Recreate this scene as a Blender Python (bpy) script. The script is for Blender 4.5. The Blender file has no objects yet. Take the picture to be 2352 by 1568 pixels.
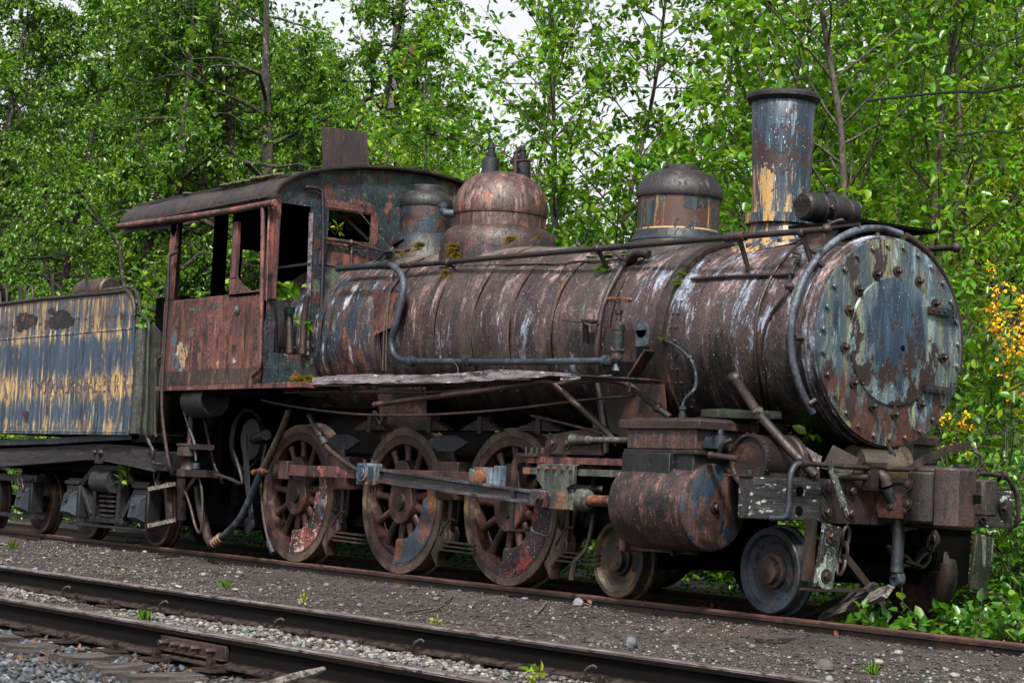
import bpy, bmesh, math, random
import numpy as np
from mathutils import Vector, Matrix

R = math.radians
scene = bpy.context.scene
col = scene.collection

# ------------------------------------------------------------------ camera
CAM = np.array([14.7154, -10.3715, 0.7831])
YAW, PITCH, ROLL, FPX = 2.5132, 0.0726, 0.0457, 4626.39     # focal length in pixels of a 2352 wide picture
PW, PH = 2352, 1568
_f = np.array([math.cos(YAW) * math.cos(PITCH), math.sin(YAW) * math.cos(PITCH), math.sin(PITCH)])
_r = np.cross(_f, [0, 0, 1]); _r /= np.linalg.norm(_r)
_u = np.cross(_r, _f)
RGT = _r * math.cos(ROLL) + _u * math.sin(ROLL)
UPV = -_r * math.sin(ROLL) + _u * math.cos(ROLL)
FWD = _f
cam_data = bpy.data.cameras.new("camera")
cam_data.sensor_fit = 'HORIZONTAL'
cam_data.sensor_width = 36
cam_data.lens = FPX / PW * 36
cam_data.clip_start = 0.1
cam_data.clip_end = 2000
cam = bpy.data.objects.new("camera", cam_data)
col.objects.link(cam)
m3 = Matrix((RGT, UPV, -FWD)).transposed()
cam.matrix_world = Matrix.Translation(Vector(CAM)) @ m3.to_4x4()
scene.camera = cam

# ------------------------------------------------------------------ sky, sun, exposure
SUN_EL, SUN_AZ = 50, -42          # high behind thin cloud, ahead of the engine
world = bpy.data.worlds.new("World")
scene.world = world
world.use_nodes = True
wn = world.node_tree
bg = wn.nodes["Background"]
sky = wn.nodes.new("ShaderNodeTexSky")
sky.sky_type = 'NISHITA'
sky.sun_disc = False
sky.sun_elevation = R(SUN_EL)
sky.sun_rotation = R(90 - SUN_AZ)
sky.air_density = 1.0
sky.dust_density = 4.0
sky.ozone_density = 1.0
hsv = wn.nodes.new("ShaderNodeHueSaturation")   # overcast: the cloud cover takes the blue out
hsv.inputs['Saturation'].default_value = 0.14
wn.links.new(sky.outputs[0], hsv.inputs['Color'])
wn.links.new(hsv.outputs[0], bg.inputs[0])
bg.inputs[1].default_value = 0.078
sl = bpy.data.lights.new("sun", 'SUN')
sl.energy = 2.3
sl.angle = R(7)
sl.color = (1.0, 0.96, 0.9)
sun = bpy.data.objects.new("sun", sl)
col.objects.link(sun)
sd = Vector((math.cos(R(SUN_EL)) * math.cos(R(SUN_AZ)), math.cos(R(SUN_EL)) * math.sin(R(SUN_AZ)), math.sin(R(SUN_EL))))
sun.rotation_euler = sd.to_track_quat('Z', 'Y').to_euler()
vs = scene.view_settings
vs.view_transform = 'Standard'
vs.look = 'None'
vs.exposure = 1.62
vs.gamma = 1.0
vs.use_curve_mapping = False
cy = scene.cycles
cy.max_bounces = 6
cy.diffuse_bounces = 3
cy.glossy_bounces = 2
cy.transmission_bounces = 4
cy.transparent_max_bounces = 4
cy.use_denoising = True
cy.caustics_reflective = False
cy.caustics_refractive = False

# ------------------------------------------------------------------ points on planes of the place
def Q(X, Y, **k):
    d = FWD + RGT * (X - PW / 2) / FPX + UPV * (PH / 2 - Y) / FPX
    a, v = list(k.items())[0]
    i = 'xyz'.index(a)
    t = (v - CAM[i]) / d[i]
    return Vector(CAM + t * d)

# boiler and smokebox as a turned body along x: x, radius, height of its centre
BOIL = [(-2.62, .80, 2.10), (-1.0, .815, 2.10), (0.4, .81, 2.10), (.93, .80, 2.065), (2.0, .785, 2.0), (3.38, .768, 1.95),
        (3.381, .745, 1.94), (4.94, .7255, 1.916)]
def boil(x):
    if x <= BOIL[0][0]: return BOIL[0][1:]
    for (x0, r0, z0), (x1, r1, z1) in zip(BOIL, BOIL[1:]):
        if x <= x1:
            t = (x - x0) / (x1 - x0)
            return r0 + (r1 - r0) * t, z0 + (z1 - z0) * t
    return BOIL[-1][1:]
def QB(X, Y, off=0.0):
    d = FWD + RGT * (X - PW / 2) / FPX + UPV * (PH / 2 - Y) / FPX
    best = None
    for i in range(2400):
        t = 8 + i * 0.008
        p = CAM + t * d
        if p[0] < -2.6 or p[0] > 4.95: continue
        r, z = boil(p[0])
        dist = math.hypot(p[1], p[2] - z) - r - off
        if dist <= 0: return Vector(p)
        if best is None or dist < best[0]: best = (dist, p)
    return Vector(best[1])
def BA(x, deg, off=0.0):
    """point on the boiler at angle deg, 0 = top, positive towards the camera side"""
    r, z = boil(x)
    return Vector((x, -(r + off) * math.sin(R(deg)), z + (r + off) * math.cos(R(deg))))

# ------------------------------------------------------------------ mesh building
OFF = {}
def link(o, parent=None):
    col.objects.link(o)
    if parent: o.parent = parent
    return o
def tag(o, label=None, cat=None, group=None, kind=None):
    if label: o['label'] = label
    if cat: o['category'] = cat
    if group: o['group'] = group
    if kind: o['kind'] = kind
    return o
def empty(name, loc=(0, 0, 0), rz=0.0, label=None, cat=None, group=None):
    o = bpy.data.objects.new(name, None)
    o.empty_display_size = .2
    link(o)
    o.location = loc
    o.rotation_euler.z = rz
    OFF[o.name] = Vector(loc)
    return tag(o, label, cat, group)
def kids(o): return [c for c in bpy.data.objects if c.parent == o]
def copy_tree(o, parent=None):
    c = o.copy()
    link(c, parent)
    for ch in kids(o): copy_tree(ch, c)
    return c

def frame(d, up=(0, 0, 1)):
    d = Vector(d).normalized()
    u = Vector(up)
    if abs(d.dot(u.normalized())) > .98: u = Vector((1, 0, 0))
    s = d.cross(u).normalized()
    return d, s, s.cross(d).normalized()

class MB:
    def __init__(s): s.v = []; s.f = []
    def add(s, vs, fs):
        n = len(s.v)
        s.v += [Vector(a) for a in vs]
        s.f += [tuple(n + i for i in f) for f in fs]
        return s
    def box(s, lo, hi):
        x0, y0, z0 = lo; x1, y1, z1 = hi
        return s.add([(x0, y0, z0), (x1, y0, z0), (x1, y1, z0), (x0, y1, z0), (x0, y0, z1), (x1, y0, z1), (x1, y1, z1), (x0, y1, z1)],
                     [(0, 3, 2, 1), (4, 5, 6, 7), (0, 1, 5, 4), (1, 2, 6, 5), (2, 3, 7, 6), (3, 0, 4, 7)])
    def beam(s, a, b, w, h, up=(0, 0, 1), w2=None, h2=None):
        a = Vector(a); b = Vector(b); d, sd_, u = frame(b - a, up)
        w2 = w if w2 is None else w2; h2 = h if h2 is None else h2
        vs = []
        for p, ww, hh in ((a, w, h), (b, w2, h2)):
            for i, j in ((-1, -1), (1, -1), (1, 1), (-1, 1)): vs.append(p + sd_ * i * ww / 2 + u * j * hh / 2)
        return s.add(vs, [(0, 3, 2, 1), (4, 5, 6, 7), (0, 1, 5, 4), (1, 2, 6, 5), (2, 3, 7, 6), (3, 0, 4, 7)])
    def tube(s, pts, r, n=10, cap=True, smooth=True):
        pts = [Vector(p) for p in pts]
        rs = r if hasattr(r, '__len__') else None
        if smooth and len(pts) > 2:
            P = []; RR = []
            for i in range(len(pts) - 1):
                p0 = pts[max(i - 1, 0)]; p1 = pts[i]; p2 = pts[i + 1]; p3 = pts[min(i + 2, len(pts) - 1)]
                k = 5
                for j in range(k):
                    t = j / k
                    P.append(.5 * ((2 * p1) + (p2 - p0) * t + (2 * p0 - 5 * p1 + 4 * p2 - p3) * t * t + (3 * p1 - p0 - 3 * p2 + p3) * t ** 3))
                    if rs: RR.append(rs[i] + (rs[i + 1] - rs[i]) * t)
            P.append(pts[-1])
            if rs: RR.append(rs[-1]); rs = RR
            pts = P
        if not rs: rs = [r] * len(pts)
        u = None; vs = []
        for i, p in enumerate(pts):
            d = (pts[min(i + 1, len(pts) - 1)] - pts[max(i - 1, 0)]).normalized()
            if u is None: _, sd_, u = frame(d)
            else:
                u = (u - d * u.dot(d))
                if u.length < 1e-6: _, sd_, u = frame(d)
                u.normalize()
            w = d.cross(u)
            for j in range(n):
                a = 2 * math.pi * j / n
                vs.append(p + (u * math.cos(a) + w * math.sin(a)) * rs[i])
        fs = []
        for i in range(len(pts) - 1):
            for j in range(n):
                k = (j + 1) % n
                fs.append((i * n + j, i * n + k, (i + 1) * n + k, (i + 1) * n + j))
        if cap:
            fs.append(tuple(range(n))[::-1])
            fs.append(tuple((len(pts) - 1) * n + j for j in range(n)))
        return s.add(vs, fs)
    def lathe(s, prof, c=(0, 0, 0), axis=(0, 0, 1), n=32, a0=0, a1=360, up=(0, 0, 1)):
        """prof: (radius, distance along axis)"""
        c = Vector(c); d, sd_, u = frame(axis, up)
        full = abs(a1 - a0) >= 359.9
        m = n if full else n + 1
        vs = []
        for rr, h in prof:
            for j in range(m):
                a = R(a0 + (a1 - a0) * j / n)
                vs.append(c + d * h + (sd_ * math.cos(a) + u * math.sin(a)) * rr)
        fs = []
        for i in range(len(prof) - 1):
            for j in range(n):
                k = (j + 1) % m
                fs.append((i * m + j, i * m + k, (i + 1) * m + k, (i + 1) * m + j))
        if full and tuple(prof[0]) != tuple(prof[-1]):
            if prof[0][0] > 1e-5: fs.append(tuple(range(m))[::-1])
            if prof[-1][0] > 1e-5: fs.append(tuple((len(prof) - 1) * m + j for j in range(m)))
        return s.add(vs, fs)
    def prism(s, poly, plane, lo, hi):
        """poly in the two axes that are not plane ('x','y','z'), extruded from lo to hi along plane"""
        i = 'xyz'.index(plane); o = [k for k in range(3) if k != i]
        vs = []
        for h in (lo, hi):
            for p in poly:
                q = [0, 0, 0]; q[i] = h; q[o[0]] = p[0]; q[o[1]] = p[1]
                vs.append(q)
        n = len(poly)
        fs = [tuple(range(n)), tuple(range(2 * n - 1, n - 1, -1))]
        for k in range(n):
            m = (k + 1) % n
            fs.append((k, m, n + m, n + k))
        return s.add(vs, fs)
    def bolt(s, p, d, r=.02, h=.02, n=6, washer=False):
        if washer: s.lathe([(r * 1.6, 0), (r * 1.6, h * .3)], p, d, 12)
        return s.lathe([(r, 0), (r, h * .85), (r * .8, h)], p, d, n)
    def ball(s, c, r, n=12, sq=(1, 1, 1)):
        vs = []; fs = []
        c = Vector(c); m = n // 2
        for i in range(m + 1):
            t = math.pi * i / m
            for j in range(n):
                a = 2 * math.pi * j / n
                vs.append(c + Vector((r * sq[0] * math.sin(t) * math.cos(a), r * sq[1] * math.sin(t) * math.sin(a), r * sq[2] * math.cos(t))))
        for i in range(m):
            for j in range(n):
                k = (j + 1) % n
                fs.append((i * n + j, (i + 1) * n + j, (i + 1) * n + k, i * n + k))
        return s.add(vs, fs)
    def wob(s, amt, freq=3.0, seed=0):
        for v in s.v:
            q = v * freq + Vector((seed, seed * 1.7, seed * .3))
            v += Vector((math.sin(q.y * 2.1 + q.z * 1.3 + q.x), math.sin(q.z * 1.9 + q.x * 2.3), math.sin(q.x * 2.7 + q.y * 1.1))) * amt
        return s
    def pieces(s):
        par = list(range(len(s.v)))
        def fd(a):
            while par[a] != a: par[a] = par[par[a]]; a = par[a]
            return a
        for f in s.f:
            for i in f[1:]: par[fd(i)] = fd(f[0])
        out = {}
        for i in range(len(s.v)): out.setdefault(fd(i), []).append(i)
        res = []
        for idx in out.values():
            m_ = {v: k for k, v in enumerate(idx)}; q = MB(); q.v = [s.v[i] for i in idx]; q.f = [tuple(m_[i] for i in f) for f in s.f if f[0] in m_]
            if q.f: res.append(q)
        return res
    def build(s, name, mat, parent=None, angle=38, bevel=0, smooth=True, clean=True):
        me = bpy.data.meshes.new(name)
        off = OFF.get(parent.name, Vector((0, 0, 0))) if parent else Vector((0, 0, 0))
        me.from_pydata([tuple(v - off) for v in s.v], [], s.f)
        if clean:
            bm = bmesh.new(); bm.from_mesh(me)
            bmesh.ops.remove_doubles(bm, verts=bm.verts, dist=1e-5)
            bmesh.ops.recalc_face_normals(bm, faces=bm.faces)
            bm.to_mesh(me); bm.free()
        if smooth:
            me.polygons.foreach_set('use_smooth', [True] * len(me.polygons))
            me.set_sharp_from_angle(angle=R(angle))
        if mat: me.materials.append(mat)
        o = bpy.data.objects.new(name, me)
        link(o, parent)
        OFF[o.name] = off
        if bevel:
            b = o.modifiers.new("bevel", 'BEVEL'); b.width = bevel; b.segments = 2; b.limit_method = 'ANGLE'; b.angle_limit = R(40)
        return o

def SP(q, name, mat, parent=None, **k):
    """every separate piece of q as an object of its own"""
    r = None; parent = parent or bpy.data.objects['steam_locomotive']
    for p in q.pieces():
        o = p.build(name, M[mat], parent, **k); r = r or o
    return r

# ------------------------------------------------------------------ materials
def S(h):
    h = h.lstrip('#')
    c = [int(h[i:i + 2], 16) / 255 for i in (0, 2, 4)]
    return tuple((x / 12.92 if x <= .04045 else ((x + .055) / 1.055) ** 2.4) for x in c) + (1,)
def S0(h): c = S(h); return (c[0] * 1.0, c[1] * .84, c[2] * .7, 1)      # leaves
def SC(h):
    c = [.86 * x ** 1.16 for x in S(h)[:3]]; l = .3 * c[0] + .5 * c[1] + .2 * c[2]
    return tuple(min(1, .78 * x + .22 * l) for x in c) + (1,)
class Mat:
    def __init__(s, name, base, rough=.7, metal=0.0, coord='Object', spec=.5):
        s.m = bpy.data.materials.new(name); s.m.use_nodes = True
        s.t = s.m.node_tree; s.n = s.t.nodes; s.l = s.t.links
        s.b = s.n['Principled BSDF']
        s.b.inputs['Roughness'].default_value = rough
        s.b.inputs['Metallic'].default_value = metal
        s.b.inputs['Specular IOR Level'].default_value = spec
        if coord == 'World':
            s.co = s.n.new('ShaderNodeNewGeometry').outputs['Position']
        else:
            s.co = s.n.new('ShaderNodeTexCoord').outputs[coord]
        c = s.n.new('ShaderNodeRGB'); c.outputs[0].default_value = SC(base) if isinstance(base, str) else base
        s.c = c.outputs[0]; s.h = None; s.rg = None; s.k = 0
    def noise(s, vec=(1, 1, 1), sc=5, det=5, ro=.6, dist=0.0):
        m = s.n.new('ShaderNodeMapping'); m.inputs['Scale'].default_value = vec
        s.k += 1; m.inputs['Location'].default_value = (s.k * 3.7, s.k * 1.9, s.k * 5.3)
        s.l.new(s.co, m.inputs['Vector'])
        t = s.n.new('ShaderNodeTexNoise')
        t.inputs['Scale'].default_value = sc; t.inputs['Detail'].default_value = det; t.inputs['Roughness'].default_value = ro
        t.inputs['Distortion'].default_value = dist
        s.l.new(m.outputs[0], t.inputs['Vector'])
        return t.outputs[0]
    def math(s, op, a, b=None, c=None, clamp=False):
        t = s.n.new('ShaderNodeMath'); t.operation = op; t.use_clamp = clamp
        for i, x in enumerate((a, b, c)):
            if x is None: continue
            if isinstance(x, (int, float)): t.inputs[i].default_value = x
            else: s.l.new(x, t.inputs[i])
        return t.outputs[0]
    def rng(s, x, lo, hi, a=0.0, b=1.0):
        t = s.n.new('ShaderNodeMapRange'); t.clamp = True
        s.l.new(x, t.inputs[0])
        for i, q in enumerate((lo, hi, a, b)): t.inputs[i + 1].default_value = q
        return t.outputs[0]
    def axis(s, a):
        t = s.n.new('ShaderNodeSeparateXYZ'); s.l.new(s.co, t.inputs[0])
        return t.outputs['xyz'.index(a)]
    def bias(s, a, stops):
        """piecewise linear function of a coordinate"""
        x = s.axis(a); lo = stops[0][0]; hi = stops[-1][0]
        x = s.rng(x, lo, hi)
        t = s.n.new('ShaderNodeFloatCurve')
        c = t.mapping.curves[0]
        pts = [((p - lo) / (hi - lo), v + .5) for p, v in stops]
        c.points[0].location = pts[0]; c.points[1].location = pts[-1]
        for p in pts[1:-1]: c.points.new(*p)
        for p in c.points: p.handle_type = 'VECTOR'
        t.mapping.update()
        s.l.new(x, t.inputs['Value'])
        return s.math('SUBTRACT', t.outputs[0], .5)
    def mask(s, vec=(1, 1, 1), sc=5, lo=.5, hi=.55, det=5, ro=.6, bias=None, dist=0.0, also=None):
        x = s.noise(vec, sc, det, ro, dist)
        if bias is not None: x = s.math('ADD', x, bias)
        x = s.rng(x, lo, hi)
        if also is not None: x = s.math('MULTIPLY', x, also)
        return x
    def layer(s, colr, mask, h=0.0, amt=1.0):
        mx = s.n.new('ShaderNodeMix'); mx.data_type = 'RGBA'
        if amt != 1: mask = s.math('MULTIPLY', mask, amt)
        s.l.new(mask, mx.inputs[0]); s.l.new(s.c, mx.inputs[6])
        if isinstance(colr, (str, tuple)): mx.inputs[7].default_value = SC(colr) if isinstance(colr, str) else colr
        else: s.l.new(colr, mx.inputs[7])
        s.c = mx.outputs[2]
        if h: s.bump(mask, h)
        return s
    def bump(s, x, h):
        y = s.math('MULTIPLY', x, h)
        s.h = y if s.h is None else s.math('ADD', s.h, y)
        return s
    def grain(s, sc=60, h=.3, vec=(1, 1, 1), val=.25):
        x = s.noise(vec, sc, 4, .7)
        s.bump(x, h)
        mx = s.n.new('ShaderNodeMix'); mx.data_type = 'RGBA'; mx.blend_type = 'MULTIPLY'
        mx.inputs[0].default_value = 1.0
        g = s.rng(x, .25, .75, 1 - val, 1 + val)
        cc = s.n.new('ShaderNodeCombineColor')
        for i in range(3): s.l.new(g, cc.inputs[i])
        s.l.new(s.c, mx.inputs[6]); s.l.new(cc.outputs[0], mx.inputs[7])
        s.c = mx.outputs[2]
        return s
    def done(s, bump=.4, dist=.01, rough=None):
        s.l.new(s.c, s.b.inputs['Base Color'])
        if rough is not None: s.l.new(rough, s.b.inputs['Roughness'])
        if s.h is not None:
            b = s.n.new('ShaderNodeBump'); b.inputs['Strength'].default_value = bump; b.inputs['Distance'].default_value = dist
            s.l.new(s.h, b.inputs['Height']); s.l.new(b.outputs[0], s.b.inputs['Normal'])
        return s.m

def rusty(name, base, tones, flecks='#b9b3a8', fleck=.70, streak=(6, 6, .9), rough=.5, metal=.08, bump=.65, flsc=70, edge=None):
    """weathered iron: streaks of several tones over a base, grain and pale flecks"""
    m = Mat(name, base, rough, metal)
    for i, t in enumerate(tones):
        c, lo, hi, kind = t
        if kind == 's': k = m.mask(streak, 1.6 + .7 * i, lo, hi, 6, .65)
        elif kind == 'b': k = m.mask((1, 1, 1), 2.2 + i, lo, hi, 6, .62)
        else: k = m.mask((1, 1, .8), 3.2 + i * .8, lo, lo + .02, 7, .62)
        m.layer(c, k, .25 if kind == 'p' else 0)
    m.layer('#0f0c0b', m.mask((2, 2, .8), 4.5, .54, .61, 10, .84), -.2, .85)
    m.layer('#0b0909', m.mask((3, 3, 1.6), 14, .57, .63, 6, .75), -.3, .8)
    m.grain(55, .6, val=.75)
    m.grain(9, .3, val=.4)
    m.layer('#8f8680', m.mask((4, 4, 1.2), 5, .64, .68, 9, .82), .1, .8)  # pale chips and streaks, also painted in as highlights on the iron
    if fleck < 1: m.layer(flecks, m.mask((1, 1, 1), flsc, fleck, fleck + .03, 3, .6), .1)
    return m.done(bump, .008)

M = {}
# boiler: dirt run down its flanks, so the streaks go with the circumference: fine along x, long along y and z
b = Mat('boiler_iron', '#3a2d30', .5, .3, spec=.7)
b.layer('#4b3b42', b.mask((.9, .5, .5), 1.1, .45, .55, 6, .6))
b.layer('#54403f', b.mask((2.4, .8, .6), 1.3, .40, .62, 7, .72, dist=.3))
b.layer('#735a55', b.mask((3.2, .9, .55), 1.3, .5, .66, 8, .74, dist=.3))
b.layer('#86432c', b.mask((2.2, 1, .7), 1.5, .6, .69, 8, .75), amt=.5)
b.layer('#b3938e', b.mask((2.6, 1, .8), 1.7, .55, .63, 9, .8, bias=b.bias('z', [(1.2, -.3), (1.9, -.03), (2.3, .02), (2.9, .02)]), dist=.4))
b.layer('#a3aec4', b.mask((3.0, 1.2, .75), 1.25, .55, .60, 9, .82, bias=b.bias('x', [(-3, -.06), (.9, -.03), (3.4, .01), (3.8, .03), (5, .03)]), dist=.4), .15)
b.layer('#c9cdd6', b.mask((4, 1.5, 1.1), 2.6, .62, .67, 9, .8), .1)
b.layer('#8f5537', b.mask((2.5, 1.5, 1.2), 1.6, .55, .6, 9, .75, bias=b.bias('x', [(-3, .06), (-.6, .05), (-.4, -.3), (5, -.5)])), -.3)
b.layer('#35475a', b.mask((2.5, 1.5, 1.2), 2.1, .56, .59, 9, .75, bias=b.bias('x', [(-3, .06), (-.6, .05), (-.4, -.3), (5, -.5)])), .3)
b.layer('#c4c6cc', b.mask((3, 1.5, .8), 1.9, .6, .64, 9, .75, bias=b.bias('x', [(-3, .05), (-.6, .05), (-.4, -.3), (5, -.5)])), .3)
b.layer('#17140f', b.mask((3, 1, .8), 1.8, .50, .62, 8, .75, bias=b.bias('z', [(1.2, .14), (1.7, .06), (2.1, -.05), (2.95, -.1)])))  # darker downwards: grime, with the shade of the underside painted in
b.layer('#241e22', b.mask((9, 1, .5), 1.6, .56, .66, 7, .75))
b.layer('#b08a3a', b.mask((7, 1, .3), .9, .68, .73, 6, .7), amt=.7)
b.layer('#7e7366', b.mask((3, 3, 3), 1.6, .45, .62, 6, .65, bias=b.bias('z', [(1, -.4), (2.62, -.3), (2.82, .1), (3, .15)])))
b.layer('#4f4a44', b.mask((2, 2, 2), 1.6, .50, .66, 9, .8))
b.layer('#0b0909', b.mask((3, 1.2, 1), 12, .56, .63, 7, .78), -.3, .75)
b.grain(45, .7, val=.75); b.grain(160, .5, val=.6)
b.layer('#c8c4b8', b.mask((1, 1, 1), 60, .67, .71, 3, .6), .1)
b.layer('#0f0c0b', b.mask((1, 1, 1), 30, .62, .67, 5, .75))
M['boiler'] = b.done(.55, .012, rough=b.rng(b.noise((3, 2, 2), 3, 8, .75), .35, .65, .28, .62))
M['jacket'] = rusty('cylinder_jacket_iron', '#372a2b', [('#553b38', .45, .6, 's'), ('#7d5a50', .55, .66, 's'), ('#1b1617', .5, .62, 'b'), ('#97817e', .62, .7, 's')], fleck=.69)
M['cover'] = rusty('cylinder_cover_iron', '#48322c', [('#6b4c42', .45, .6, 's'), ('#2c1e1b', .52, .6, 'b'), ('#21384c', .53, .6, 'p'), ('#2f4d5c', .6, .7, 's')], fleck=.71)
M['rust'] = rusty('red_rust_plate', '#5e3832', [('#7d4a42', .42, .6, 'b'), ('#95553f', .52, .64, 's'), ('#33201f', .52, .64, 's'), ('#9a6f66', .6, .7, 's'), ('#2a1c20', .54, .66, 'b')], fleck=.71)
M['rust_brown'] = rusty('brown_rust_iron', '#382826', [('#4c3531', .45, .6, 'b'), ('#64402f', .56, .62, 'b'), ('#1f1715', .55, .65, 's')], fleck=.72)
M['rust_dark'] = rusty('dark_rust_iron', '#2a1f1d', [('#41302a', .45, .6, 'b'), ('#5a3a2b', .56, .64, 'b'), ('#141011', .54, .62, 'b')], fleck=.74)
M['rust_orange'] = rusty('orange_rust_iron', '#6a4028', [('#8a5230', .45, .6, 'b'), ('#4a2a20', .53, .62, 's'), ('#b98538', .6, .68, 's')], fleck=.72)
M['black'] = rusty('sooty_black_iron', '#15151a', [('#24232a', .45, .6, 'b'), ('#37353c', .54, .66, 's'), ('#2a2019', .55, .65, 'b')], fleck=.74)
M['blue_black'] = rusty('blue_black_paint', '#15202b', [('#1f2f3d', .45, .6, 's'), ('#3a2822', .56, .6, 'p'), ('#6d7a7c', .62, .72, 's')], fleck=.72)
M['grey_pipe'] = rusty('grey_painted_pipe', '#3c4653', [('#66717e', .45, .6, 'b'), ('#232c37', .52, .62, 'b'), ('#5d4436', .58, .64, 'b')], fleck=.74)
M['slate'] = rusty('slate_blue_pipe', '#26313d', [('#46535f', .48, .62, 'b'), ('#1a222b', .52, .62, 'b')], fleck=.74)
M['crosshead'] = rusty('grey_cast_iron', '#474a45', [('#666b60', .45, .6, 's'), ('#8a5b38', .58, .64, 'b'), ('#33342f', .55, .66, 's')], fleck=.7)
M['rod'] = rusty('rod_steel', '#343338', [('#605f66', .47, .62, 's'), ('#5d352b', .53, .6, 'b'), ('#1e1c1e', .55, .62, 'b')], fleck=.72, streak=(1, 5, 12))
M['rod_red'] = rusty('red_flaking_rod', '#41292a', [('#6b4038', .46, .6, 'b'), ('#a0564e', .57, .6, 'p'), ('#251a1c', .54, .62, 's')], fleck=.72)
M['rod_blue'] = rusty('blue_flaking_brass', '#3c5468', [('#6f838d', .5, .6, 'b'), ('#80624a', .52, .57, 'p'), ('#27394a', .55, .62, 's')], fleck=.7)
M['wheel'] = rusty('driver_rust', '#41292a', [('#5c3b36', .42, .58, 'b'), ('#7a4a3a', .55, .66, 'b'), ('#2a1c1a', .54, .66, 's'), ('#7d6a5c', .6, .7, 'b')], fleck=.69, streak=(5, 5, 2))
M['tyre'] = rusty('tyre_steel', '#54443c', [('#6d5a4c', .42, .58, 'b'), ('#3a2c26', .5, .62, 'b'), ('#7f7244', .62, .7, 'b')], fleck=.73)
M['cw_red'] = rusty('counterweight_red', '#613838', [('#8c4740', .5, .56, 'p'), ('#b9a0a6', .52, .55, 'p'), ('#35282e', .54, .58, 'p'), ('#666c82', .58, .61, 'p')], fleck=.6, flsc=45)
M['cw_blue'] = rusty('counterweight_blue', '#8a5a3c', [('#44596c', .49, .51, 'p'), ('#7d94a6', .58, .61, 'p'), ('#a06a44', .6, .7, 's')], fleck=.7)
M['cw_dark'] = rusty('counterweight_dark', '#3f2c30', [('#93302a', .54, .57, 'p'), ('#c2a8aa', .58, .61, 'p'), ('#2a2430', .52, .6, 'b')], fleck=.64, flsc=45)
M['pilot_wheel'] = rusty('blue_grey_wheel', '#1f2733', [('#33404f', .43, .6, 'b'), ('#4a3c34', .54, .66, 'b'), ('#12161c', .55, .65, 'b')], fleck=.73)
M['yellow_wheel'] = rusty('mossy_wheel', '#3b322c', [('#6a5a2c', .5, .62, 'b'), ('#2a2220', .52, .62, 'b'), ('#7d5a34', .6, .68, 'b')], fleck=.7)

def wood_mat(name, base, t1, t2, flake, lo, axis=0):
    m = Mat(name, base, .85)
    v = [14, 14, 14]; v[axis] = 1.2
    m.layer(t1, m.mask(v, 1.5, .42, .6, 6, .7))
    m.layer(t2, m.mask(v, 2.5, .52, .6, 6, .7), -.6)
    if flake: m.layer(flake, m.mask([1.2 if i == axis else 3 for i in range(3)], 5, lo, lo + .03, 7, .68), .3)
    m.bump(m.noise(v, 6, 4, .7), .8)
    m.grain(70, .3, val=.4)
    return m.done(.8, .01)
M['plank'] = wood_mat('weathered_grey_plank', '#6b6268', '#8d868a', '#2e2627', '#b5afb0', .6)
M['beam_wood'] = wood_mat('flaking_white_beam', '#1f1c1e', '#39373a', '#0d0b0c', '#a9b3ad', .585, 1)
M['frame_wood'] = wood_mat('black_oak_beam', '#1d191c', '#37303a', '#0c0a0b', '#4d4650', .6)
M['tie'] = wood_mat('old_tie_wood', '#2c2724', '#5b534c', '#15110f', '#6f675f', .62, 1)
M['grey_wood'] = wood_mat('bare_grey_wood', '#5f5a53', '#7f7970', '#2c2722', None, 0)
M['foot'] = rusty('lichened_board', '#4a534e', [('#8a998c', .5, .6, 's'), ('#b3bfab', .6, .64, 'p'), ('#1c2220', .5, .58, 'p')], fleck=.62, flsc=60)

t = Mat('tender_side_paint', '#33506a', .42, .05)
zb = [(1.15, .0), (1.25, .04), (1.38, -.02), (1.5, .02), (1.62, .085), (1.75, .06), (1.9, -.02), (2.12, -.02), (2.22, .05), (2.45, .02), (2.68, .05)]
t.layer('#18304a', t.mask((4, 4, .5), 1.5, .42, .58, 6, .65))
t.layer('#3d5468', t.mask((6, 6, .8), 1.6, .45, .62, 8, .75, dist=.3))
t.layer('#8d9a96', t.mask((12, 12, 1), 1.4, .58, .68, 8, .75, dist=.3, bias=t.bias('z', [(1.1, .04), (1.5, .03), (1.7, -.05), (2.7, -.02)])))
yb = t.bias('z', zb)
t.layer('#bd9a50', t.mask((3.0, 3.0, .9), 1.7, .545, .62, 9, .78, bias=yb, dist=.4), amt=.9)
t.layer('#55707f', t.mask((3, 3, .9), 2.3, .55, .66, 9, .78, dist=.4), amt=.8)
t.layer('#d3b566', t.mask((12, 12, .7), 1.3, .575, .64, 8, .76, bias=yb))
t.layer('#6e5a5a', t.mask((3, 3, 2), 3.5, .6, .63, 8, .7, bias=yb))
t.layer('#5c4a42', t.mask((5, 5, 1), 2, .52, .66, 7, .7, bias=t.bias('z', [(1.1, -.3), (2.2, -.2), (2.32, .02), (2.68, .05)])))
t.layer('#3a231b', t.mask((3, 3, 4), 2.8, .66, .68, 7, .7, bias=t.bias('z', [(1.1, -.1), (2.25, -.1), (2.36, .12), (2.42, .12), (2.5, -.1), (2.7, -.1)])), -1)
t.grain(80, .2, val=.25)
t.layer('#d8d5c8', t.mask((3, 3, 1), 40, .72, .74, 3, .6))
M['tender'] = t.done(.35, .008)

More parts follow.
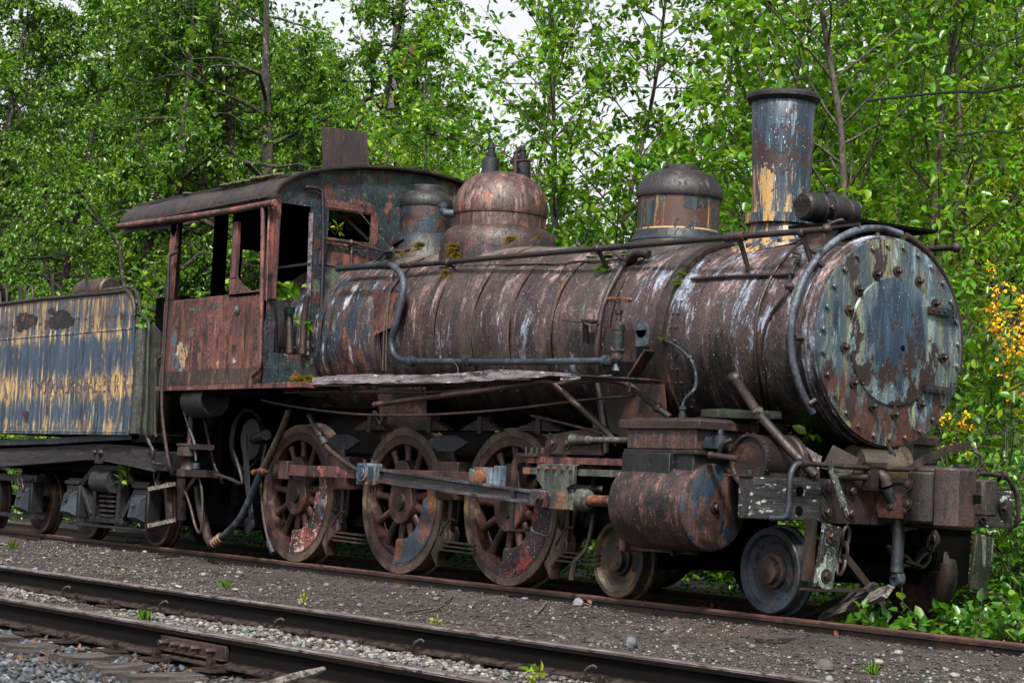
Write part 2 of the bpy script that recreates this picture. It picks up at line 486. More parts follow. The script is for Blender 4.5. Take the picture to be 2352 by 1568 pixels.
t = Mat('smokebox_front_paint', '#40555e', .42, .05)
t.layer('#3c5260', t.mask((4, 4, .8), 1.6, .46, .6, 8, .75, dist=.3))
t.layer('#8fa8b4', t.mask((7, 7, 1.2), 1.5, .54, .66, 8, .78, dist=.3))
t.layer('#7f8055', t.mask((5, 5, .7), 1.5, .5, .62, 8, .75, dist=.3))
t.layer('#94804c', t.mask((9, 9, .7), 1.2, .56, .66, 8, .75, dist=.3), amt=.8)
t.layer('#8c9a58', t.mask((12, 12, 1), 1.7, .6, .66, 7, .7, bias=t.bias('z', [(1.15, .06), (1.9, .0), (2.6, -.05)])))
t.layer('#3a2b29', t.mask((3.2, 3.2, 1.3), 1.9, .53, .56, 9, .72, bias=t.bias('z', [(1.15, .05), (1.6, .03), (1.95, -.05), (2.4, -.03), (2.7, -.02)])), -1)
t.layer('#5d3229', t.mask((4, 4, 1.2), 1.6, .53, .6, 7, .7, bias=t.bias('z', [(1.15, .06), (1.6, .05), (1.8, -.2), (2.7, -.3)])), -.3)
t.layer('#1e262c', t.mask((5, 5, 1.2), 2, .52, .62, 9, .8, dist=.3))
t.layer('#14100f', t.mask((3, 3, 1.6), 4, .6, .66, 9, .8), -.3)
t.grain(60, .3, val=.4)
t.layer('#d3d8cf', t.mask((1, 1, 1), 60, .7, .73, 3, .6))
M['sbfront'] = t.done(.5, .012)
t = Mat('smokebox_door_paint', '#566a70', .42, .05)
t.layer('#8a9a92', t.mask((7, 7, 1), 1.5, .5, .64, 8, .75, dist=.3))
t.layer('#7f8358', t.mask((6, 6, .8), 1.5, .52, .62, 8, .75, dist=.3))
dy = t.math('MULTIPLY', t.math('SUBTRACT', t.axis('y'), .0), 3.4); dz = t.math('MULTIPLY', t.math('SUBTRACT', t.axis('z'), 1.98), 2.55)
rad = t.math('SQRT', t.math('ADD', t.math('MULTIPLY', dy, dy), t.math('MULTIPLY', dz, dz)))
blue = t.rng(t.math('ADD', rad, t.math('MULTIPLY', t.math('SUBTRACT', t.noise((6, 6, 1.2), 2, 9, .8), .5), 2.2)), 1.25, .75)
t.layer('#6f8892', t.mask((10, 10, .8), 1.6, .56, .64, 8, .75, bias=t.bias('z', [(1.4, .12), (1.75, .05), (1.95, -.05), (2.4, -.1)])))
t.layer('#1b374e', blue)
t.layer('#32566f', t.mask((8, 8, .8), 1.5, .5, .62, 8, .72, also=blue))
t.layer('#14263a', t.mask((3, 3, 1.5), 1.5, .5, .62, 8, .72, also=blue))
t.layer('#33241f', t.mask((3, 3, 2.0), 2.2, .545, .57, 9, .7, bias=t.bias('z', [(1.4, .0), (1.7, .1), (1.85, .02), (2.4, -.06)])), -1)
t.layer('#1c1816', t.mask((4, 4, 2), 3, .58, .64, 9, .8), amt=.8)
t.grain(60, .3, val=.5)
t.layer('#b9c4c6', t.mask((1, 1, 1), 60, .68, .71, 3, .6))
M['sbdoor'] = t.done(.5, .012)
t = Mat('stack_paint', '#22384a', .45, .05)
t.layer('#38505f', t.mask((10, 10, .8), 1.7, .46, .6, 7, .7))
t.layer('#7c94a0', t.mask((16, 16, .9), 1.7, .56, .66, 7, .7))
t.layer('#b58e4a', t.mask((7, 7, .7), 1.4, .55, .59, 8, .75, bias=t.math('ADD', t.bias('y', [(-.3, .05), (-.05, .0), (.1, -.1), (.3, -.12)]), t.bias('z', [(2.8, .02), (3.2, .03), (3.32, -.04), (3.9, -.05)]))))
t.layer('#43302d', t.mask((2.2, 2.2, 1.6), 2.4, .55, .565, 9, .68, bias=t.bias('z', [(2.8, -.02), (3.15, -.04), (3.3, .08), (3.45, .06), (3.6, -.02), (3.9, .04)])), -1)
t.layer('#141a1f', t.mask((6, 6, 1), 2.4, .58, .66, 7, .7))
t.grain(60, .3, val=.4)
t.layer('#c5cdd0', t.mask((1, 1, .6), 60, .66, .7, 3, .6))
M['stack'] = t.done(.55, .012)
t = Mat('sand_dome_paint', '#22343f', .5, .1)
t.layer('#4a5b55', t.mask((10, 10, .8), 1.7, .48, .62, 7, .7))
t.layer('#5a3a30', t.mask((2.2, 2.2, 2.2), 2.6, .47, .49, 8, .64), -1)
t.layer('#a98c46', t.mask((10, 10, .5), 1.3, .58, .64, 7, .7))
t.layer('#c09048', t.mask((3, 3, 1), 4, .5, .52, 7, .7, also=t.rng(t.axis('z'), 3.115, 3.125)))
t.layer('#c9a866', t.mask((3, 3, 1), 4, .46, .48, 7, .7, also=t.math('MULTIPLY', t.rng(t.axis('z'), 2.875, 2.87), t.rng(t.axis('z'), 2.835, 2.84))))
t.layer('#a83a1c', t.mask((1, 1, 1), 9, .62, .63, 6, .7), amt=.7)
t.grain(60, .3, val=.4)
M['sand_dome'] = t.done(.5, .01)
M['dome_cap'] = rusty('dome_cap_grey', '#211d20', [('#3a3438', .44, .6, 'b'), ('#46383a', .55, .66, 's'), ('#757074', .6, .72, 's')], fleck=.71)
M['dome_rust'] = rusty('steam_dome_rust', '#4c3430', [('#6a4a43', .43, .6, 's'), ('#96746a', .53, .66, 's'), ('#2c1f20', .56, .66, 's'), ('#93553a', .6, .68, 'b')], fleck=.7, streak=(7, 7, .8))
M['dome_base'] = rusty('steam_dome_casing', '#3a2928', [('#5d3d35', .45, .6, 's'), ('#23222b', .5, .6, 'b'), ('#7a787f', .6, .72, 'b')], fleck=.68)
M['blue_wall'] = rusty('cab_front_blue', '#182a36', [('#2f4448', .45, .6, 'b'), ('#5f6c52', .53, .6, 'b'), ('#5a3029', .55, .57, 'p'), ('#7c4a34', .62, .65, 'p'), ('#0f1a24', .56, .62, 's')], fleck=.66, streak=(6, 6, 1.2))
M['roof'] = rusty('roof_sheet', '#2a2022', [('#423334', .45, .6, 'b'), ('#5d4038', .55, .66, 's'), ('#171214', .55, .63, 's')], fleck=.71, streak=(10, 1, 1))
M['olive'] = rusty('mossy_tender_plate', '#262a23', [('#3a4030', .45, .6, 's'), ('#6f7468', .57, .66, 's'), ('#17150f', .54, .62, 'b'), ('#4d2e22', .62, .66, 'b')], fleck=.68)
M['pump'] = rusty('sandy_casing', '#40382a', [('#5d5138', .45, .6, 'b'), ('#33291f', .54, .64, 'b')], fleck=.73)
M['rubber'] = rusty('hose_rubber', '#18202a', [('#27323e', .45, .6, 'b'), ('#0f1318', .54, .64, 'b')], fleck=.8, metal=0)
M['teal'] = rusty('teal_fitting', '#1e4a48', [('#2d6058', .45, .6, 'b'), ('#14282a', .54, .62, 'b')], fleck=.75)
M['soot_and_shade'] = rusty('soot_and_shade', '#070707', [('#0d0b0b', .45, .6, 'b'), ('#1a1210', .58, .66, 'b')], fleck=.8, rough=.95, metal=0)  # near black: soot, with the shade underneath and inside put into the colour
M['soot_and_shade'].node_tree.nodes['Principled BSDF'].inputs['Specular IOR Level'].default_value = .08
M['cream'] = rusty('cream_flaking_paint', '#a88f5c', [('#4f6676', .5, .53, 'p'), ('#cbb98c', .54, .6, 'p'), ('#4a2c26', .56, .58, 'p')], fleck=.66)
M['scar'] = rusty('rusted_through_scar', '#3a1f1a', [('#5a3026', .45, .55, 'b'), ('#120a09', .5, .54, 'p'), ('#7a4a34', .6, .64, 'b')], fleck=.74, bump=1)
m = Mat('moss_mat', '#54571f', .95)
m.layer('#77773a', m.mask((1, 1, 1), 20, .45, .6)); m.layer('#454a20', m.mask((1, 1, 1), 40, .52, .6)); m.grain(150, 1, val=.5)
M['moss'] = m.done(1, .02)
m = Mat('railhead_steel', '#0d0908', .8, 0, spec=.15)
m.layer('#17100d', m.mask((1, 6, 6), 2, .45, .6)); m.layer('#120d0c', m.mask((2, 6, 6), 4, .5, .6)); m.grain(60, .3, val=.4)
m.layer('#4a3f3b', m.mask((6, 6, 6), 3, .35, .6, also=m.rng(m.axis('z'), -.118, -.135)))  # paler foot: dust, plus the light on the flange painted in by height
M['rail'] = m.done(.35, .006)
m = Mat('rail_top_worn', '#7d706c', .32, .55)
m.layer('#a09a9c', m.mask((1, 20, 1), 3, .45, .6)); m.layer('#5a4034', m.mask((2, 6, 6), 6, .55, .62)); m.grain(60, .1, val=.25)
M['rail_top'] = m.done(.2, .004)
M['rail_rust'] = rusty('buried_rail_rust', '#2e1f1b', [('#43302a', .45, .6, 'b'), ('#5a3a2e', .56, .64, 'b')], fleck=.75)
m = Mat('rusty_rail_top', '#5b3d33', .5, .2)
m.layer('#7a5548', m.mask((1, 20, 1), 3, .45, .6)); m.layer('#4a2c24', m.mask((2, 6, 6), 6, .55, .62)); m.grain(60, .1, val=.35)
M['rail_top_rust'] = m.done(.3, .004)

def leaf_mat(name, cols, trans=.42, rough=.32):
    m = bpy.data.materials.new(name); m.use_nodes = True
    n = m.node_tree.nodes; l = m.node_tree.links
    b = n['Principled BSDF']
    b.inputs['Roughness'].default_value = rough; b.inputs['Specular IOR Level'].default_value = .5
    g = n.new('ShaderNodeNewGeometry')
    cr = n.new('ShaderNodeValToRGB')
    cr.color_ramp.elements[0].color = S0(cols[0]); cr.color_ramp.elements[1].color = S0(cols[-1])
    for i, c in enumerate(cols[1:-1]):
        e = cr.color_ramp.elements.new((i + 1) / (len(cols) - 1)); e.color = S0(c)
    l.new(g.outputs['Random Per Island'], cr.inputs[0])
    l.new(cr.outputs[0], b.inputs['Base Color'])
    tr = n.new('ShaderNodeBsdfTranslucent')
    mul = n.new('ShaderNodeMix'); mul.data_type = 'RGBA'; mul.blend_type = 'MULTIPLY'; mul.inputs[0].default_value = 1
    l.new(cr.outputs[0], mul.inputs[6]); mul.inputs[7].default_value = (1.5, 1.55, .55, 1)
    l.new(mul.outputs[2], tr.inputs[0])
    mx = n.new('ShaderNodeMixShader'); mx.inputs[0].default_value = trans
    l.new(b.outputs[0], mx.inputs[1]); l.new(tr.outputs[0], mx.inputs[2])
    l.new(mx.outputs[0], n['Material Output'].inputs[0])
    return m
M['leaf_a'] = leaf_mat('alder_leaf', ['#2f5e1a', '#4a861e', '#5c9a24', '#86b032', '#3f6e24', '#6aa028'])
M['leaf_b'] = leaf_mat('birch_leaf', ['#244a18', '#37661c', '#4a8020', '#6a9a2c', '#2c5620', '#7ea83c'])
M['leaf_s'] = leaf_mat('leaf_with_painted_shade', ['#142c12', '#1f4018', '#2c541c', '#183418'])  # undergrowth leaf darkened: the wood's shade is put into its colour
M['leaf_w'] = leaf_mat('distant_wood_leaf', ['#16300f', '#264a18', '#3d6a22', '#5a8a30', '#1c3a14', '#6f9c3c'])
M['leaf_y'] = leaf_mat('spring_leaf', ['#5a8a1e', '#84a82a', '#9fb52e', '#6a9a2a'])
M['leaf_d'] = leaf_mat('bramble_leaf', ['#204a1a', '#356a22', '#55902a', '#2a5628', '#78a63a'])
M['leaf_n'] = leaf_mat('conifer_needles', ['#0e1a12', '#16281a', '#1f3620'], .1, .7)
M['fern'] = leaf_mat('fern_frond', ['#6a6a1c', '#8a7420', '#4d6a1e', '#9a6a20'])
M['grass'] = leaf_mat('grass_blade', ['#3f6a1c', '#5d8a2c', '#7a9a34'])
M['flower_y'] = leaf_mat('broom_flower', ['#e8b80c', '#f5d018', '#d8a808'], .3, .6)
M['flower_r'] = leaf_mat('red_blossom', ['#8a1028', '#a82040', '#b0506a'], .3, .6)
M['litter'] = leaf_mat('dead_leaf', ['#4a3020', '#6a4630', '#3a261c', '#7d5a40'], .1, .8)
m = Mat('mossy_bark', '#2c2822', .9)
m.layer('#454036', m.mask((6, 6, 1.5), 3, .45, .6)); m.layer('#4c4f22', m.mask((2, 2, 2), 3, .5, .6)); m.layer('#8a8678', m.mask((5, 5, 3), 4, .6, .64)); m.layer('#15120f', m.mask((8, 8, 2), 4, .56, .62), -.5)
m.grain(40, 1, val=.4)
M['bark'] = m.done(1, .03)
m = Mat('young_bark', '#4c4438', .8)
m.layer('#6a5f4c', m.mask((6, 6, 1.5), 5, .45, .6)); m.layer('#2c261f', m.mask((6, 6, 3), 6, .54, .62)); m.grain(60, .5, val=.3)
M['bark_y'] = m.done(.6, .01)

m = Mat('trackside_dirt', '#4a3f38', .95, coord='World')
m.layer('#655c56', m.mask((1, 1, 1), 1.2, .42, .58, 8, .7))
m.layer('#7d7671', m.mask((1, 1, 1), 9, .52, .64, 9, .8))
m.layer('#231e1c', m.mask((1, 1, 1), 5, .52, .62, 9, .8), -.5)
m.layer('#7a5a48', m.mask((1, 1, 1), .8, .55, .64, 8, .75), amt=.8)
m.layer('#56562e', m.mask((1, 1, 1), 1.1, .62, .7, 7, .7), amt=.7)
# earth under the engine and in the wood behind is near black
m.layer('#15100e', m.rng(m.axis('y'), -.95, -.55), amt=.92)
m.layer('#8d8a8a', m.mask((1, 1, 1), 70, .62, .66, 3, .6, also=m.rng(m.axis('y'), -.7, -1.0)), .4)
m.layer('#1f1b19', m.mask((1, 1, 1), 45, .6, .64, 4, .6), -.4)
m.bump(m.noise((1, 1, 1), 25, 8, .8), 1.6); m.grain(90, .8, val=.5)
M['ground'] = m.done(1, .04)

def stone_mat(name, cols):
    m = bpy.data.materials.new(name); m.use_nodes = True
    n = m.node_tree.nodes; l = m.node_tree.links; b = n['Principled BSDF']; b.inputs['Roughness'].default_value = .75
    g = n.new('ShaderNodeNewGeometry'); cr = n.new('ShaderNodeValToRGB')
    cr.color_ramp.elements[0].color = SC(cols[0]); cr.color_ramp.elements[1].color = SC(cols[-1])
    for i, c in enumerate(cols[1:-1]):
        e = cr.color_ramp.elements.new((i + 1) / (len(cols) - 1)); e.color = SC(c)
    l.new(g.outputs['Random Per Island'], cr.inputs[0])
    t = n.new('ShaderNodeTexNoise'); t.inputs['Scale'].default_value = 60; t.inputs['Detail'].default_value = 5
    l.new(g.outputs['Position'], t.inputs['Vector'])
    mr = n.new('ShaderNodeMapRange'); l.new(t.outputs[0], mr.inputs[0])
    for i, q in enumerate((.3, .7, .55, 1.25)): mr.inputs[i + 1].default_value = q
    mx = n.new('ShaderNodeMix'); mx.data_type = 'RGBA'; mx.blend_type = 'MULTIPLY'; mx.inputs[0].default_value = 1
    cc = n.new('ShaderNodeCombineColor')
    for i in range(3): l.new(mr.outputs[0], cc.inputs[i])
    l.new(cr.outputs[0], mx.inputs[6]); l.new(cc.outputs[0], mx.inputs[7]); l.new(mx.outputs[2], b.inputs['Base Color'])
    return m
M['stone'] = stone_mat('gravel_stone', ['#45423f', '#6a6560', '#8a8785', '#56606a', '#a39b8d', '#393634', '#63554a', '#54504c', '#7a848c'])
M['ballast'] = stone_mat('ballast_stone', ['#2b2f35', '#434951', '#5c636c', '#33373c', '#80858c', '#1f2124', '#4b4640', '#3a3f46'])
M['chip'] = stone_mat('dark_crumbs', ['#2a2420', '#3d342d', '#55483e', '#1f1b18', '#66594d', '#352d28'])
# ================================================================== THE LOCOMOTIVE
loco = empty('steam_locomotive', (0, 0, 0), 0, 'derelict steam locomotive with flaking paint and rust standing on the rear track', 'locomotive')
def P(mb, name, mat, parent=loco, **k): return mb.build(name, M[mat], parent, **k)

# ---- boiler barrel with lagging bands and rivets
mb = MB()
n = 120
prof = [(x, *boil(x)) for x in np.linspace(-2.62, 3.38, 91)]
vs = []; fs = []
for x, r, z in prof:
    for j in range(n):
        a = 2 * math.pi * j / n
        rr = r + .0035 * math.sin(7 * a + x * 3) + .004 * math.sin(11 * a - x * 5.3 + 1.2 * math.sin(x * 9)) * math.sin(x * 4.1 + a) - .008 * max(0, math.sin(3 * a + x * 2.2)) ** 8
        vs.append((x, -rr * math.sin(a), z + rr * math.cos(a)))
for i in range(len(prof) - 1):
    for j in range(n):
        k = (j + 1) % n; fs.append((i * n + j, i * n + k, (i + 1) * n + k, (i + 1) * n + j))
fs.append(tuple(range(n))); fs.append(tuple((len(prof) - 1) * n + j for j in range(n))[::-1])
mb.add(vs, fs)
boiler = P(mb, 'boiler', 'boiler')
def band(x, w=.05, t=.006, a0=-150, a1=150, step=3):
    q = MB(); vs = []; fs = []
    ang = list(range(a0, a1 + 1, step))
    for a in ang:
        for dx, off in ((-w / 2, -.004), (-w / 2, t), (w / 2, t), (w / 2, -.004)):
            vs.append(BA(x + dx, a, off))
    for i in range(len(ang) - 1):
        for j in range(3): fs.append((i * 4 + j, i * 4 + j + 1, (i + 1) * 4 + j + 1, (i + 1) * 4 + j))
    return q.add(vs, fs)
for x, w in ((-1.50, .05), (-.47, .07), (.40, .03), (.93, .06), (1.47, .03), (2.02, .05), (2.75, .03)):
    lb_ = P(band(x, w), 'lagging_band', 'boiler', boiler)
    P(band(x + w / 2 + .005, .007, .001), 'band_shade_line', 'soot_and_shade', lb_)  # black strip painted in as the shade beside the band
# seam along the lagging with small screws
q = MB()
for x0, x1, dg in ((-.4, 3.3, 47), (-1.4, -.5, 52)):
    for i in range(int((x1 - x0) / .04)):
        q.bolt(BA(x0 + i * .04, dg, -.002), BA(0, dg, 1) - BA(0, dg, 0), .005, .006, 5)
P(q, 'rivet_row', 'rust_dark', boiler)
# ragged end ring at the joint with the smokebox
q = MB(); vs = []; fs = []
rnd = random.Random(3)
ang = list(range(-150, 152, 4))
for a in ang:
    t0 = .012 + rnd.uniform(0, .012); w = rnd.uniform(-.015, .01)
    for dx, off in ((-.07, .0), (-.07 + w, .012), (.0, t0), (.03, t0 * .6), (.03, -.02)):
        vs.append(BA(3.36 + dx, a, off) if dx < 0 else Vector((3.36 + dx, -(.768 + off) * math.sin(R(a)), 1.95 + (.768 + off) * math.cos(R(a)))))
for i in range(len(ang) - 1):
    for j in range(4): fs.append((i * 5 + j, i * 5 + j + 1, (i + 1) * 5 + j + 1, (i + 1) * 5 + j))
P(q.add(vs, fs), 'lagging_end_ring', 'rust_dark', boiler)
# torn lagging patches near the cab
q = MB()
pts = [QB(908, 0 + 672, .03), QB(990, 676, .05), QB(935, 748, .06), QB(908, 762, .05)]
pts = [Q(858, 668, y=-.75), Q(936, 674, y=-.86), Q(897, 752, y=-.9), Q(858, 770, y=-.86)]
q.add(pts + [p + Vector((0, .012, 0)) for p in pts], [(0, 1, 2, 3), (7, 6, 5, 4), (0, 4, 5, 1), (1, 5, 6, 2), (2, 6, 7, 3), (3, 7, 4, 0)])
P(q, 'torn_lagging_flap', 'rust', boiler)

# ---- smokebox
mb = MB(); prof = [3.38, 3.42, 3.8, 4.2, 4.6, 4.86, 4.861, 4.92, 4.921]
vs = []; fs = []
for x in prof:
    r, z = boil(max(x, 3.4))
    if x > 4.86: r += .012
    for j in range(n):
        a = 2 * math.pi * j / n; vs.append((x, -r * math.sin(a), z + r * math.cos(a)))
for i in range(len(prof) - 1):
    for j in range(n):
        k = (j + 1) % n; fs.append((i * n + j, i * n + k, (i + 1) * n + k, (i + 1) * n + j))
fs.append(tuple(range(n))); fs.append(tuple((len(prof) - 1) * n + j for j in range(n))[::-1])
mb.add(vs, fs)
q = mb
for a in range(-140, 141, 8):
    d = BA(4, a, 1) - BA(4, a, 0)
    q.bolt(BA(3.50, a), d, .014, .012, 8)
    q.bolt(BA(3.44, a), d, .009, .008, 8)
    q.bolt(BA(4.80, a), d, .014, .012, 8)
smokebox = P(mb, 'smokebox', 'boiler')
P(band(4.36, .06), 'lagging_band', 'boiler', smokebox)
ZC = 1.916
front = MB().lathe([(.0, .035), (.60, .03), (.722, .018), (.7255, .0)], (4.922, 0, ZC), (1, 0, 0), 96)
frontp = P(front, 'smokebox_front', 'sbfront')
dc = Vector((4.955, .015, ZC + .005))
door = MB().lathe([(0, .030), (.3, .024), (.445, .012), (.455, .0)], dc, (1, 0, 0), 80)
doorp = P(door, 'smokebox_door', 'sbdoor', frontp)
for k in range(27):
    a = 2 * math.pi * (k + .5) / 27
    q = MB().bolt((4.945, .675 * math.sin(a), ZC + .675 * math.cos(a)), (1, 0, 0), .019, .022, 6)
    q.lathe([(.027, 0), (.027, .004)], (4.943, .675 * math.sin(a), ZC + .675 * math.cos(a)), (1, 0, 0), 12)
    P(q, 'bolt', 'sbfront', frontp)
for a in (0, 26, 52, 98, 146, 160 + 18, 204, 232, 262, 292, 312, 336):
    y = .015 + .5 * math.sin(R(a)); z = ZC + .5 * math.cos(R(a))
    q = MB().lathe([(.036, 0), (.034, .022)], (4.945, y, z), (1, 0, 0), 14)
    q.lathe([(.018, .02), (.018, .055), (.012, .06)], (4.945, y, z), (1, 0, 0), 6)
    q.beam((4.955, y, z), (4.955, .015 + .43 * math.sin(R(a)), ZC + .43 * math.cos(R(a))), .03, .02, up=(1, 0, 0))
    P(q, 'clamp', 'rust_dark', frontp)
for zz, tilt in ((2.17, 0), (1.62, -.012)):
    y0 = .31; y1 = .60
    q = MB().beam((4.992, y0, zz), (4.985, y1, zz + tilt), .02, .05)
    for yy in (.35, .41, .47): q.bolt((5.0, yy, zz + tilt * .5), (1, 0, 0), .010, .012, 8)
    q.lathe([(.02, -.045), (.02, .045)], (4.985, y1 - .01, zz + .01), (0, 0, 1), 10)
    P(q, 'hinge', 'blue_black', doorp)
P(MB().lathe([(.022, 0), (.018, .002)], (4.985, .07, 1.88), (1, 0, 0), 14).beam((4.985, -.12, 1.9), (4.985, -.02, 1.905), .012, .03).pieces()[0], 'door_dart', 'soot_and_shade', doorp)
# mossy ring band behind the front plate
q = MB(); vs = []; fs = []
P(MB().lathe([(.742, 0), (.752, .01), (.752, .05), (.74, .06)], (4.80, 0, ZC + .003), (1, 0, 0), 80), 'front_ring', 'boiler', smokebox)

# ---- smokestack
XS = 3.77
q = MB()
q.lathe([(.255, 2.83), (.255, 2.90), (.215, 2.905), (.212, 2.95), (.215, 3.2), (.228, 3.5), (.238, 3.77), (.232, 3.78), (.2, 3.78), (.195, 3.0)], (XS, 0, 0), (0, 0, 1), 56)
stack = P(q, 'smokestack', 'stack')
P(MB().lathe([(.232, 3.745), (.262, 3.755), (.278, 3.775), (.278, 3.80), (.262, 3.818), (.235, 3.822), (.215, 3.80), (.21, 3.76)], (XS, 0, 0), (0, 0, 1), 56), 'stack_rim', 'black', stack)
q = MB()
r0, z0 = boil(XS)
vs = []; fs = []; nn = 56
for ring, (rr, off) in enumerate(((.232, None), (.245, .10), (.30, .035), (.37, .02), (.38, .0))):
    for j in range(nn):
        a = 2 * math.pi * j / nn
        x = XS + rr * math.cos(a); y = rr * .9 * math.sin(a)
        zz = 2.84 if off is None else z0 + math.sqrt(max(r0 * r0 - y * y, 0)) + off
        vs.append((x, y, zz))
for i in range(4):
    for j in range(nn):
        k = (j + 1) % nn; fs.append((i * nn + j, i * nn + k, (i + 1) * nn + k, (i + 1) * nn + j))
P(q.add(vs, fs), 'stack_saddle', 'stack', stack)
for a in range(0, 360, 45):
    x = XS + .335 * math.cos(R(a)); y = .30 * math.sin(R(a))
    P(MB().bolt((x, y, z0 + math.sqrt(r0 * r0 - y * y) + .02), (0, y, .8), .018, .03, 6), 'bolt', 'blue_black', stack)
P(MB().beam((XS + .02, .21, 3.0), (XS + .02, .235, 3.50), .012, .14, up=(1, 0, 0)), 'stack_back_plate', 'stack', stack)

# ---- domes
def saddle(xc, r_in, r_out, ztop, name, mat, parent, steps=((0, 0), (.3, .35), (.6, .75), (1, 1))):
    q = MB(); vs = []; fs = []; nn = 56
    for t, dn in steps:
        rr = r_in + (r_out - r_in) * t
        for j in range(nn):
            a = 2 * math.pi * j / nn
            x = xc + rr * math.cos(a); y = rr * math.sin(a)
            r_, z_ = boil(x)
            zb_ = z_ + math.sqrt(max(r_ * r_ - y * y, 0)) - .006
            vs.append((x, y, ztop + (zb_ - ztop) * dn))
    for i in range(len(steps) - 1):
        for j in range(nn):
            k = (j + 1) % nn; fs.append((i * nn + j, i * nn + k, (i + 1) * nn + k, (i + 1) * nn + j))
    return P(q.add(vs, fs), name, mat, parent)
# front sand dome
XD = 2.615
q = MB().lathe([(.325, 2.83), (.325, 3.13)], (XD, 0, 0), (0, 0, 1), 64)
sdome = P(q, 'sand_dome', 'sand_dome')
P(MB().lathe([(.338, 3.125), (.345, 3.14), (.342, 3.19), (.32, 3.25), (.27, 3.31), (.20, 3.345), (.14, 3.355), (.14, 3.385), (.128, 3.395), (0, 3.395)], (XD, 0, 0), (0, 0, 1), 64), 'dome_cap', 'dome_cap', sdome)
P(MB().lathe([(.33, 2.86), (.345, 2.855), (.35, 2.84), (.36, 2.80), (.385, 2.775)], (XD, 0, 0), (0, 0, 1), 64), 'dome_moulding', 'blue_black', sdome)
saddle(XD, .375, .44, 2.78, 'dome_saddle', 'dome_cap', sdome)
# steam dome
XT = .18
q = MB().lathe([(.408, 3.0), (.408, 3.20)], (XT, 0, 0), (0, 0, 1), 72)
tdome = P(q, 'steam_dome', 'dome_rust')
P(MB().lathe([(.418, 3.19), (.425, 3.215), (.418, 3.30), (.385, 3.41), (.32, 3.50), (.22, 3.56), (.1, 3.585), (0, 3.59)], (XT, 0, 0), (0, 0, 1), 72), 'dome_cap', 'dome_rust', tdome)
P(MB().lathe([(.41, 3.07), (.43, 3.07), (.47, 3.045), (.505, 2.995), (.52, 2.93), (.52, 2.86), (.53, 2.855), (.535, 2.70), (.54, 2.45)], (XT, 0, 0), (0, 0, 1), 72), 'dome_casing', 'dome_base', tdome)
for dx, dy, nm, tall in ((-.02, -.12, 'safety_valve', 1), (.10, .14, 'safety_valve', .95)):
    q = MB().lathe([(.085, 3.55), (.085, 3.58), (.078, 3.585), (.078, 3.70), (.07, 3.705), (.046, 3.708), (.05, 3.75), (.03, 3.752), (.032, 3.79), (.04, 3.792), (.04, 3.80), (.026, 3.802), (.026, 3.83 + .01 * tall), (0, 3.842)], (XT + dx, dy, 0), (0, 0, 1), 20)
    P(q, nm, 'slate', tdome)
q = MB().tube([(XT + .16, .02, 3.55), (XT + .16, .02, 3.76)], .022, 10).tube([(XT + .16, .02, 3.74), (XT + .20, .04, 3.80)], .02).tube([(XT + .1, .02, 3.68), (XT + .34, .06, 3.675)], .014)
P(q, 'whistle_valve', 'rust_brown', tdome)
q = MB().tube([(XT - .30, -.24, 3.22), (XT - .40, -.32, 3.22), (XT - .42, -.335, 3.28)], [.035, .04, .045], 14)
q.lathe([(.05, 3.27), (.055, 3.31)], (XT - .42, -.335, 0), (0, 0, 1), 16)
P(q, 'whistle_elbow', 'slate', tdome)
# rear sand dome
XR = -1.03
q = MB().lathe([(.235, 2.9), (.24, 3.15), (.24, 3.40)], (XR, 0, 0), (0, 0, 1), 48)
rdome = P(q, 'rear_sand_dome', 'cover')
P(MB().lathe([(.25, 3.375), (.255, 3.40), (.25, 3.44), (.22, 3.49), (.14, 3.53), (.135, 3.575), (.12, 3.585), (0, 3.585)], (XR, 0, 0), (0, 0, 1), 48), 'dome_cap', 'dome_cap', rdome)
P(MB().lathe([(.24, 3.12), (.255, 3.11), (.285, 3.06), (.30, 3.03)], (XR, 0, 0), (0, 0, 1), 48), 'dome_moulding', 'blue_black', rdome)
saddle(XR, .30, .36, 3.035, 'dome_saddle', 'dome_cap', rdome)
# curled tin and clutter in front of the cab
q = MB()
a0 = [Q(862, 600, y=-.45), Q(905, 560, y=-.35), Q(928, 548, y=-.3), Q(935, 575, y=-.3)]
for k in range(3):
    w = Vector((.0, .12, .02))
    q.add([a0[k], a0[k + 1], a0[k + 1] + w, a0[k] + w], [(0, 1, 2, 3)])
P(q, 'curled_tin', 'dome_cap', boiler, clean=False)
q = MB().tube([Q(870, 612, y=-.5), Q(895, 580, y=-.45), Q(905, 570, y=-.42)], .028).ball(Q(895, 583, y=-.45), .045)
q.tube([Q(885, 578, y=-.5), Q(940, 575, y=-.4)], .016)
P(q, 'check_valve', 'black')

# ---- handrail
q = MB()
hy = -.66
hr = [Q(800, 614, y=hy), Q(921, 611, y=hy), Q(1150, 591, y=hy), Q(1369, 572, y=hy), Q(1600, 552, y=hy), Q(1895, 527, y=hy)]
q.tube(hr, .023, 12)
q.ball(Q(1899, 526, y=hy), .038)
hrail = P(q, 'handrail', 'rust_dark')
for X, Y, X2, Y2 in ((1028, 603, 1034, 622), (1372, 571, 1388, 604), (1842, 535, 1872, 597), (1697, 543, 1700, 565)):
    a = Q(X, Y, y=hy); bpt = BA(a.x + .02, 50 if X > 1500 else 46, 0)
    q = MB().tube([a, bpt], [.02, .017], 10).ball(a, .036)
    q.lathe([(.04, 0), (.03, .012)], bpt, bpt - Vector((bpt.x, 0, 2)), 12)
    P(q, 'handrail_bracket', 'rust_dark', hrail)
P(MB().tube([Q(1668, 546, y=hy), Q(1690, 544, y=hy), Q(1712, 542, y=hy)], .036, 12), 'coupling_sleeve', 'rust_brown', hrail)
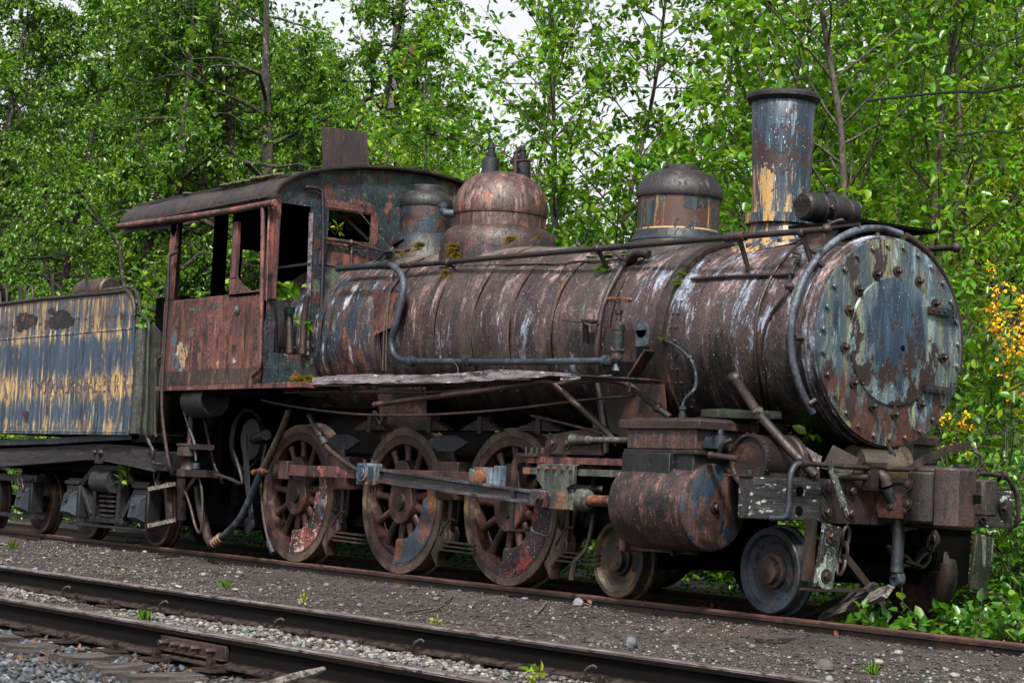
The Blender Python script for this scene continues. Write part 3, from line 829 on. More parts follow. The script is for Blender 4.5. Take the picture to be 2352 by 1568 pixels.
q = MB().tube([(3.9, .66, 2.68), (4.9, .66, 2.655)], .023, 12).ball((4.92, .66, 2.655), .04)
P(q, 'handrail', 'rust_dark')
# ring pipe round the smokebox
q = MB()
ring = []
for a in range(132, -8, -7):
    ring.append(Vector((4.80 + .03 * math.cos(R(a * 2)), -.80 * math.sin(R(a)), ZC + .01 + .80 * math.cos(R(a)))))
ring += [Vector((4.83, .18, ZC + .79))]
q.tube(ring, .026, 12)
rp = P(q, 'ring_pipe', 'grey_pipe')
q = MB().tube([Vector((4.86, .80 * math.sin(R(a)), ZC + .80 * math.cos(R(a)))) for a in range(14, 110, 8)], .026, 12)
P(q, 'ring_pipe', 'rust_dark')
for a in (126, 92, 50, 4, -20):
    P(MB().tube([(4.81, -.80 * math.sin(R(a)), ZC + .80 * math.cos(R(a))), (4.84, -.70 * math.sin(R(a)), ZC + .70 * math.cos(R(a)))], .022, 10), 'ring_bracket', 'rust_dark', rp)

# ---- blow pipe along the boiler (blue) with the valve
q = MB()
bp = [Q(775, 617, y=-.82), Q(830, 613, y=-.83), Q(885, 608, y=-.84), Q(912, 618, y=-.86), Q(926, 645, y=-.88), Q(925, 675, y=-.9), Q(910, 740, y=-.92), Q(899, 785, y=-.92),
      Q(906, 815, y=-.92), Q(929, 828, y=-.92), Q(960, 829, y=-.92)]
q.tube(bp, .03, 14)
q.tube([Q(950, 829, y=-.92), Q(1180, 831, y=-.92), Q(1400, 828, y=-.92)], .026, 14)
bpipe = P(q, 'blower_pipe', 'slate')
for X in (944, 1074, 1393):
    q = MB()
    c = Q(X, 829, y=-.92); q.lathe([(.03, -.035), (.046, -.03), (.046, -.005), (.036, 0), (.046, .005), (.046, .03), (.03, .035)], c, (1, 0, 0), 12)
    P(q, 'pipe_union', 'slate' if X != 1074 else 'rust_dark', bpipe)
P(MB().tube([Q(885, 608, y=-.84), Q(893, 609, y=-.84)], .042, 12), 'pipe_union', 'rust_brown', bpipe)
vc = Q(1418, 800, y=-.95)
q = MB().lathe([(.05, -.015), (.058, 0), (.058, .02), (.05, .022), (.05, .13), (.055, .135), (.055, .175), (.04, .18), (.022, .20), (.022, .255), (.03, .26), (.03, .285), (.01, .29), (.01, .37)], vc, (0, 0, 1), 20)
valve = P(q, 'globe_valve', 'blue_black')
q = MB().lathe([(.064, -.02), (.064, .012)], vc, (0, 0, 1), 6)
q.tube([vc + Vector((0, 0, -.02)), vc + Vector((-.005, 0, -.07)), vc + Vector((-.05, .02, -.095)), vc + Vector((-.10, .03, -.095))], .042, 12)
q.lathe([(.02, -.17), (.03, -.165), (.02, -.13), (.012, -.10)], vc + Vector((-.01, 0, 0)), (0, 0, 1), 12)
P(q, 'valve_elbow', 'grey_pipe', valve)
hc = vc + Vector((0, 0, .365))
q = MB().lathe([(.088, -.008), (.096, 0), (.088, .008), (.080, 0), (.088, -.008)], hc, (0, 0, 1), 24)
for k in range(3):
    a = R(120 * k + 20); q.beam(hc, hc + Vector((.085 * math.cos(a), .085 * math.sin(a), 0)), .016, .008)
for k in range(12):
    a = R(30 * k); q.ball(hc + Vector((.09 * math.cos(a), .09 * math.sin(a), 0)), .014, 6)
P(q, 'valve_handwheel', 'rust_orange', valve)
q = MB().box((vc.x - .01, vc.y + .02, vc.z - .1), (vc.x + .1, vc.y + .10, vc.z + .14)).beam(vc + Vector((.15, .03, -.22)), vc + Vector((.30, .06, -.02)), .12, .015)
P(q, 'valve_bracket', 'rust_dark', valve)
c = vc + Vector((.16, .10, .14))
P(MB().box((c.x - .06, c.y - .01, c.z - .12), (c.x + .06, c.y + .02, c.z)).lathe([(.06, -.01), (.06, .02)], c, (0, 1, 0), 24, 0, 360), 'cover_plate', 'grey_pipe', valve)
# sand pipe from the dome down the barrel
q = MB().tube([QB(1443, 598, .02), QB(1425, 620, .03), QB(1398, 670, .03), QB(1381, 720, .03), QB(1373, 780, .03), QB(1371, 830, .03), QB(1374, 872, .03)], .021, 10)
sp = P(q, 'sand_pipe', 'rust_brown')
q = MB().ball(QB(1452, 590, .05), .05).tube([QB(1440, 600, .03), QB(1465, 582, .08), QB(1490, 585, .06)], .035, 10).tube([QB(1410, 582, .05), QB(1432, 596, .04)], .012)
P(q, 'sand_trap', 'rust_dark', sp)
# small bracket shelf on the barrel
q = MB().beam(Q(1302, 738, y=-.86), Q(1366, 742, y=-.86), .09, .008).beam(Q(1345, 745, y=-.84), Q(1345, 785, y=-.8), .07, .01, up=(0, 1, 0)).beam(Q(1340, 736, y=-.88), Q(1368, 738, y=-.88), .05, .02)
P(q, 'shelf_bracket', 'rust_dark')
# long thin pipe above, and pipes on the smokebox
P(MB().tube([QB(1010, 614, .01), QB(1200, 607, .01), QB(1290, 606, .01), QB(1320, 601, .01), QB(1400, 598, .015), QB(1448, 590, .03)], .008, 6), 'lubricator_pipe', 'rust_brown')
q = MB().tube([QB(1588, 641, .02), QB(1700, 634, .02), QB(1815, 631, .02)], .013, 8)
for X in (1660, 1745, 1818): q.ball(QB(X, 637 - (X - 1588) * .03, .02), .022, 8)
P(q, 'smokebox_pipe', 'rust_dark')
P(MB().tube([QB(1840, 556, .02), QB(1805, 590, .02), QB(1770, 640, .02), QB(1745, 700, .02), QB(1735, 770, .02), QB(1737, 850, .02), QB(1750, 930, .02), QB(1757, 985, .02)], .012, 8), 'drain_pipe', 'rust_dark')
q = MB().tube([QB(1822, 580, .03), QB(1838, 586, .03), QB(1830, 604, .03), QB(1816, 628, .03), QB(1812, 655, .03), QB(1803, 680, .03), QB(1775, 715, .02), QB(1755, 760, .02), QB(1746, 830, .02), QB(1757, 900, .02), QB(1768, 985, .02)], .012, 8)
q.ball(QB(1813, 658, .03), .035, 8).ball(QB(1830, 604, .03), .025, 8).ball(QB(1818, 628, .03), .025, 8)
P(q, 'drain_cock_pipe', 'rust_dark')
# blue copper pipe to the valve chest
q = MB().tube([QB(1527, 783, .01), QB(1545, 790, .03), QB(1570, 808, .05), QB(1590, 832, .07), QB(1599, 865, .09), Q(1595, 893, y=-.95), Q(1573, 918, y=-.98), Q(1566, 940, y=-1.0), Q(1566, 958, y=-1.0)], .012, 10)
q.ball(QB(1584, 822, .06), .024, 8)
c = Q(1567, 958, y=-1.0)
q.lathe([(.028, -.02), (.028, .02), (.022, .025), (.022, .05), (.03, .055), (.03, .075), (.018, .08)], c, (0, 0, 1), 8)
P(q, 'lubricator_feed', 'slate')
# brace from smokebox to the front deck
q = MB().tube([QB(1682, 868, .0), QB(1700, 885, .05), Q(1742, 950, y=-.88), Q(1805, 1022, y=-.84), Q(1872, 1092, z=.96)], [.045, .036, .034, .034, .036], 12, smooth=False)
q.ball(QB(1690, 870, .02), .055).ball(Q(1742, 948, y=-.88), .05, 8)
P(q, 'smokebox_brace', 'rust_dark')

# ---- headlight platform and turbo generator
plat = MB()
plat.prism([(4.16, -.28), (4.85, -.25), (4.86, .50), (4.82, .52), (4.20, .45)], 'z', 2.74, 2.762).wob(.006, 2)
platform = P(plat, 'headlight_platform', 'soot_and_shade')
q = MB().box((4.30, -.27, 2.735), (4.86, -.255, 2.715))
P(q, 'platform_edge', 'rust_dark', platform)
q = MB().box((4.26, -.22, 2.55), (4.30, .25, 2.74)).box((4.32, -.24, 2.56), (4.62, -.22, 2.74)).box((4.66, -.14, 2.5), (4.70, .3, 2.74)).box((4.28, -.26, 2.56), (4.64, -.235, 2.575))
P(q, 'platform_bracket', 'rust_brown', platform)
gx, gz = 4.32, 2.895
q = MB().lathe([(.0, -.325), (.085, -.325), (.1, -.31), (.105, -.29), (.105, -.17), (.112, -.165), (.112, -.145), (.105, -.14), (.108, -.10), (.128, -.095), (.132, -.085), (.132, -.045), (.125, -.04), (.125, -.01), (.108, 0), (.1, .02), (.1, .09), (.104, .095), (.104, .115), (.1, .12), (.098, .18), (.08, .20), (0, .2)], (gx, .02, gz), (0, 1, 0), 40)
gen = P(q, 'turbo_generator', 'black')
q = MB().box((gx - .08, -.12, 2.76), (gx + .08, .12, 2.81)).bolt((gx + .02, -.06, gz + .125), (0, 0, 1), .03, .03, 8).bolt((gx, .12, gz + .1), (0, 0, 1), .012, .02).bolt((gx + .11, -.12, gz - .0), (1, 0, 0), .02, .025)
P(q, 'generator_mount', 'rust_dark', gen)
def text(s, size, mat, parent, loc, rot, ext=.002, align='CENTER', name='lettering', sx=1.0):
    cu = bpy.data.curves.new(name, 'FONT'); cu.body = s; cu.size = size; cu.extrude = ext; cu.align_x = align
    tmp = bpy.data.objects.new('tmp', cu)
    col.objects.link(tmp)
    bpy.context.view_layer.update()
    me = bpy.data.meshes.new_from_object(tmp.evaluated_get(bpy.context.evaluated_depsgraph_get()))
    bpy.data.objects.remove(tmp)
    me.transform(Matrix.Diagonal((sx, 1, 1, 1)))
    me.transform(rot.to_4x4())
    off = OFF.get(parent.name, Vector((0, 0, 0)))
    me.transform(Matrix.Translation(Vector(loc) - off))
    me.materials.clear(); me.materials.append(M[mat])
    o = bpy.data.objects.new(name, me); link(o, parent); OFF[o.name] = off
    return o
ROTY = Matrix(((1, 0, 0), (0, 0, -1), (0, 1, 0)))          # text in the xz plane, facing -y
for s_, dz in (('NATIONAL', .022), ('TURBO CO', -.008), ('BUILT', -.038)):
    text(s_, .036, 'rust_dark', gen, (gx, -.3055, gz + dz), ROTY, .003)
q = MB().tube([Q(1905, 545, y=-.34), Q(1838 + 30, 542, y=-.36), Q(1866, 585, y=-.42), Q(1882, 590, y=-.44), Q(1890, 560, y=-.42), Q(1893, 535, y=-.4), Q(1905, 512, y=-.38), Q(1917, 508, y=-.36)], .014, 8, smooth=True)
q = MB().tube([Q(1842, 556, y=-.42), Q(1868, 576, y=-.42), Q(1884, 582, y=-.42), Q(1892, 565, y=-.42), Q(1894, 535, y=-.42), Q(1903, 518, y=-.4), Q(1925, 507, y=-.36), Q(1938, 506, y=-.34)], .013, 8)
P(q, 'generator_steam_pipe', 'rust_brown', gen)
q = MB().tube([Q(1866, 545, y=-.2), Q(1867, 522, y=-.2), Q(1880, 520, y=-.2), Q(1920, 527, y=-.2)], .012, 8)
P(q, 'conduit', 'rust_brown', gen)

# ---- cylinder, valve chest
CY = -1.02
def cylinder_block(sgn):
    y = CY * sgn
    q = MB().lathe([(.0, 0), (.28, .0), (.308, .02), (.316, .10), (.314, .40), (.305, .60), (.302, .62), (.302, .78)], (3.50, y, .712), (1, 0, 0), 56)
    cyl = P(q, 'cylinder', 'jacket')
    q = MB().lathe([(.302, 0), (.300, .012), (.285, .022), (0, .024)], (4.28, y, .715), (1, 0, 0), 56)
    cov = P(q, 'cylinder_cover', 'cover', cyl)
    P(MB().lathe([(.04, .02), (.038, .035)], (4.28, y, .715), (1, 0, 0), 16).bolt((4.31, y, .715), (1, 0, 0), .025, .035, 6), 'cover_nut', 'rust_dark', cov)
    # steam chest
    yo, yi = (-1.19, -.62) if sgn > 0 else (.62, 1.19)
    q = MB().box((3.54, yo - (.045 if sgn > 0 else 0), .80), (4.06, yi, 1.075)).box((4.06, yo, .80), (4.26, yi, 1.075)).box((3.52, yo - .015, 1.07), (4.30, yi, 1.10))
    ch = P(q, 'steam_chest_base', 'black', cyl, bevel=.006)
    q = MB().box((3.54, yo - .005, 1.10), (4.285, yi, 1.255))
    P(q, 'steam_chest', 'cover', cyl, bevel=.012)
    q = MB()
    q.add([(3.47, yo - .03, 1.245), (4.34, yo - .03, 1.245), (4.34, yi, 1.245), (3.47, yi, 1.245), (3.47, yo - .03, 1.305), (4.34, yo - .03, 1.305), (4.34, yi, 1.305), (3.47, yi, 1.305), (3.52, yo + .01, 1.325), (4.30, yo + .01, 1.325), (4.30, yi, 1.325), (3.52, yi, 1.325)],
          [(0, 3, 2, 1), (0, 1, 5, 4), (1, 2, 6, 5), (2, 3, 7, 6), (3, 0, 4, 7), (4, 5, 9, 8), (5, 6, 10, 9), (6, 7, 11, 10), (7, 4, 8, 11), (8, 9, 10, 11)])
    P(q, 'steam_chest_lid', 'rust_brown', cyl, bevel=.006)
    return cyl
cyl = cylinder_block(1)
cylinder_block(-1)
q = MB().box((4.287, -1.13, 1.12), (4.32, -.92, 1.20)).lathe([(.055, 0), (.055, .09)], (4.34, -1.02, 1.12), (0, 0, 1), 12).bolt((4.34, -1.02, 1.21), (0, 0, 1), .02, .04)
P(q, 'relief_valve', 'slate', cyl)
# saddle and mossy deck under the smokebox
q = MB().box((3.55, -.66, .70), (4.40, .66, 1.32)).wob(.002)
P(q, 'cylinder_saddle', 'soot_and_shade')
q = MB().beam((3.98, -.80, 1.385), (4.60, -.80, 1.37), .22, .05).wob(.014, 7)
P(q, 'mossy_ledge', 'olive')
# valve rod and its guide
q = MB().lathe([(.035, .10), (.023, .12), (.023, .62), (.04, .64), (.04, .80)], (2.78, -1.02, 1.17), (1, 0, 0), 16)
q.lathe([(0, 0), (.045, 0), (.045, .015), (.035, .1), (.03, .22)], (2.68, -1.02, 1.17), (1, 0, 0), 20)
P(q, 'valve_rod', 'crosshead')
# piston rod, guides, crosshead
q = MB().lathe([(.042, 0), (.042, .8)], (2.84, CY, .72), (1, 0, 0), 20)
P(q, 'piston_rod', 'rust_orange')
q = MB().lathe([(.06, -.1), (.06, 0), (.085, .02), (.085, .08), (.07, .12), (.05, .13)], (2.80, CY, .72), (1, 0, 0), 20)
P(q, 'piston_rod_boss', 'crosshead')
q = MB().box((2.08, -1.075, .985), (3.60, -.99, 1.033))
g1 = P(q, 'guide_bar', 'rust')
q = MB().box((2.12, -1.06, .90), (3.62, -1.0, .95))
P(q, 'guide_bar', 'crosshead')
q = MB()
q.prism([(2.38, .975), (2.84, .975), (2.84, .83), (2.75, .80), (2.75, .64), (2.52, .64), (2.50, .76), (2.38, .86)], 'y', -1.12, -1.085)
q.box((2.38, -1.085, .97), (2.84, -.98, .983)).box((2.55, -1.085, .64), (2.80, -.98, .80))
xh = P(q, 'crosshead', 'crosshead', bevel=.008)
for k in range(5): P(MB().bolt((2.41 + k * .10, -1.12, .945), (0, -1, 0), .015, .018, 8), 'bolt', 'rust_orange', xh)
q = MB().lathe([(.085, 0), (.075, .03), (.055, .035)], (2.50, -1.10, .715), (0, -1, 0), 24).lathe([(.05, .03), (.05, .085), (.03, .09), (.03, .12)], (2.50, -1.10, .715), (0, -1, 0), 6)
P(q, 'crosshead_pin', 'rust_dark', xh)
# guide yoke
q = MB().beam((2.13, -1.15, .995), (2.13, -1.15, .46), .045, .018, up=(0, 1, 0)).beam((2.10, -1.12, 1.0), (2.10, -.3, 1.0), .05, .03).beam((2.15, -1.15, .465), (2.15, -1.0, .465), .035, .02)
q.box((2.08, -1.1, 1.033), (2.35, -.98, 1.06))
P(q, 'guide_yoke', 'rust_dark')
for k in range(4): P(MB().bolt((2.12 + k * .07, -1.03, 1.055), (0, 0, 1), .016, .05, 6), 'bolt', 'rust_dark', g1)
q = MB().prism([(2.30, 1.06), (2.30, 1.15), (2.36, 1.21), (2.95, 1.27), (3.0, 1.06)], 'y', -.99, -.965)
yk = P(q, 'yoke_plate', 'rust_dark')
for x in (2.40, 2.58): P(MB().bolt((x, -.99, 1.14), (0, -1, 0), .03, .03, 6, True), 'bolt', 'rust_dark', yk)
P(MB().tube([(2.38, -1.14, .50), (2.40, -1.14, .46), (2.55, -1.1, .44), (2.57, -1.1, .56)], .01, 6), 'cotter_wire', 'slate', xh)

# ---- side rods and main rod
def pinx(x): return x
PZ = .855
def rod(x0, x1, z0, z1, y, name, mat, h=.085, t=.04):
    q = MB(); q.beam((x0, y, z0), (x1, y, z1), t, h)
    return P(q, name, mat, bevel=.004)
sr = rod(-1.62, -.1, PZ, PZ, -1.01, 'side_rod', 'rod_red', .10, .045)
sr2 = rod(-.02, 1.40, PZ, PZ, -1.0, 'side_rod', 'rod_red', .085, .045)
q = MB().box((-1.72, -1.05, PZ - .085), (-1.55, -.98, PZ + .085))
P(q, 'rod_end', 'rust_brown', sr, bevel=.006)
P(MB().lathe([(.06, 0), (.06, .045), (.05, .05), (0, .05)], (-1.80, -1.0, PZ), (0, -1, 0), 28).box((-1.87, -1.02, PZ - .08), (-1.74, -.97, PZ + .08)), 'crank_pin_cap', 'rust_dark', sr)
q = MB().box((1.46, -1.06, PZ - .085), (1.70, -.98, PZ + .085)); q.box((1.38, -1.05, PZ - .10), (1.45, -.98, PZ + .07)).box((1.72, -1.05, PZ - .08), (1.80, -.98, PZ + .1))
SP(q, 'rod_end', 'rod_blue', sr2, bevel=.006)
P(MB().lathe([(.062, 0), (.062, .04), (.05, .046), (0, .046)], (1.59, -1.06, PZ), (0, -1, 0), 24), 'crank_pin_cap', 'rust_orange', sr2)
# main rod: fluted
a = Vector((0.06, -1.135, .845)); bb = Vector((2.50, -1.135, .715)); d = (bb - a).normalized(); up = Vector((-d.z, 0, d.x))
q = MB()
for s_ in (-1, 1): q.beam(a + up * s_ * .050 + d * .10, bb + up * s_ * .042 - d * .12, .05, .024, up=(0, 0, 1))
q.beam(a + d * .1 + Vector((0, .012, 0)), bb - d * .12 + Vector((0, .012, 0)), .016, .09)
mr = P(q, 'main_rod', 'rod', bevel=.003)
q = MB().beam(bb - d * .14, bb + d * .05, .06, .13).beam(a + d * .1, a + d * .14, .058, .15)
SP(q, 'rod_end', 'rod', mr, bevel=.006)
q = MB().box((-.14, -1.17, PZ - .10), (.15, -1.09, PZ + .085))
big = P(q, 'big_end', 'rod_blue', mr, bevel=.006)
P(MB().lathe([(.082, 0), (.08, .02), (.07, .026), (.05, .02), (.045, .032), (0, .032)], (-.03, -1.17, PZ), (0, -1, 0), 32), 'big_end_cap', 'rod_blue', big)
P(MB().box((.06, -1.18, PZ - .08), (.13, -1.165, PZ + .06)), 'wedge_block', 'slate', big)
q = MB()
for x in (.03, .08, .12): q.bolt((x, -1.13, PZ - .10), (0, 0, -1), .014, .07, 6)
for x in (-.08, .05, .11): q.bolt((x, -1.13, PZ + .085), (0, 0, 1), .014, .03, 6)
SP(q, 'bolt', 'rust_dark', big)

# ---- driving wheels
def driver(name, x, ysgn, rr, cwmat, crank):
    root = None
    y0 = -.79                      # outer face; built for the camera side, at origin
    q = MB().lathe([(rr - .075, .01), (rr - .07, -.0), (rr - .005, .0), (rr, .006), (rr + .004, .155), (rr + .028, .163), (rr + .028, .18), (rr + .005, .19), (rr - .08, .19), (rr - .075, .01)], (0, -.07, 0), (0, 1, 0), 96)
    t = q
    me_parts = [(q, 'tyre', 'tyre')]
    q = MB().lathe([(rr - .07, .0), (rr - .07, .12), (rr - .145, .11), (rr - .155, .06), (rr - .145, -.005), (rr - .075, -.012), (rr - .07, .0)], (0, -.06, 0), (0, 1, 0), 96)
    me_parts.append((q, 'rim', 'wheel'))
    q = MB()
    N = 13
    for k in range(N):
        a = 2 * math.pi * (k + .35) / N
        d = Vector((math.cos(a), 0, math.sin(a)))
        vs = []; m = 10
        for (t_, w, th) in ((.09, .05, .045), (.20, .038, .036), (rr - .22, .03, .03), (rr - .13, .05, .038)):
            _, sd_, u_ = frame(d, (0, 1, 0))
            for j in range(m):
                b_ = 2 * math.pi * j / m
                vs.append(d * t_ + sd_ * w * math.cos(b_) + u_ * th * math.sin(b_))
        fs = [(i * m + j, i * m + (j + 1) % m, (i + 1) * m + (j + 1) % m, (i + 1) * m + j) for i in range(3) for j in range(m)]
        q.add(vs, fs)
    me_parts.append((q, 'spokes', 'wheel'))
    # hub with the crank boss
    q = MB(); poly = []
    for k in range(24):
        a = R(180 + k * 180 / 23); poly.append((.185 * math.cos(a), .185 * math.sin(a) - .02))
    for k in range(16):
        a = R(0 + k * 180 / 15); poly.append((.13 * math.cos(a), .13 * math.sin(a) + crank))
    q.prism(poly, 'y', -.085, .1)
    me_parts.append((q, 'hub', 'wheel'))
    q = MB().lathe([(.085, 0), (.08, .02), (0, .022)], (0, -.085, -.01), (0, -1, 0), 28)
    me_parts.append((q, 'axle_end', 'rust_dark'))
    q = MB(); poly = []
    a0, a1 = 262, 382
    for k in range(25): a = R(a0 + (a1 - a0) * k / 24); poly.append(((rr - .085) * math.cos(a), (rr - .085) * math.sin(a)))
    ri = rr - .30
    for k in range(25):
        a = R(a1 - (a1 - a0) * k / 24)
        poly.append(((ri + (.07 if k < 4 else 0)) * math.cos(a), (ri + (.07 if k < 4 else 0)) * math.sin(a)))
    q.prism(poly, 'y', -.075, .0)
    me_parts.append((q, 'counterweight', cwmat))
    for (q, nm, mt) in me_parts:
        if root is None:
            root = empty(name); OFF[root.name] = Vector((0, 0, 0))
            root.parent = loco
        P(q, nm, mt, root, bevel=.012 if nm in ('counterweight', 'hub') else 0)
    root.location = (x, ysgn * .72, rr)
    if ysgn > 0: root.rotation_euler.z = math.pi
    return root
RD = .635
w1 = driver('driving_wheel', -1.80, -1, RD + .01, 'cw_red', .215)
w2 = driver('driving_wheel', 0.0, -1, RD, 'cw_blue', .22)
w3 = driver('driving_wheel', 1.588, -1, RD, 'cw_dark', .22)
for w_ in (w1, w2, w3):
    c_ = copy_tree(w_, loco); c_.location.y = .72; c_.rotation_euler.z = math.pi
for x in (-1.8, 0, 1.588):
    P(MB().tube([(x, -.7, RD), (x, .7, RD)], .09, 16), 'axle', 'soot_and_shade')

# ---- pilot truck wheels
def plate_wheel(rr, mat, mat2, flange=True):
    root = empty('truck_wheel'); root.parent = loco
    q = MB().lathe([(0, .06), (.09, .06), (.10, .045), (.17, .05), (rr - .10, .05), (rr - .055, .03), (rr - .04, .0), (rr - .008, .0), (rr, .008), (rr + .003, .09), (rr + .026, .10), (rr + .026, .125), (rr, .14), (rr - .05, .14), (0, .12)], (0, -.07, 0), (0, 1, 0), 80)
    w = P(q, 'wheel_disc', mat, root)
    q = MB().lathe([(.125, .03), (.12, .05), (.10, .055)], (0, 0, 0), (0, -1, 0), 28).lathe([(.095, .05), (.09, .095), (.075, .10), (0, .1)], (0, 0, 0), (0, -1, 0), 28)
    P(q, 'hub', mat2, root)
    return root
pw = plate_wheel(.292, 'pilot_wheel', 'cover')
pw.location = (4.624, -.72, .292 + .012)
def arc_text(word, rad, a_mid, parent, mat, size=.042, y=-.022):
    # raised foundry letters round the disc, a_mid measured clockwise from the top as one looks at the face
    step = size * .78 / rad
    tot = step * (len(word) - 1)
    for i, ch in enumerate(word):
        if ch == ' ': continue
        a = R(a_mid) - tot / 2 + step * i
        rot = ROTY @ Matrix.Rotation(-a, 3, 'Z')
        loc = Vector((rad * math.sin(a), y, rad * math.cos(a)))
        yield ch, rot, loc
q_letters = []
def letters(parent, items, size, mat):
    bmv = MB()
    for ch, rot, loc in items:
        cu = bpy.data.curves.new('l', 'FONT'); cu.body = ch; cu.size = size; cu.extrude = .004; cu.align_x = 'CENTER'; cu.resolution_u = 2
        tmp = bpy.data.objects.new('tmp', cu); col.objects.link(tmp); bpy.context.view_layer.update()
        me = bpy.data.meshes.new_from_object(tmp.evaluated_get(bpy.context.evaluated_depsgraph_get())); bpy.data.objects.remove(tmp)
        me.transform(rot.to_4x4()); me.transform(Matrix.Translation(loc))
        bmv.add([v.co for v in me.vertices], [tuple(p.vertices) for p in me.polygons])
        bpy.data.meshes.remove(me)
    return P(bmv, 'foundry_lettering', mat, parent, smooth=False, clean=False)
it = []
for wd, am in (('DOMINION', 22), ('WHEEL', 68), ('&', 98), ('FOUNDRIES', 136), ('TORONTO CAN', 262), ('MAY', 325)):
    it += list(arc_text(wd, .185, am, pw, 'pilot_wheel', .034))
letters(pw, it, .034, 'pilot_wheel')
pw2 = plate_wheel(.292, 'yellow_wheel', 'rust_dark'); pw2.location = (2.986, -.72, .292)
for src in (pw, pw2):
    c_ = plate_wheel(.292, 'rust_dark', 'soot_and_shade'); c_.location = (src.location.x, .72, .30); c_.rotation_euler.z = math.pi
q = MB().tube([(4.624, -.65, .3), (4.624, .65, .3)], .07, 14).tube([(2.986, -.65, .292), (2.986, .65, .292)], .07, 14)
SP(q, 'truck_axle', 'soot_and_shade')
q = MB()
for s_ in (-.52, .52): q.beam((2.7, s_, .42), (4.95, s_, .42), .08, .16)
q.box((3.55, -.5, .34), (4.05, .5, .5))
P(q, 'truck_frame', 'soot_and_shade')
q = MB().beam((3.22, -.86, .39), (3.92, -.86, .39), .03, .035).box((3.72, -.90, .355), (3.745, -.84, .46)).box((3.18, -.93, .36), (3.25, -.82, .50)).lathe([(.018, 0), (.018, .05)], (3.9, -.86, .39), (1, 0, 0), 8)
P(q, 'brake_beam', 'rust')

# ---- frame, firebox, springs, brake gear
q = MB()
for s_ in (-.56, .56):
    q.beam((-3.4, s_, .98), (3.5, s_, .98), .11, .12).beam((-2.6, s_, .42), (2.2, s_, .42), .10, .09)
    for x in (-2.35, -1.25, -.62, .62, 1.0, 2.15): q.box((x - .07, s_ - .052, .40), (x + .07, s_ + .052, .96))
    q.beam((3.4, s_, .80), (4.9, s_, .80), .11, .16)
P(q, 'frame', 'soot_and_shade')
q = MB().box((-2.55, -.50, .55), (-.45, .50, 2.0))
P(q, 'firebox', 'soot_and_shade')
q = MB().box((-2.3, -.48, .25), (-.6, .48, .55))
P(q, 'ash_pan', 'soot_and_shade')
q = MB().box((-.4, -.45, .5), (3.4, .45, 1.25))
P(q, 'motion_filler_box', 'soot_and_shade')  # dark box added to block the view through behind the wheels
# belly sheets hanging under the boiler
q = MB().prism([(-.55, 1.62), (.2, 1.62), (.25, 1.30), (-.45, 1.16)], 'y', -.74, -.72)
P(q, 'belly_sheet', 'rust_brown')
q = MB().prism([(2.6, 1.62), (3.35, 1.6), (3.42, 1.25), (3.2, 1.12), (2.75, 1.25)], 'y', -.72, -.70)
P(q, 'belly_sheet', 'rust_dark')
for x, s_ in ((.78, 1), (-.88, .9)):
    q = MB().prism([(x - .33 * s_, 1.14), (x - .13 * s_, 1.20), (x + .13 * s_, 1.20), (x + .33 * s_, 1.14), (x + .12 * s_, 1.06), (x - .12 * s_, 1.06)], 'y', -.88, -.85)
    P(q, 'equalizer', 'blue_black', bevel=.006)
for x in (.45, 1.2, 2.0, -.5):
    q = MB()
    for k in range(5): q.beam((x - .28 + k * .045, -.80, 1.25 + k * .016), (x + .28 - k * .045, -.80, 1.25 + k * .016), .07, .012)
    q.box((x - .03, -.845, 1.22), (x + .03, -.755, 1.36))
    P(q, 'leaf_spring', 'rust_dark')
q = MB().box((-1.15, -.90, .86), (-.72, -.62, 1.0)).box((-1.0, -.88, .7), (-.8, -.66, .86)).box((.62, -.9, .84), (1.0, -.62, .98)).box((.7, -.88, .66), (.9, -.66, .84))
SP(q, 'spring_hanger', 'rust_brown', bevel=.01)
for i, (x, mt) in enumerate(((-1.08, 'rust_brown'), (.66, 'pump'), (2.26, 'tyre'))):
    q = MB(); poly = []
    rr_ = RD + .03; c0 = (-1.8, 0, 1.588)[i]
    for k in range(9):
        a = R(-40 + k * 3.6); poly.append((c0 + rr_ * math.cos(a), RD + rr_ * math.sin(a)))
    for k in range(9):
        a = R(-12 - k * 3.6); rr2 = rr_ + .12 + .05 * math.sin(k * .8); poly.append((c0 + rr2 * math.cos(a), RD - .03 + rr2 * math.sin(a)))
    q.prism(poly, 'y', -.80, -.70)
    bs = P(q, 'brake_shoe', mt, bevel=.01)
    q = MB().beam((x + .10, -.78, .40), (x + .12, -.78, .86), .03, .05).tube([(x + .02, -.83, .36), (x + .1, -.84, .44), (x + .16, -.83, .5), (x + .24, -.83, .5)], .009, 6)
    q.tube([(x + .1, -.84, .80), (x + .28, -.6, .80)], .035, 12)
    P(q, 'brake_hanger', 'rust_brown', bs)
    q = MB()
    for k in range(3): q.beam((x + .03, -.80, .245 + k * .035), (x + .50, -.78, .235 + k * .035), .06, .014)
    q.bolt((x + .08, -.80, .33), (0, 0, 1), .025, .06, 6)
    P(q, 'brake_rigging', 'rust_brown', bs)
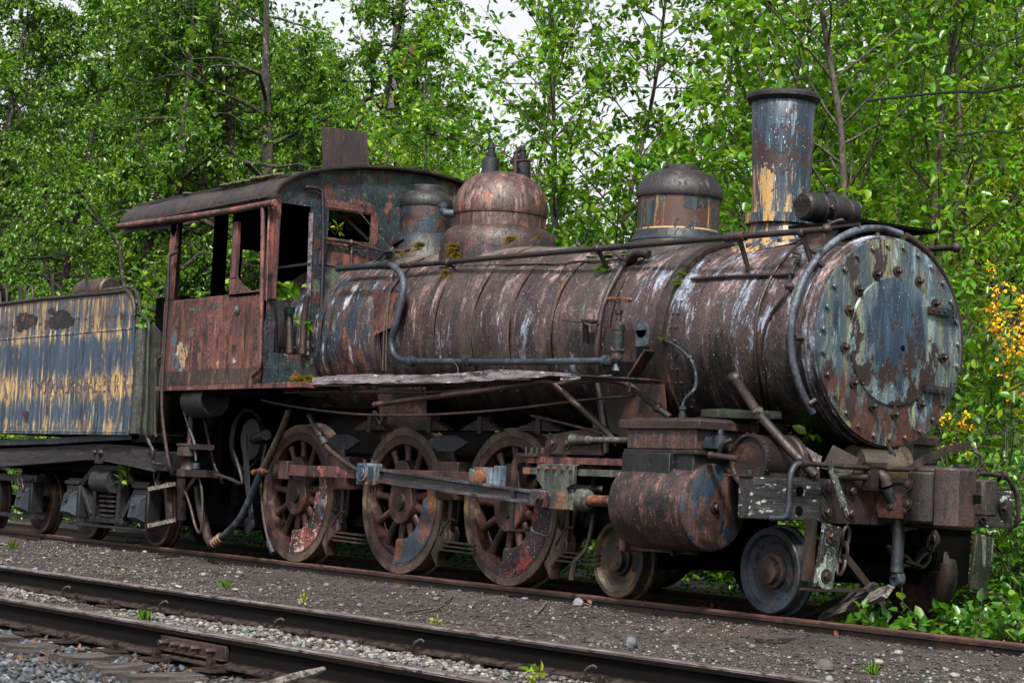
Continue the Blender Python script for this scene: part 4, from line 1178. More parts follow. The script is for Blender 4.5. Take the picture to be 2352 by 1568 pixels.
# ================================================================== CAB
YC = 1.31; XF = -1.63; XRR = -3.75
cab = empty('cab'); cab.parent = loco
q = MB().box((XRR, -YC, 1.645), (-1.70, -YC + .02, 2.50))
for i in range(24):
    q.bolt((XRR + .03 + i * .086, -YC, 1.80), (0, -1, 0), .008, .006, 6)
    q.bolt((XRR + .03 + i * .086, -YC, 2.47), (0, -1, 0), .007, .005, 6)
for (x, n_) in ((-3.70, 12), (-3.05, 12), (-2.72, 10), (-2.30, 12), (-1.80, 12)):
    for k in range(n_): q.bolt((x + .01 * math.sin(k * 5), -YC, 1.86 + k * .055), (0, -1, 0), .009, .007, 6)
side = P(q, 'side_panel', 'rust', cab)
P(MB().box((XRR, -YC - .008, 1.645), (-1.70, -YC, 1.785)), 'lower_strip', 'jacket', side)
def scar(name, X, Y, w, h, mat, parent, y, seed, t=.003, jag=.35):
    """a ragged patch lying on a side wall"""
    r_ = random.Random(seed); c = Q(X, Y, y=y); poly = []
    for k in range(34):
        a = 2 * math.pi * k / 34; f = 1 + jag * (r_.random() - .6) + .18 * math.sin(3 * a + seed)
        poly.append((c.x + w / 2 * f * math.cos(a), c.z + h / 2 * f * math.sin(a) * (1 if math.sin(a) < 0 else .55)))
    q = MB().prism(poly, 'y', y - t, y + .001)
    return q.build(name, M[mat], parent)
for i, (X, Y, w, h, mt) in enumerate(((414, 815, .22, .42, 'cream'), (401, 775, .10, .22, 'cream'), (397, 820, .07, .16, 'cream'), (430, 800, .07, .14, 'cream'), (457, 817, .06, .13, 'crosshead'), (492, 700, .20, .10, 'crosshead'), (555 - 20, 828, .10, .07, 'cream'), (438, 725 + 38, .09, .13, 'crosshead'), (450, 708, .24, .07, 'crosshead'), (700 - 200, 835, .06, .10, 'cream'))):
    scar('flaking_paint', X, Y, w, h, mt, side, -YC, i + 3)
P(MB().lathe([(.045, 0), (.05, .012), (.03, .02), (.025, .03), (0, .03)], Q(546, 712, y=-YC), (0, -1, 0), 20), 'round_boss', 'crosshead', side)
P(MB().box((XRR - .03, -YC - .03, 1.595), (-.86, -.95, 1.64)), 'cab_sill', 'rust', cab)
# posts of the near side
def post(name, pts, w, t, mat, y=-YC, parent=cab):
    q = MB()
    for (x0, z0), (x1, z1) in zip(pts, pts[1:]): q.beam((x0, y + t / 2, z0), (x1, y + t / 2, z1), t, w, up=(1, 0, 0))
    return P(q, name, mat, parent)
def XZ(X, Y, y=-YC):
    p = Q(X, Y, y=y); return (p.x, p.z)
rp_ = post('corner_post', [XZ(400, 512), XZ(386, 688)], .13, .03, 'rust')
q = MB().box((XRR - .0, -YC + .03, 2.50), (XRR + .03, -YC + .14, 3.33)); P(q, 'post_flange', 'rust_dark', rp_)
mp = post('window_post', [XZ(541, 510), XZ(537, 600), XZ(534, 640)], .11, .03, 'rust')
q = MB().prism([XZ(526, 640), XZ(543, 635), XZ(552, 650), XZ(575, 668), XZ(605, 662), XZ(612, 676), XZ(526, 685)], 'y', -YC, -YC + .02)
P(q, 'post_foot', 'rust', mp)
fp = post('door_post', [XZ(626, 470), XZ(622, 560), XZ(615, 686)], .17, .035, 'rust')
q = MB().box((XF - .03, -YC - .012, 2.45), (XF + .01, -YC + .09, 3.40)).tube([Q(618, 480, y=-YC - .02), Q(612, 690, y=-YC - .02)], .012, 6)
P(q, 'post_angle', 'rust', fp)
q = MB().tube([Q(604, 470, y=-YC - .06), Q(604, 540, y=-YC - .06), Q(602, 640, y=-YC - .06), Q(599, 760, y=-YC - .06), Q(596, 842, y=-YC - .06), Q(580, 862, y=-YC - .06), Q(576, 880, y=-YC - .06)], .022, 10, smooth=True)
P(q, 'rain_downpipe', 'rust', cab)
q = MB().tube([Q(408, 578, y=-YC - .02), Q(392, 586, y=-YC - .06), Q(388, 600, y=-YC - .07), Q(384, 700, y=-YC - .07), Q(374, 860, y=-YC - .07), Q(372, 930, y=-YC - .07), Q(378, 1000, y=-YC - .05), Q(392, 1078, y=-YC), Q(405, 1092, y=-1.2), Q(428, 1096, y=-1.15)], .018, 10, smooth=True)
P(q, 'cab_grab_pole', 'rust_dark', cab)
# far side panel with its window openings, rear wall remains
q = MB().box((XRR, YC - .02, 1.645), (XF, YC, 2.52)).box((XRR, YC - .02, 3.22), (XF, YC, 3.40)).box((XRR, YC - .02, 2.52), (-2.9, YC, 3.22)).box((-2.3, YC - .02, 2.52), (XF, YC, 3.22))
P(q, 'far_side_panel', 'soot_and_shade', cab)
yl = Q(487, 600, x=XRR).y; yr = Q(518, 600, x=XRR).y; y3 = Q(530, 600, x=XRR).y
q = MB().box((XRR, yl, 1.6), (XRR + .02, yr, 3.6)).box((XRR, yr, 1.6), (XRR + .02, y3, 2.60)).box((XRR, y3, 1.6), (XRR + .02, -.47, 3.65)).box((XRR, -.47, 1.6), (XRR + .02, -.24, 2.72)).box((XRR, -.47, 3.12), (XRR + .02, -.24, 3.7)).box((XRR, -.24, 1.6), (XRR + .02, .45, 3.74)).box((XRR, .45, 1.6), (XRR + .02, YC, 3.55))
P(q, 'rear_wall', 'soot_and_shade', cab)
P(MB().box((XRR, -YC + .05, 1.55), (XF, YC - .05, 1.60)), 'floor', 'soot_and_shade', cab)
# front wall (plane x = XF): pieces butted round the door and the window
ROOF = [(-1.335, 3.36), (-1.33, 3.42), (-1.285, 3.49), (-1.20, 3.555), (-1.12, 3.60), (-.985, 3.655), (-.704, 3.725), (-.368, 3.782), (-.023, 3.815), (.35, 3.820), (.70, 3.79), (.98, 3.72), (1.15, 3.63), (1.27, 3.52), (1.335, 3.38)]
def roof_z(y):
    for (y0, z0), (y1, z1) in zip(ROOF, ROOF[1:]):
        if y0 <= y <= y1: return z0 + (z1 - z0) * (y - y0) / max(y1 - y0, 1e-6)
    return ROOF[-1][1]
q = MB()
top = [(y, z - .03) for y, z in ROOF if -1.31 < y < 1.31]
q.prism([(-1.31, 3.33)] + top + [(1.31, 3.33)], 'x', XF - .012, XF)
q.box((XF - .012, -1.31, 1.645), (XF, -1.215, 3.33)).box((XF - .012, -.895, 1.645), (XF, -.70, 3.33)).box((XF - .012, -.70, 1.645), (XF, -.23, 3.06)).box((XF - .012, -.23, 1.645), (XF, 1.31, 3.33))
q.box((XF - .012, -1.215, 1.645), (XF, -.895, 1.93))
rnd = random.Random(5)
for i in range(60):
    y = -1.28 + i * .043; q.bolt((XF, y, roof_z(y) - .06), (1, 0, 0), .008, .006, 6)
for i in range(24):
    for y in (-.87, -.73): q.bolt((XF, y, 1.95 + i * .06), (1, 0, 0), .007, .006, 6)
fw = P(q, 'front_wall', 'blue_wall', cab)
q = MB()
q.box((XF + .001, -.715, 3.0), (XF + .006, -.19, 3.055)).box((XF + .001, -.715, 3.345), (XF + .007, -.19, 3.42)).box((XF + .001, -.225, 3.05), (XF + .006, -.15, 3.35))
P(q, 'window_frame', 'rust', fw)
q = MB().box((XF + .001, -.78, 2.80), (XF + .012, -.02, 2.93)); P(q, 'rust_band', 'rust', fw)
q = MB().tube([Q(700, 430, x=XF + .04), Q(722, 431, x=XF + .04), Q(736, 438, x=XF + .04), Q(741, 455, x=XF + .04), Q(742, 560, x=XF + .04), Q(738, 700, x=XF + .04), Q(729, 835, x=XF + .04)], .018, 10)
P(q, 'wall_pipe', 'blue_black', fw)
q = MB().tube([Q(744, 548, x=XF + .05), Q(800, 556, x=XF + .06), Q(820, 560, x=XF + .06)], .02, 10).tube([Q(808, 560, x=XF + .06), Q(806, 612, x=XF + .06)], .014, 8).tube([Q(818, 560, x=XF + .06), Q(880, 577, x=XF + .1)], .012, 8).ball(Q(806, 558, x=XF + .06), .036, 8).box(tuple(Q(741, 585, x=XF + .02)), tuple(Q(750, 540, x=XF + .08)))
P(q, 'injector_pipe', 'rust_brown', fw)
q = MB().beam(Q(715, 488, x=XF + .02), Q(704, 815, x=XF + .02), .03, .028, up=(0, 1, 0))
P(q, 'wooden_door_edge', 'plank', cab)
q = MB().beam(Q(775, 485, x=XF - .2), Q(845, 550, x=XF - .15), .03, .03).beam(Q(806, 500, x=XF - .4), Q(800, 530, x=XF - .4), .05, .06)
SP(q, 'inner_brace', 'rust_dark', cab)
q = MB().lathe([(.03, 0), (.025, .003)], Q(744, 640, x=XF + .001), (1, 0, 0), 16)
# backhead fittings seen through the door
q = MB().tube([Q(665, 812, y=-.95), Q(664, 740, y=-.95), Q(662, 722, y=-.95)], .04, 12).tube([Q(634, 812, y=-1.05), Q(632, 740, y=-1.05), Q(628, 700, y=-1.05)], .025, 10).tube([Q(694, 812, y=-.95), Q(698, 740, y=-.95), Q(706, 680, y=-.95)], .03, 10)
bh = SP(q, 'backhead_pipe', 'rust_dark', cab)
P(MB().lathe([(.05, 0), (.055, .02), (.055, .06), (.04, .07)], Q(664, 722, y=-.95), (0, 0, 1), 10), 'teal_union', 'teal', bh)
q = MB()
for i in range(10): q.ball(Q(620 + i * 11, 795 + (i % 3) * 2, y=-.9), .022, 6)
SP(q, 'stay_bolt', 'rust_dark', cab)
q = MB().tube([Q(640, 615, y=-.9), Q(712, 606, y=-.9)], .015, 6).tube([Q(650, 680, y=-.9), Q(700, 660, y=-.9)], .01, 6)
SP(q, 'reach_rod', 'rust_dark', cab)
# roof
q = MB(); vs = []; fs = []
RX = [-4.86, -4.4, -3.9, -3.4, -2.9, -2.4, -1.9, -1.545]
m = len(ROOF)
for x in RX:
    w = .008 * math.sin(x * 9)
    for (y, z) in ROOF: vs.append((x, y, z + w * (1 if abs(y) > .9 else .3)))
for x in RX:
    w = .008 * math.sin(x * 9)
    for (y, z) in ROOF: vs.append((x, y * .99, z - .022 + w * (1 if abs(y) > .9 else .3)))
n1 = len(RX) * m
for i in range(len(RX) - 1):
    for j in range(m - 1):
        a = i * m + j
        fs.append((a, a + 1, a + m + 1, a + m)); fs.append((n1 + a, n1 + a + m, n1 + a + m + 1, n1 + a + 1))
for j in range(m - 1):
    fs.append((j, n1 + j, n1 + j + 1, j + 1)); e = (len(RX) - 1) * m + j; fs.append((e, e + 1, n1 + e + 1, n1 + e))
for i in range(len(RX) - 1):
    for j in (0, m - 1):
        a = i * m + j; fs.append((a, a + m, n1 + a + m, n1 + a))
roof = P(q.add(vs, fs), 'roof', 'roof', cab)
q = MB()
pts = [(y, z) for y, z in ROOF]
for (y0, z0), (y1, z1) in zip(pts, pts[1:]): q.beam((-1.55, y0, z0 - .004), (-1.55, y1, z1 - .004), .02, .035, up=(1, 0, 0))
P(q, 'roof_rim', 'rust_dark', roof)
q = MB().beam((-4.84, -1.15, 3.592), (-1.60, -1.15, 3.600), .02, .03); P(q, 'roof_lip', 'rust_dark', roof)
q = MB(); x = -4.8
while x < -1.7: q.beam((x, -1.335, 3.37), (x, -1.335, 3.36), .06, .012); x += .2
q.tube([(-4.83, -1.345, 3.36), (-3.2, -1.345, 3.365), (-1.66, -1.345, 3.375)], .013, 8, smooth=False)
P(q, 'eave_rod', 'rust_dark', roof)
q = MB().tube([Q(272, 520, y=-1.37), Q(400, 503, y=-1.37), Q(520, 486, y=-1.37), Q(628, 466, y=-1.37)], .032, 12, smooth=False)
gut = P(q, 'gutter_pipe', 'rust', roof)
P(MB().lathe([(.03, 0), (.036, .01), (.03, .02)], Q(630, 466, y=-1.37), (1, 0, 0), 12), 'pipe_end', 'rust_orange', gut)
q = MB().beam((-4.80, -1.30, 3.30), (-1.70, -1.30, 3.33), .03, .06).prism([(-4.84, 3.30), (-3.75, 3.24), (-3.62, 3.14), (-3.55, 3.24), (-3.55, 3.31), (-4.84, 3.33)], 'y', -1.31, -1.29)
P(q, 'eave_beam', 'rust_dark', roof)
q = MB().beam((-4.84, 1.30, 3.30), (-1.70, 1.30, 3.33), .03, .06)
P(q, 'eave_beam', 'soot_and_shade', roof)
q = MB()
for x in (-4.7, -3.7, -2.7): 
    for (y0, z0), (y1, z1) in zip(pts[2:-2], pts[3:-2]): q.beam((x, y0, z0 - .05), (x, y1, z1 - .05), .04, .05, up=(1, 0, 0))
P(q, 'roof_rib', 'soot_and_shade', roof)
c4 = [Q(738, 290, y=.0), Q(836, 303, y=.0), Q(842, 384, y=.0), Q(742, 392, y=.0)]
q = MB().add(c4 + [p + Vector((0, .035, 0)) for p in c4], [(0, 1, 2, 3), (7, 6, 5, 4), (0, 4, 5, 1), (1, 5, 6, 2), (2, 6, 7, 3), (3, 7, 4, 0)])
q.beam(c4[3] + Vector((0, .02, .0)), c4[3] + Vector((.1, .5, -.1)), .05, .02)
P(q, 'raised_roof_hatch', 'rust_brown', roof)

# ================================================================== RUNNING BOARD AND PIPES BELOW
q = MB()
rnd = random.Random(11)
N = 46; vs = []; fs = []
for i in range(N):
    t = i / (N - 1); x = -.88 + t * 3.55
    top_ = 1.69 + .012 * math.sin(t * 9) + rnd.uniform(-.004, .004) - max(0, t - .8) * .16
    bot_ = 1.615 + .01 * math.sin(t * 5 + 1) + rnd.uniform(-.006, .006) + max(0, t - .6) * .06
    bot_ = min(bot_, top_ - .015)
    yo = -1.235 + rnd.uniform(-.008, .008)
    vs += [(x, yo, bot_), (x, yo + .004, top_), (x, -.93, top_ + .004), (x, -.93, bot_)]
for i in range(N - 1):
    for j in range(4):
        k = (j + 1) % 4; fs.append((i * 4 + j, i * 4 + k, (i + 1) * 4 + k, (i + 1) * 4 + j))
fs += [(0, 1, 2, 3), tuple((N - 1) * 4 + j for j in (3, 2, 1, 0))]
rb = P(q.add(vs, fs), 'running_board', 'plank', angle=20)
q = MB()
for (x0, x1, z) in ((.35, 1.2, 1.61), (2.0, 2.4, 1.618), (-.8, -.2, 1.61)): q.beam((x0, -1.22, z), (x1, -1.22, z - .006), .12, .01)
P(q, 'splinter_strip', 'rust_dark', rb)
q = MB().beam(Q(1330, 862, y=-1.2), Q(1512, 873, y=-1.1), .18, .012).beam(Q(1350, 868, y=-1.2), Q(1505, 878, y=-1.1), .02, .02)
P(q, 'broken_board_bracket', 'rust_dark')
P(MB().beam(Q(1290, 871, y=-1.2), Q(1352, 866, y=-1.15), .03, .02).beam(Q(1345, 866, y=-1.15), Q(1405, 861, y=-1.1), .02, .012, up=(0, 0, 1), w2=.005, h2=.004), 'board_splinter', 'plank')
q = MB()
for X in (740, 781, 800, 948, 968, 1152, 1188, 1398, 1446): q.tube([Q(X, 872, y=-1.18), Q(X, 897, y=-1.18)], .006, 6).bolt(Q(X, 899, y=-1.18), (0, 0, 1), .014, .008)
SP(q, 'hanger_bolt', 'rust_dark')
q = MB().tube([Q(655, 900, y=-1.15), Q(720, 899, y=-1.15), Q(800, 898, y=-1.15), Q(980, 900, y=-1.15), Q(1100, 893, y=-1.15), Q(1300, 880, y=-1.15), Q(1398, 871, y=-1.13)], .017, 10)
for X in (690, 760, 800, 980, 1100): q.ball(Q(X, 899 if X < 1000 else 893, y=-1.15), .026, 8)
P(q, 'train_pipe', 'rust_brown')
P(MB().tube([Q(860, 929, y=-1.18), Q(980, 913, y=-1.18), Q(1100, 898, y=-1.18), Q(1215, 880, y=-1.18), Q(1250, 875, y=-1.18), Q(1275, 882, y=-1.16), Q(1310, 915, y=-1.1), Q(1370, 970, y=-1.02), Q(1400, 998, y=-1.0), Q(1420, 1022, y=-.98)], .024, 12), 'bent_pipe', 'rust_brown')
P(MB().tube([Q(600, 918, y=-1.15), Q(659, 931, y=-1.15), Q(750, 944, y=-1.15), Q(838, 952, y=-1.15), Q(960, 953, y=-1.15), Q(1080, 947, y=-1.15), Q(1200, 936, y=-1.13), Q(1330, 920, y=-1.05), Q(1461, 908, y=-.95)], .010, 8), 'sagging_rod', 'rust_brown')
P(MB().tube([Q(1220, 954, y=-1.0), Q(1320, 978, y=-1.0), Q(1400, 1000, y=-1.0)], .010, 8), 'thin_pipe', 'rust_brown')
q = MB().tube([Q(1405, 872, y=-1.0), Q(1440, 882, y=-1.0), Q(1468, 901, y=-1.0), Q(1500, 928, y=-.98), Q(1540, 958, y=-.95)], .024, 12).ball(Q(1510, 936, y=-.98), .038, 10)
P(q, 'exhaust_pipe', 'rust_dark')
P(MB().tube([Q(1366, 960, y=-.8), Q(1372, 1040, y=-.8), Q(1362, 1120, y=-.8)], .02, 8).tube([Q(1372, 880, y=-.75), Q(1385, 960, y=-.72), Q(1390, 1040, y=-.7)], .03, 8), 'stay_rods', 'rust_dark')
P(MB().tube([Q(1362, 1180, y=-.85), Q(1358, 1215, y=-.86), Q(1345, 1260, y=-.88), Q(1325, 1285, y=-.9)], [.018, .018, .016, .016], 10).tube([Q(1327, 1282, y=-.9), Q(1318, 1300, y=-.9), Q(1312, 1330, y=-.9)], .022, 8), 'sander_hose', 'pump')
# bracket dangling from the rod
q = MB().beam(Q(860, 944, y=-1.12), Q(876, 975, y=-1.12), .035, .012).beam(Q(874, 975, y=-1.12), Q(888, 950, y=-1.12), .035, .012)
P(q, 'dangling_strap', 'rust_dark')
# under the cab: drum, injector, hoses, levers
q = MB().lathe([(0, 0), (.15, 0), (.165, .02), (.165, .46), (.15, .48), (.12, .47), (0, .46)], (-3.34, -1.12, 1.50), (1, -.05, 0), 32)
P(q, 'air_reservoir', 'black')
q = MB()
for k, rr in enumerate((.30, .27, .24)):
    q.lathe([(rr, 0), (rr + .012, .01), (rr + .012, .04), (rr, .05)], (-2.75 + k * .06, -.86, 1.14), (0, 1, 0), 40)
q.lathe([(0, 0), (.20, 0), (.20, .06), (0, .06)], (-2.55, -.9, 1.14), (0, 1, 0), 36).tube([(-2.45, -.92, 1.14), (-2.2, -.94, 1.18), (-2.1, -.98, 1.18)], .05)
P(q, 'air_hose_coil', 'black')
c = Q(432, 1094, y=-1.12)
q = MB().lathe([(.115, 0), (.115, .06), (.085, .075), (.07, .11), (.085, .17), (.11, .20), (.12, .205), (.12, .30), (.13, .305), (.13, .325), (.03, .33), (.03, .75)], c, (0, 0, 1), 24)
q.box((c.x, c.y - .08, c.z), (c.x + .5, c.y + .08, c.z + .07)).box((c.x, c.y - .06, c.z + .27), (c.x + .4, c.y + .06, c.z + .32))
P(q, 'injector', 'rust_dark')
q = MB().tube([Q(420, 935, y=-1.15), Q(432, 975, y=-1.15), Q(447, 1020, y=-1.15), Q(450, 1058, y=-1.15)], .014, 8)
q.lathe([(.02, 0), (.042, .01), (.045, .06), (.03, .08), (.03, .12), (.02, .14)], Q(450, 1062, y=-1.15), (.02, 0, -1), 16)
P(q, 'conduit_fitting', 'slate')
P(MB().tube([Q(457, 1088, y=-1.15), Q(464, 1130, y=-1.15), Q(465, 1180, y=-1.15), Q(462, 1215, y=-1.15), Q(457, 1223, y=-1.15), Q(448, 1205, y=-1.15), Q(438, 1165, y=-1.14), Q(428, 1135, y=-1.13), Q(420, 1118, y=-1.12)], .014, 10), 'flexible_conduit', 'rust_brown')
q = MB().tube([Q(664, 942, y=-1.1), Q(650, 980, y=-1.1), Q(628, 1030, y=-1.1), Q(612, 1065, y=-1.1), Q(604, 1085, y=-1.1)], [.026, .03, .035, .038, .04], 12)
sh = P(q, 'suction_hose', 'pump')
P(MB().tube([Q(602, 1082, y=-1.1), Q(585, 1120, y=-1.1), Q(565, 1165, y=-1.1), Q(548, 1195, y=-1.1), Q(520, 1225, y=-1.1), Q(500, 1240, y=-1.1), Q(488, 1250, y=-1.1)], [.036, .034, .034, .034, .035, .036, .04], 12), 'hose_lower_length', 'slate', sh)
q = MB()
for k in range(4): q.lathe([(.03, -.01), (.052, 0), (.03, .01)], Q(493 + k * 5, 1246 - k * 4, y=-1.1), Q(520, 1225, y=-1.1) - Q(488, 1250, y=-1.1), 14)
q.ball(Q(606, 1080, y=-1.1), .05, 10).tube([Q(612, 1078, y=-1.1), Q(582, 1085, y=-1.12)], .03, 10)
SP(q, 'hose_clamp', 'rust_orange', sh)
pts = [Q(488, 1250, y=-1.1), Q(478, 1235, y=-1.08), Q(470, 1205, y=-1.05), Q(460, 1160, y=-1.0), Q(455, 1120, y=-.95)]
q = MB().tube(pts, .045, 12)
P(q, 'ribbed_hose', 'rust_dark', sh)
q = MB().tube([Q(710, 952, y=-1.05), Q(718, 970, y=-1.05), Q(733, 995, y=-1.05), Q(750, 1025, y=-1.05), Q(785, 1055, y=-1.05), Q(822, 1080, y=-1.05)], .022, 12).ball(Q(735, 998, y=-1.05), .036, 10)
P(q, 'sand_pipe', 'rust_brown')
P(MB().tube([Q(742, 1008, y=-1.05), Q(748, 1020, y=-1.05)], .032, 10), 'pipe_union', 'crosshead')
q = MB().tube([Q(612, 1020, y=-1.0), Q(600, 1080, y=-1.0), Q(601, 1150, y=-1.0), Q(610, 1215, y=-1.0), Q(618, 1245, y=-1.0)], .014, 8)
sd2 = P(q, 'sand_hose', 'rust_dark')
P(MB().tube([Q(617, 1243, y=-1.0), Q(628, 1270, y=-1.0)], .03, 12), 'rubber_nozzle', 'rubber', sd2)
q = MB().beam(Q(562, 1000, y=-1.0), Q(568, 1110, y=-1.0), .02, .075, up=(1, 0, 0)).beam(Q(568, 1110, y=-1.0), Q(580, 1205, y=-1.0), .02, .06, up=(1, 0, 0)).lathe([(.075, 0), (.075, .03), (.04, .035)], Q(576, 1205, y=-1.0), (0, -1, 0), 20)
P(q, 'brake_lever', 'black')
q = MB().tube([Q(500, 1150 - 60, y=-1.05), Q(530, 1100, y=-1.0), Q(556, 1108, y=-1.0), Q(545, 1060, y=-1.0), Q(535, 1030, y=-.95)], .018, 8).tube([Q(470, 960, y=-1.0), Q(490, 1060, y=-1.0), Q(512, 1110, y=-1.0)], .014, 8)
SP(q, 'drain_pipe', 'rust_dark')
q = MB()
for X in (500, 540, 590): q.box((Q(X, 1050, y=-.7).x, -.72, .5), (Q(X, 1050, y=-.7).x + .12, -.6, 1.6))
SP(q, 'firebox_stay', 'soot_and_shade')

# ================================================================== FRONT END
XB = 4.96
beamo = P(MB().box((XB - .16, -1.26, .655), (XB - .004, -.60, .93)), 'pilot_beam', 'beam_wood', bevel=.008)
P(MB().box((XB - .16, -.60, .655), (XB - .02, 1.335, .93)), 'pilot_beam_far_half', 'beam_wood', beamo, bevel=.008)
P(MB().box((XB - .30, -1.27, .931), (XB - .02, 1.34, .945)), 'deck_plate', 'rust_dark', beamo)
q = MB().box((XB - .02, -.60, .645), (XB + .02, .03, .94)); cp = P(q, 'centre_plate', 'rust_brown', beamo, bevel=.004)
for y, z in ((-.40, .87), (-.40, .72), (-.62, .87), (-.03, .87), (-.62, .72), (.98, .86), (.98, .73), (1.2, .8)):
    P(MB().lathe([(.045, 0), (.045, .008)], (XB + (.02 if abs(y) < .65 else 0), y, z), (1, 0, 0), 14).bolt((XB + (.028 if abs(y) < .65 else .008), y, z), (1, 0, 0), .028, .035, 6), 'bolt', 'rust_brown', beamo)
for y, z in ((-.85, .85), (-.85, .72)):
    P(MB().lathe([(.035, .0), (.03, .003)], (XB - .002, y, z), (1, 0, 0), 16), 'bolt_hole', 'soot_and_shade', beamo)
P(MB().box((XB - .004, -.66, .65), (XB + .012, -.602, .935)), 'edge_strip', 'blue_black', beamo)
# rail across the beam, its posts and lifting lever
zr = 1.035
q = MB().tube([(5.08, -.97, zr), (5.08, -.3, zr - .005), (5.07, .4, zr + .01), (5.08, 1.06, zr)], .018, 10)
q.tube([(5.05, -.99, zr - .01), (5.08, -.97, zr)], .02)
lr = P(q, 'uncoupling_rod', 'rust_dark')
q = MB().tube([(5.08, -.95, zr), (5.08, -1.02, zr - .02), (5.08, -1.06, zr - .10), (5.08, -1.07, zr - .30), (5.06, -1.08, zr - .36), (4.97, -1.12, zr - .37)], .021, 10)
P(q, 'lever_handle', 'slate', lr)
q = MB().tube([(5.08, 1.04, zr), (5.08, 1.12, zr - .04), (5.08, 1.20, zr - .15), (5.08, 1.22, zr - .32), (5.0, 1.22, zr - .4)], .016, 8)
P(q, 'lever_handle', 'rust_dark', lr)
for y in (-.955, .32, 1.04): P(MB().tube([(5.08, y - .02, zr), (5.08, y + .03, zr)], .033, 12).beam((5.08, y, zr), (4.98, y, .94), .03, .015), 'rod_bracket', 'rust_dark', lr)
q = MB().beam((5.09, -.72, zr + .02), (5.16, -.60, .70), .015, .052, up=(0, 1, 0)); P(q, 'hanging_strap', 'foot', lr)
q = MB(); pp = [(5.08, -.06 + .12, zr), (5.10, .20, zr + .08), (5.12, .42, zr + .16), (5.14, .62, zr + .20)]
for a_, b_ in zip(pp, pp[1:]): q.beam(a_, b_, .012, .05)
P(q, 'lifting_arm', 'rust_dark', lr)
def chain(pts, r=.009, L=.075, name='chain', mat='rust_dark', parent=loco):
    q = MB(); pts = [Vector(p) for p in pts]
    seg = []; 
    for a_, b_ in zip(pts, pts[1:]):
        k = max(1, int((b_ - a_).length / (L * .72)))
        for i in range(k): seg.append((a_ + (b_ - a_) * i / k, a_ + (b_ - a_) * (i + 1) / k))
    for i, (a_, b_) in enumerate(seg):
        d, s_, u_ = frame(b_ - a_); c_ = (a_ + b_) / 2
        if i % 2: s_, u_ = u_, s_
        loop = []
        for k in range(13):
            t_ = 2 * math.pi * k / 12
            loop.append(c_ + d * (L * .5 + r) * math.cos(t_) + s_ * L * .30 * math.sin(t_))
        q.tube(loop, r, 6, cap=False, smooth=False)
    return P(q, name, mat, parent)
chain([(5.14, .64, zr + .19), (5.2, .66, zr + .12), (5.25, .62, zr + .05), (5.3, .5, zr)], .008, .07)
# coupler
q = MB().box((XB + .02, -.15, .72), (5.28, .14, .955))
cou = P(q, 'coupler', 'rust_dark', bevel=.012)
P(MB().box((XB + .03, -.02, .64), (5.45, .34, .67)), 'coupler_carrier', 'rust_dark', cou, bevel=.006)
q = MB().prism([(5.25, -.10), (5.3, -.18), (5.38, -.21), (5.47, -.19), (5.52, -.13), (5.53, .10), (5.41, .24), (5.25, .14)], 'z', .675, 1.02)
q.lathe([(.15, 0), (.14, .03), (.09, .045), (0, .05)], (5.39, -.02, 1.015), (0, 0, 1), 24)
P(q, 'coupler_head', 'rust_dark', cou, bevel=.02)
q = MB().prism([(5.51, -.17), (5.6, -.15), (5.665, -.08), (5.675, .08), (5.63, .11), (5.53, .10)], 'z', .65, 1.055)
kn = P(q, 'coupler_knuckle', 'rust_brown', cou, bevel=.02)
P(MB().box((5.61, .045, .82), (5.682, .118, .88)), 'knuckle_slot', 'soot_and_shade', kn)
for (x_, y_, z_) in ((5.33, -.205, .80), (5.33, -.205, .93), (5.03, -.15, .92), (5.13, -.15, .78)): P(MB().bolt((x_, y_, z_), (0, -1, 0), .025, .02, 8, True), 'bolt', 'rust_brown', cou)
P(MB().box((5.02, -.165, .70), (5.26, -.15, .745)).box((5.02, -.165, .94), (5.26, -.15, .97)), 'pocket_flange', 'rust_dark', cou)
q = MB().prism([(5.43, .15), (5.61, .22), (5.65, .32), (5.57, .38), (5.38, .30)], 'z', .74, .99)
P(q, 'guard_arm', 'rust_dark', cou, bevel=.015)
P(MB().lathe([(.03, .68), (.03, 1.06), (.05, 1.062), (.05, 1.08)], (5.57, .04, 0), (0, 0, 1), 14), 'knuckle_pin', 'rust_dark', cou)
# brake hose
q = MB().tube([(5.07, -.34, .985), (5.07, -.24, 1.0), (5.10, -.20, .97), (5.11, -.18, .92)], [.03, .034, .04, .045], 14)
ho = P(q, 'angle_cock', 'rust_brown')
P(MB().box((5.03, -.33, .88), (5.10, -.25, 1.04)).box((5.03, -.34, 1.04), (5.11, -.18, 1.07)), 'cock_handle', 'rust_dark', ho)
P(MB().tube([(4.99, -.55, .965), (5.06, -.32, .97)], .026, 10), 'supply_pipe', 'pump', ho)
P(MB().tube([(5.11, -.18, .90), (5.13, -.13, .80), (5.15, -.10, .68), (5.15, -.095, .52), (5.15, -.10, .40), (5.15, -.10, .37)], .042, 16), 'brake_hose', 'rubber', ho)
q = MB().lathe([(.046, 0), (.046, .04), (.035, .045)], (5.15, -.10, .375), (0, 0, -1), 14).lathe([(.03, -.03), (.055, -.03), (.055, .03), (.03, .03), (.03, -.03)], (5.15, -.09, .29), (.3, 1, 0), 18).box((5.13, -.13, .30), (5.17, -.07, .35))
P(q, 'hose_coupling', 'slate', ho)
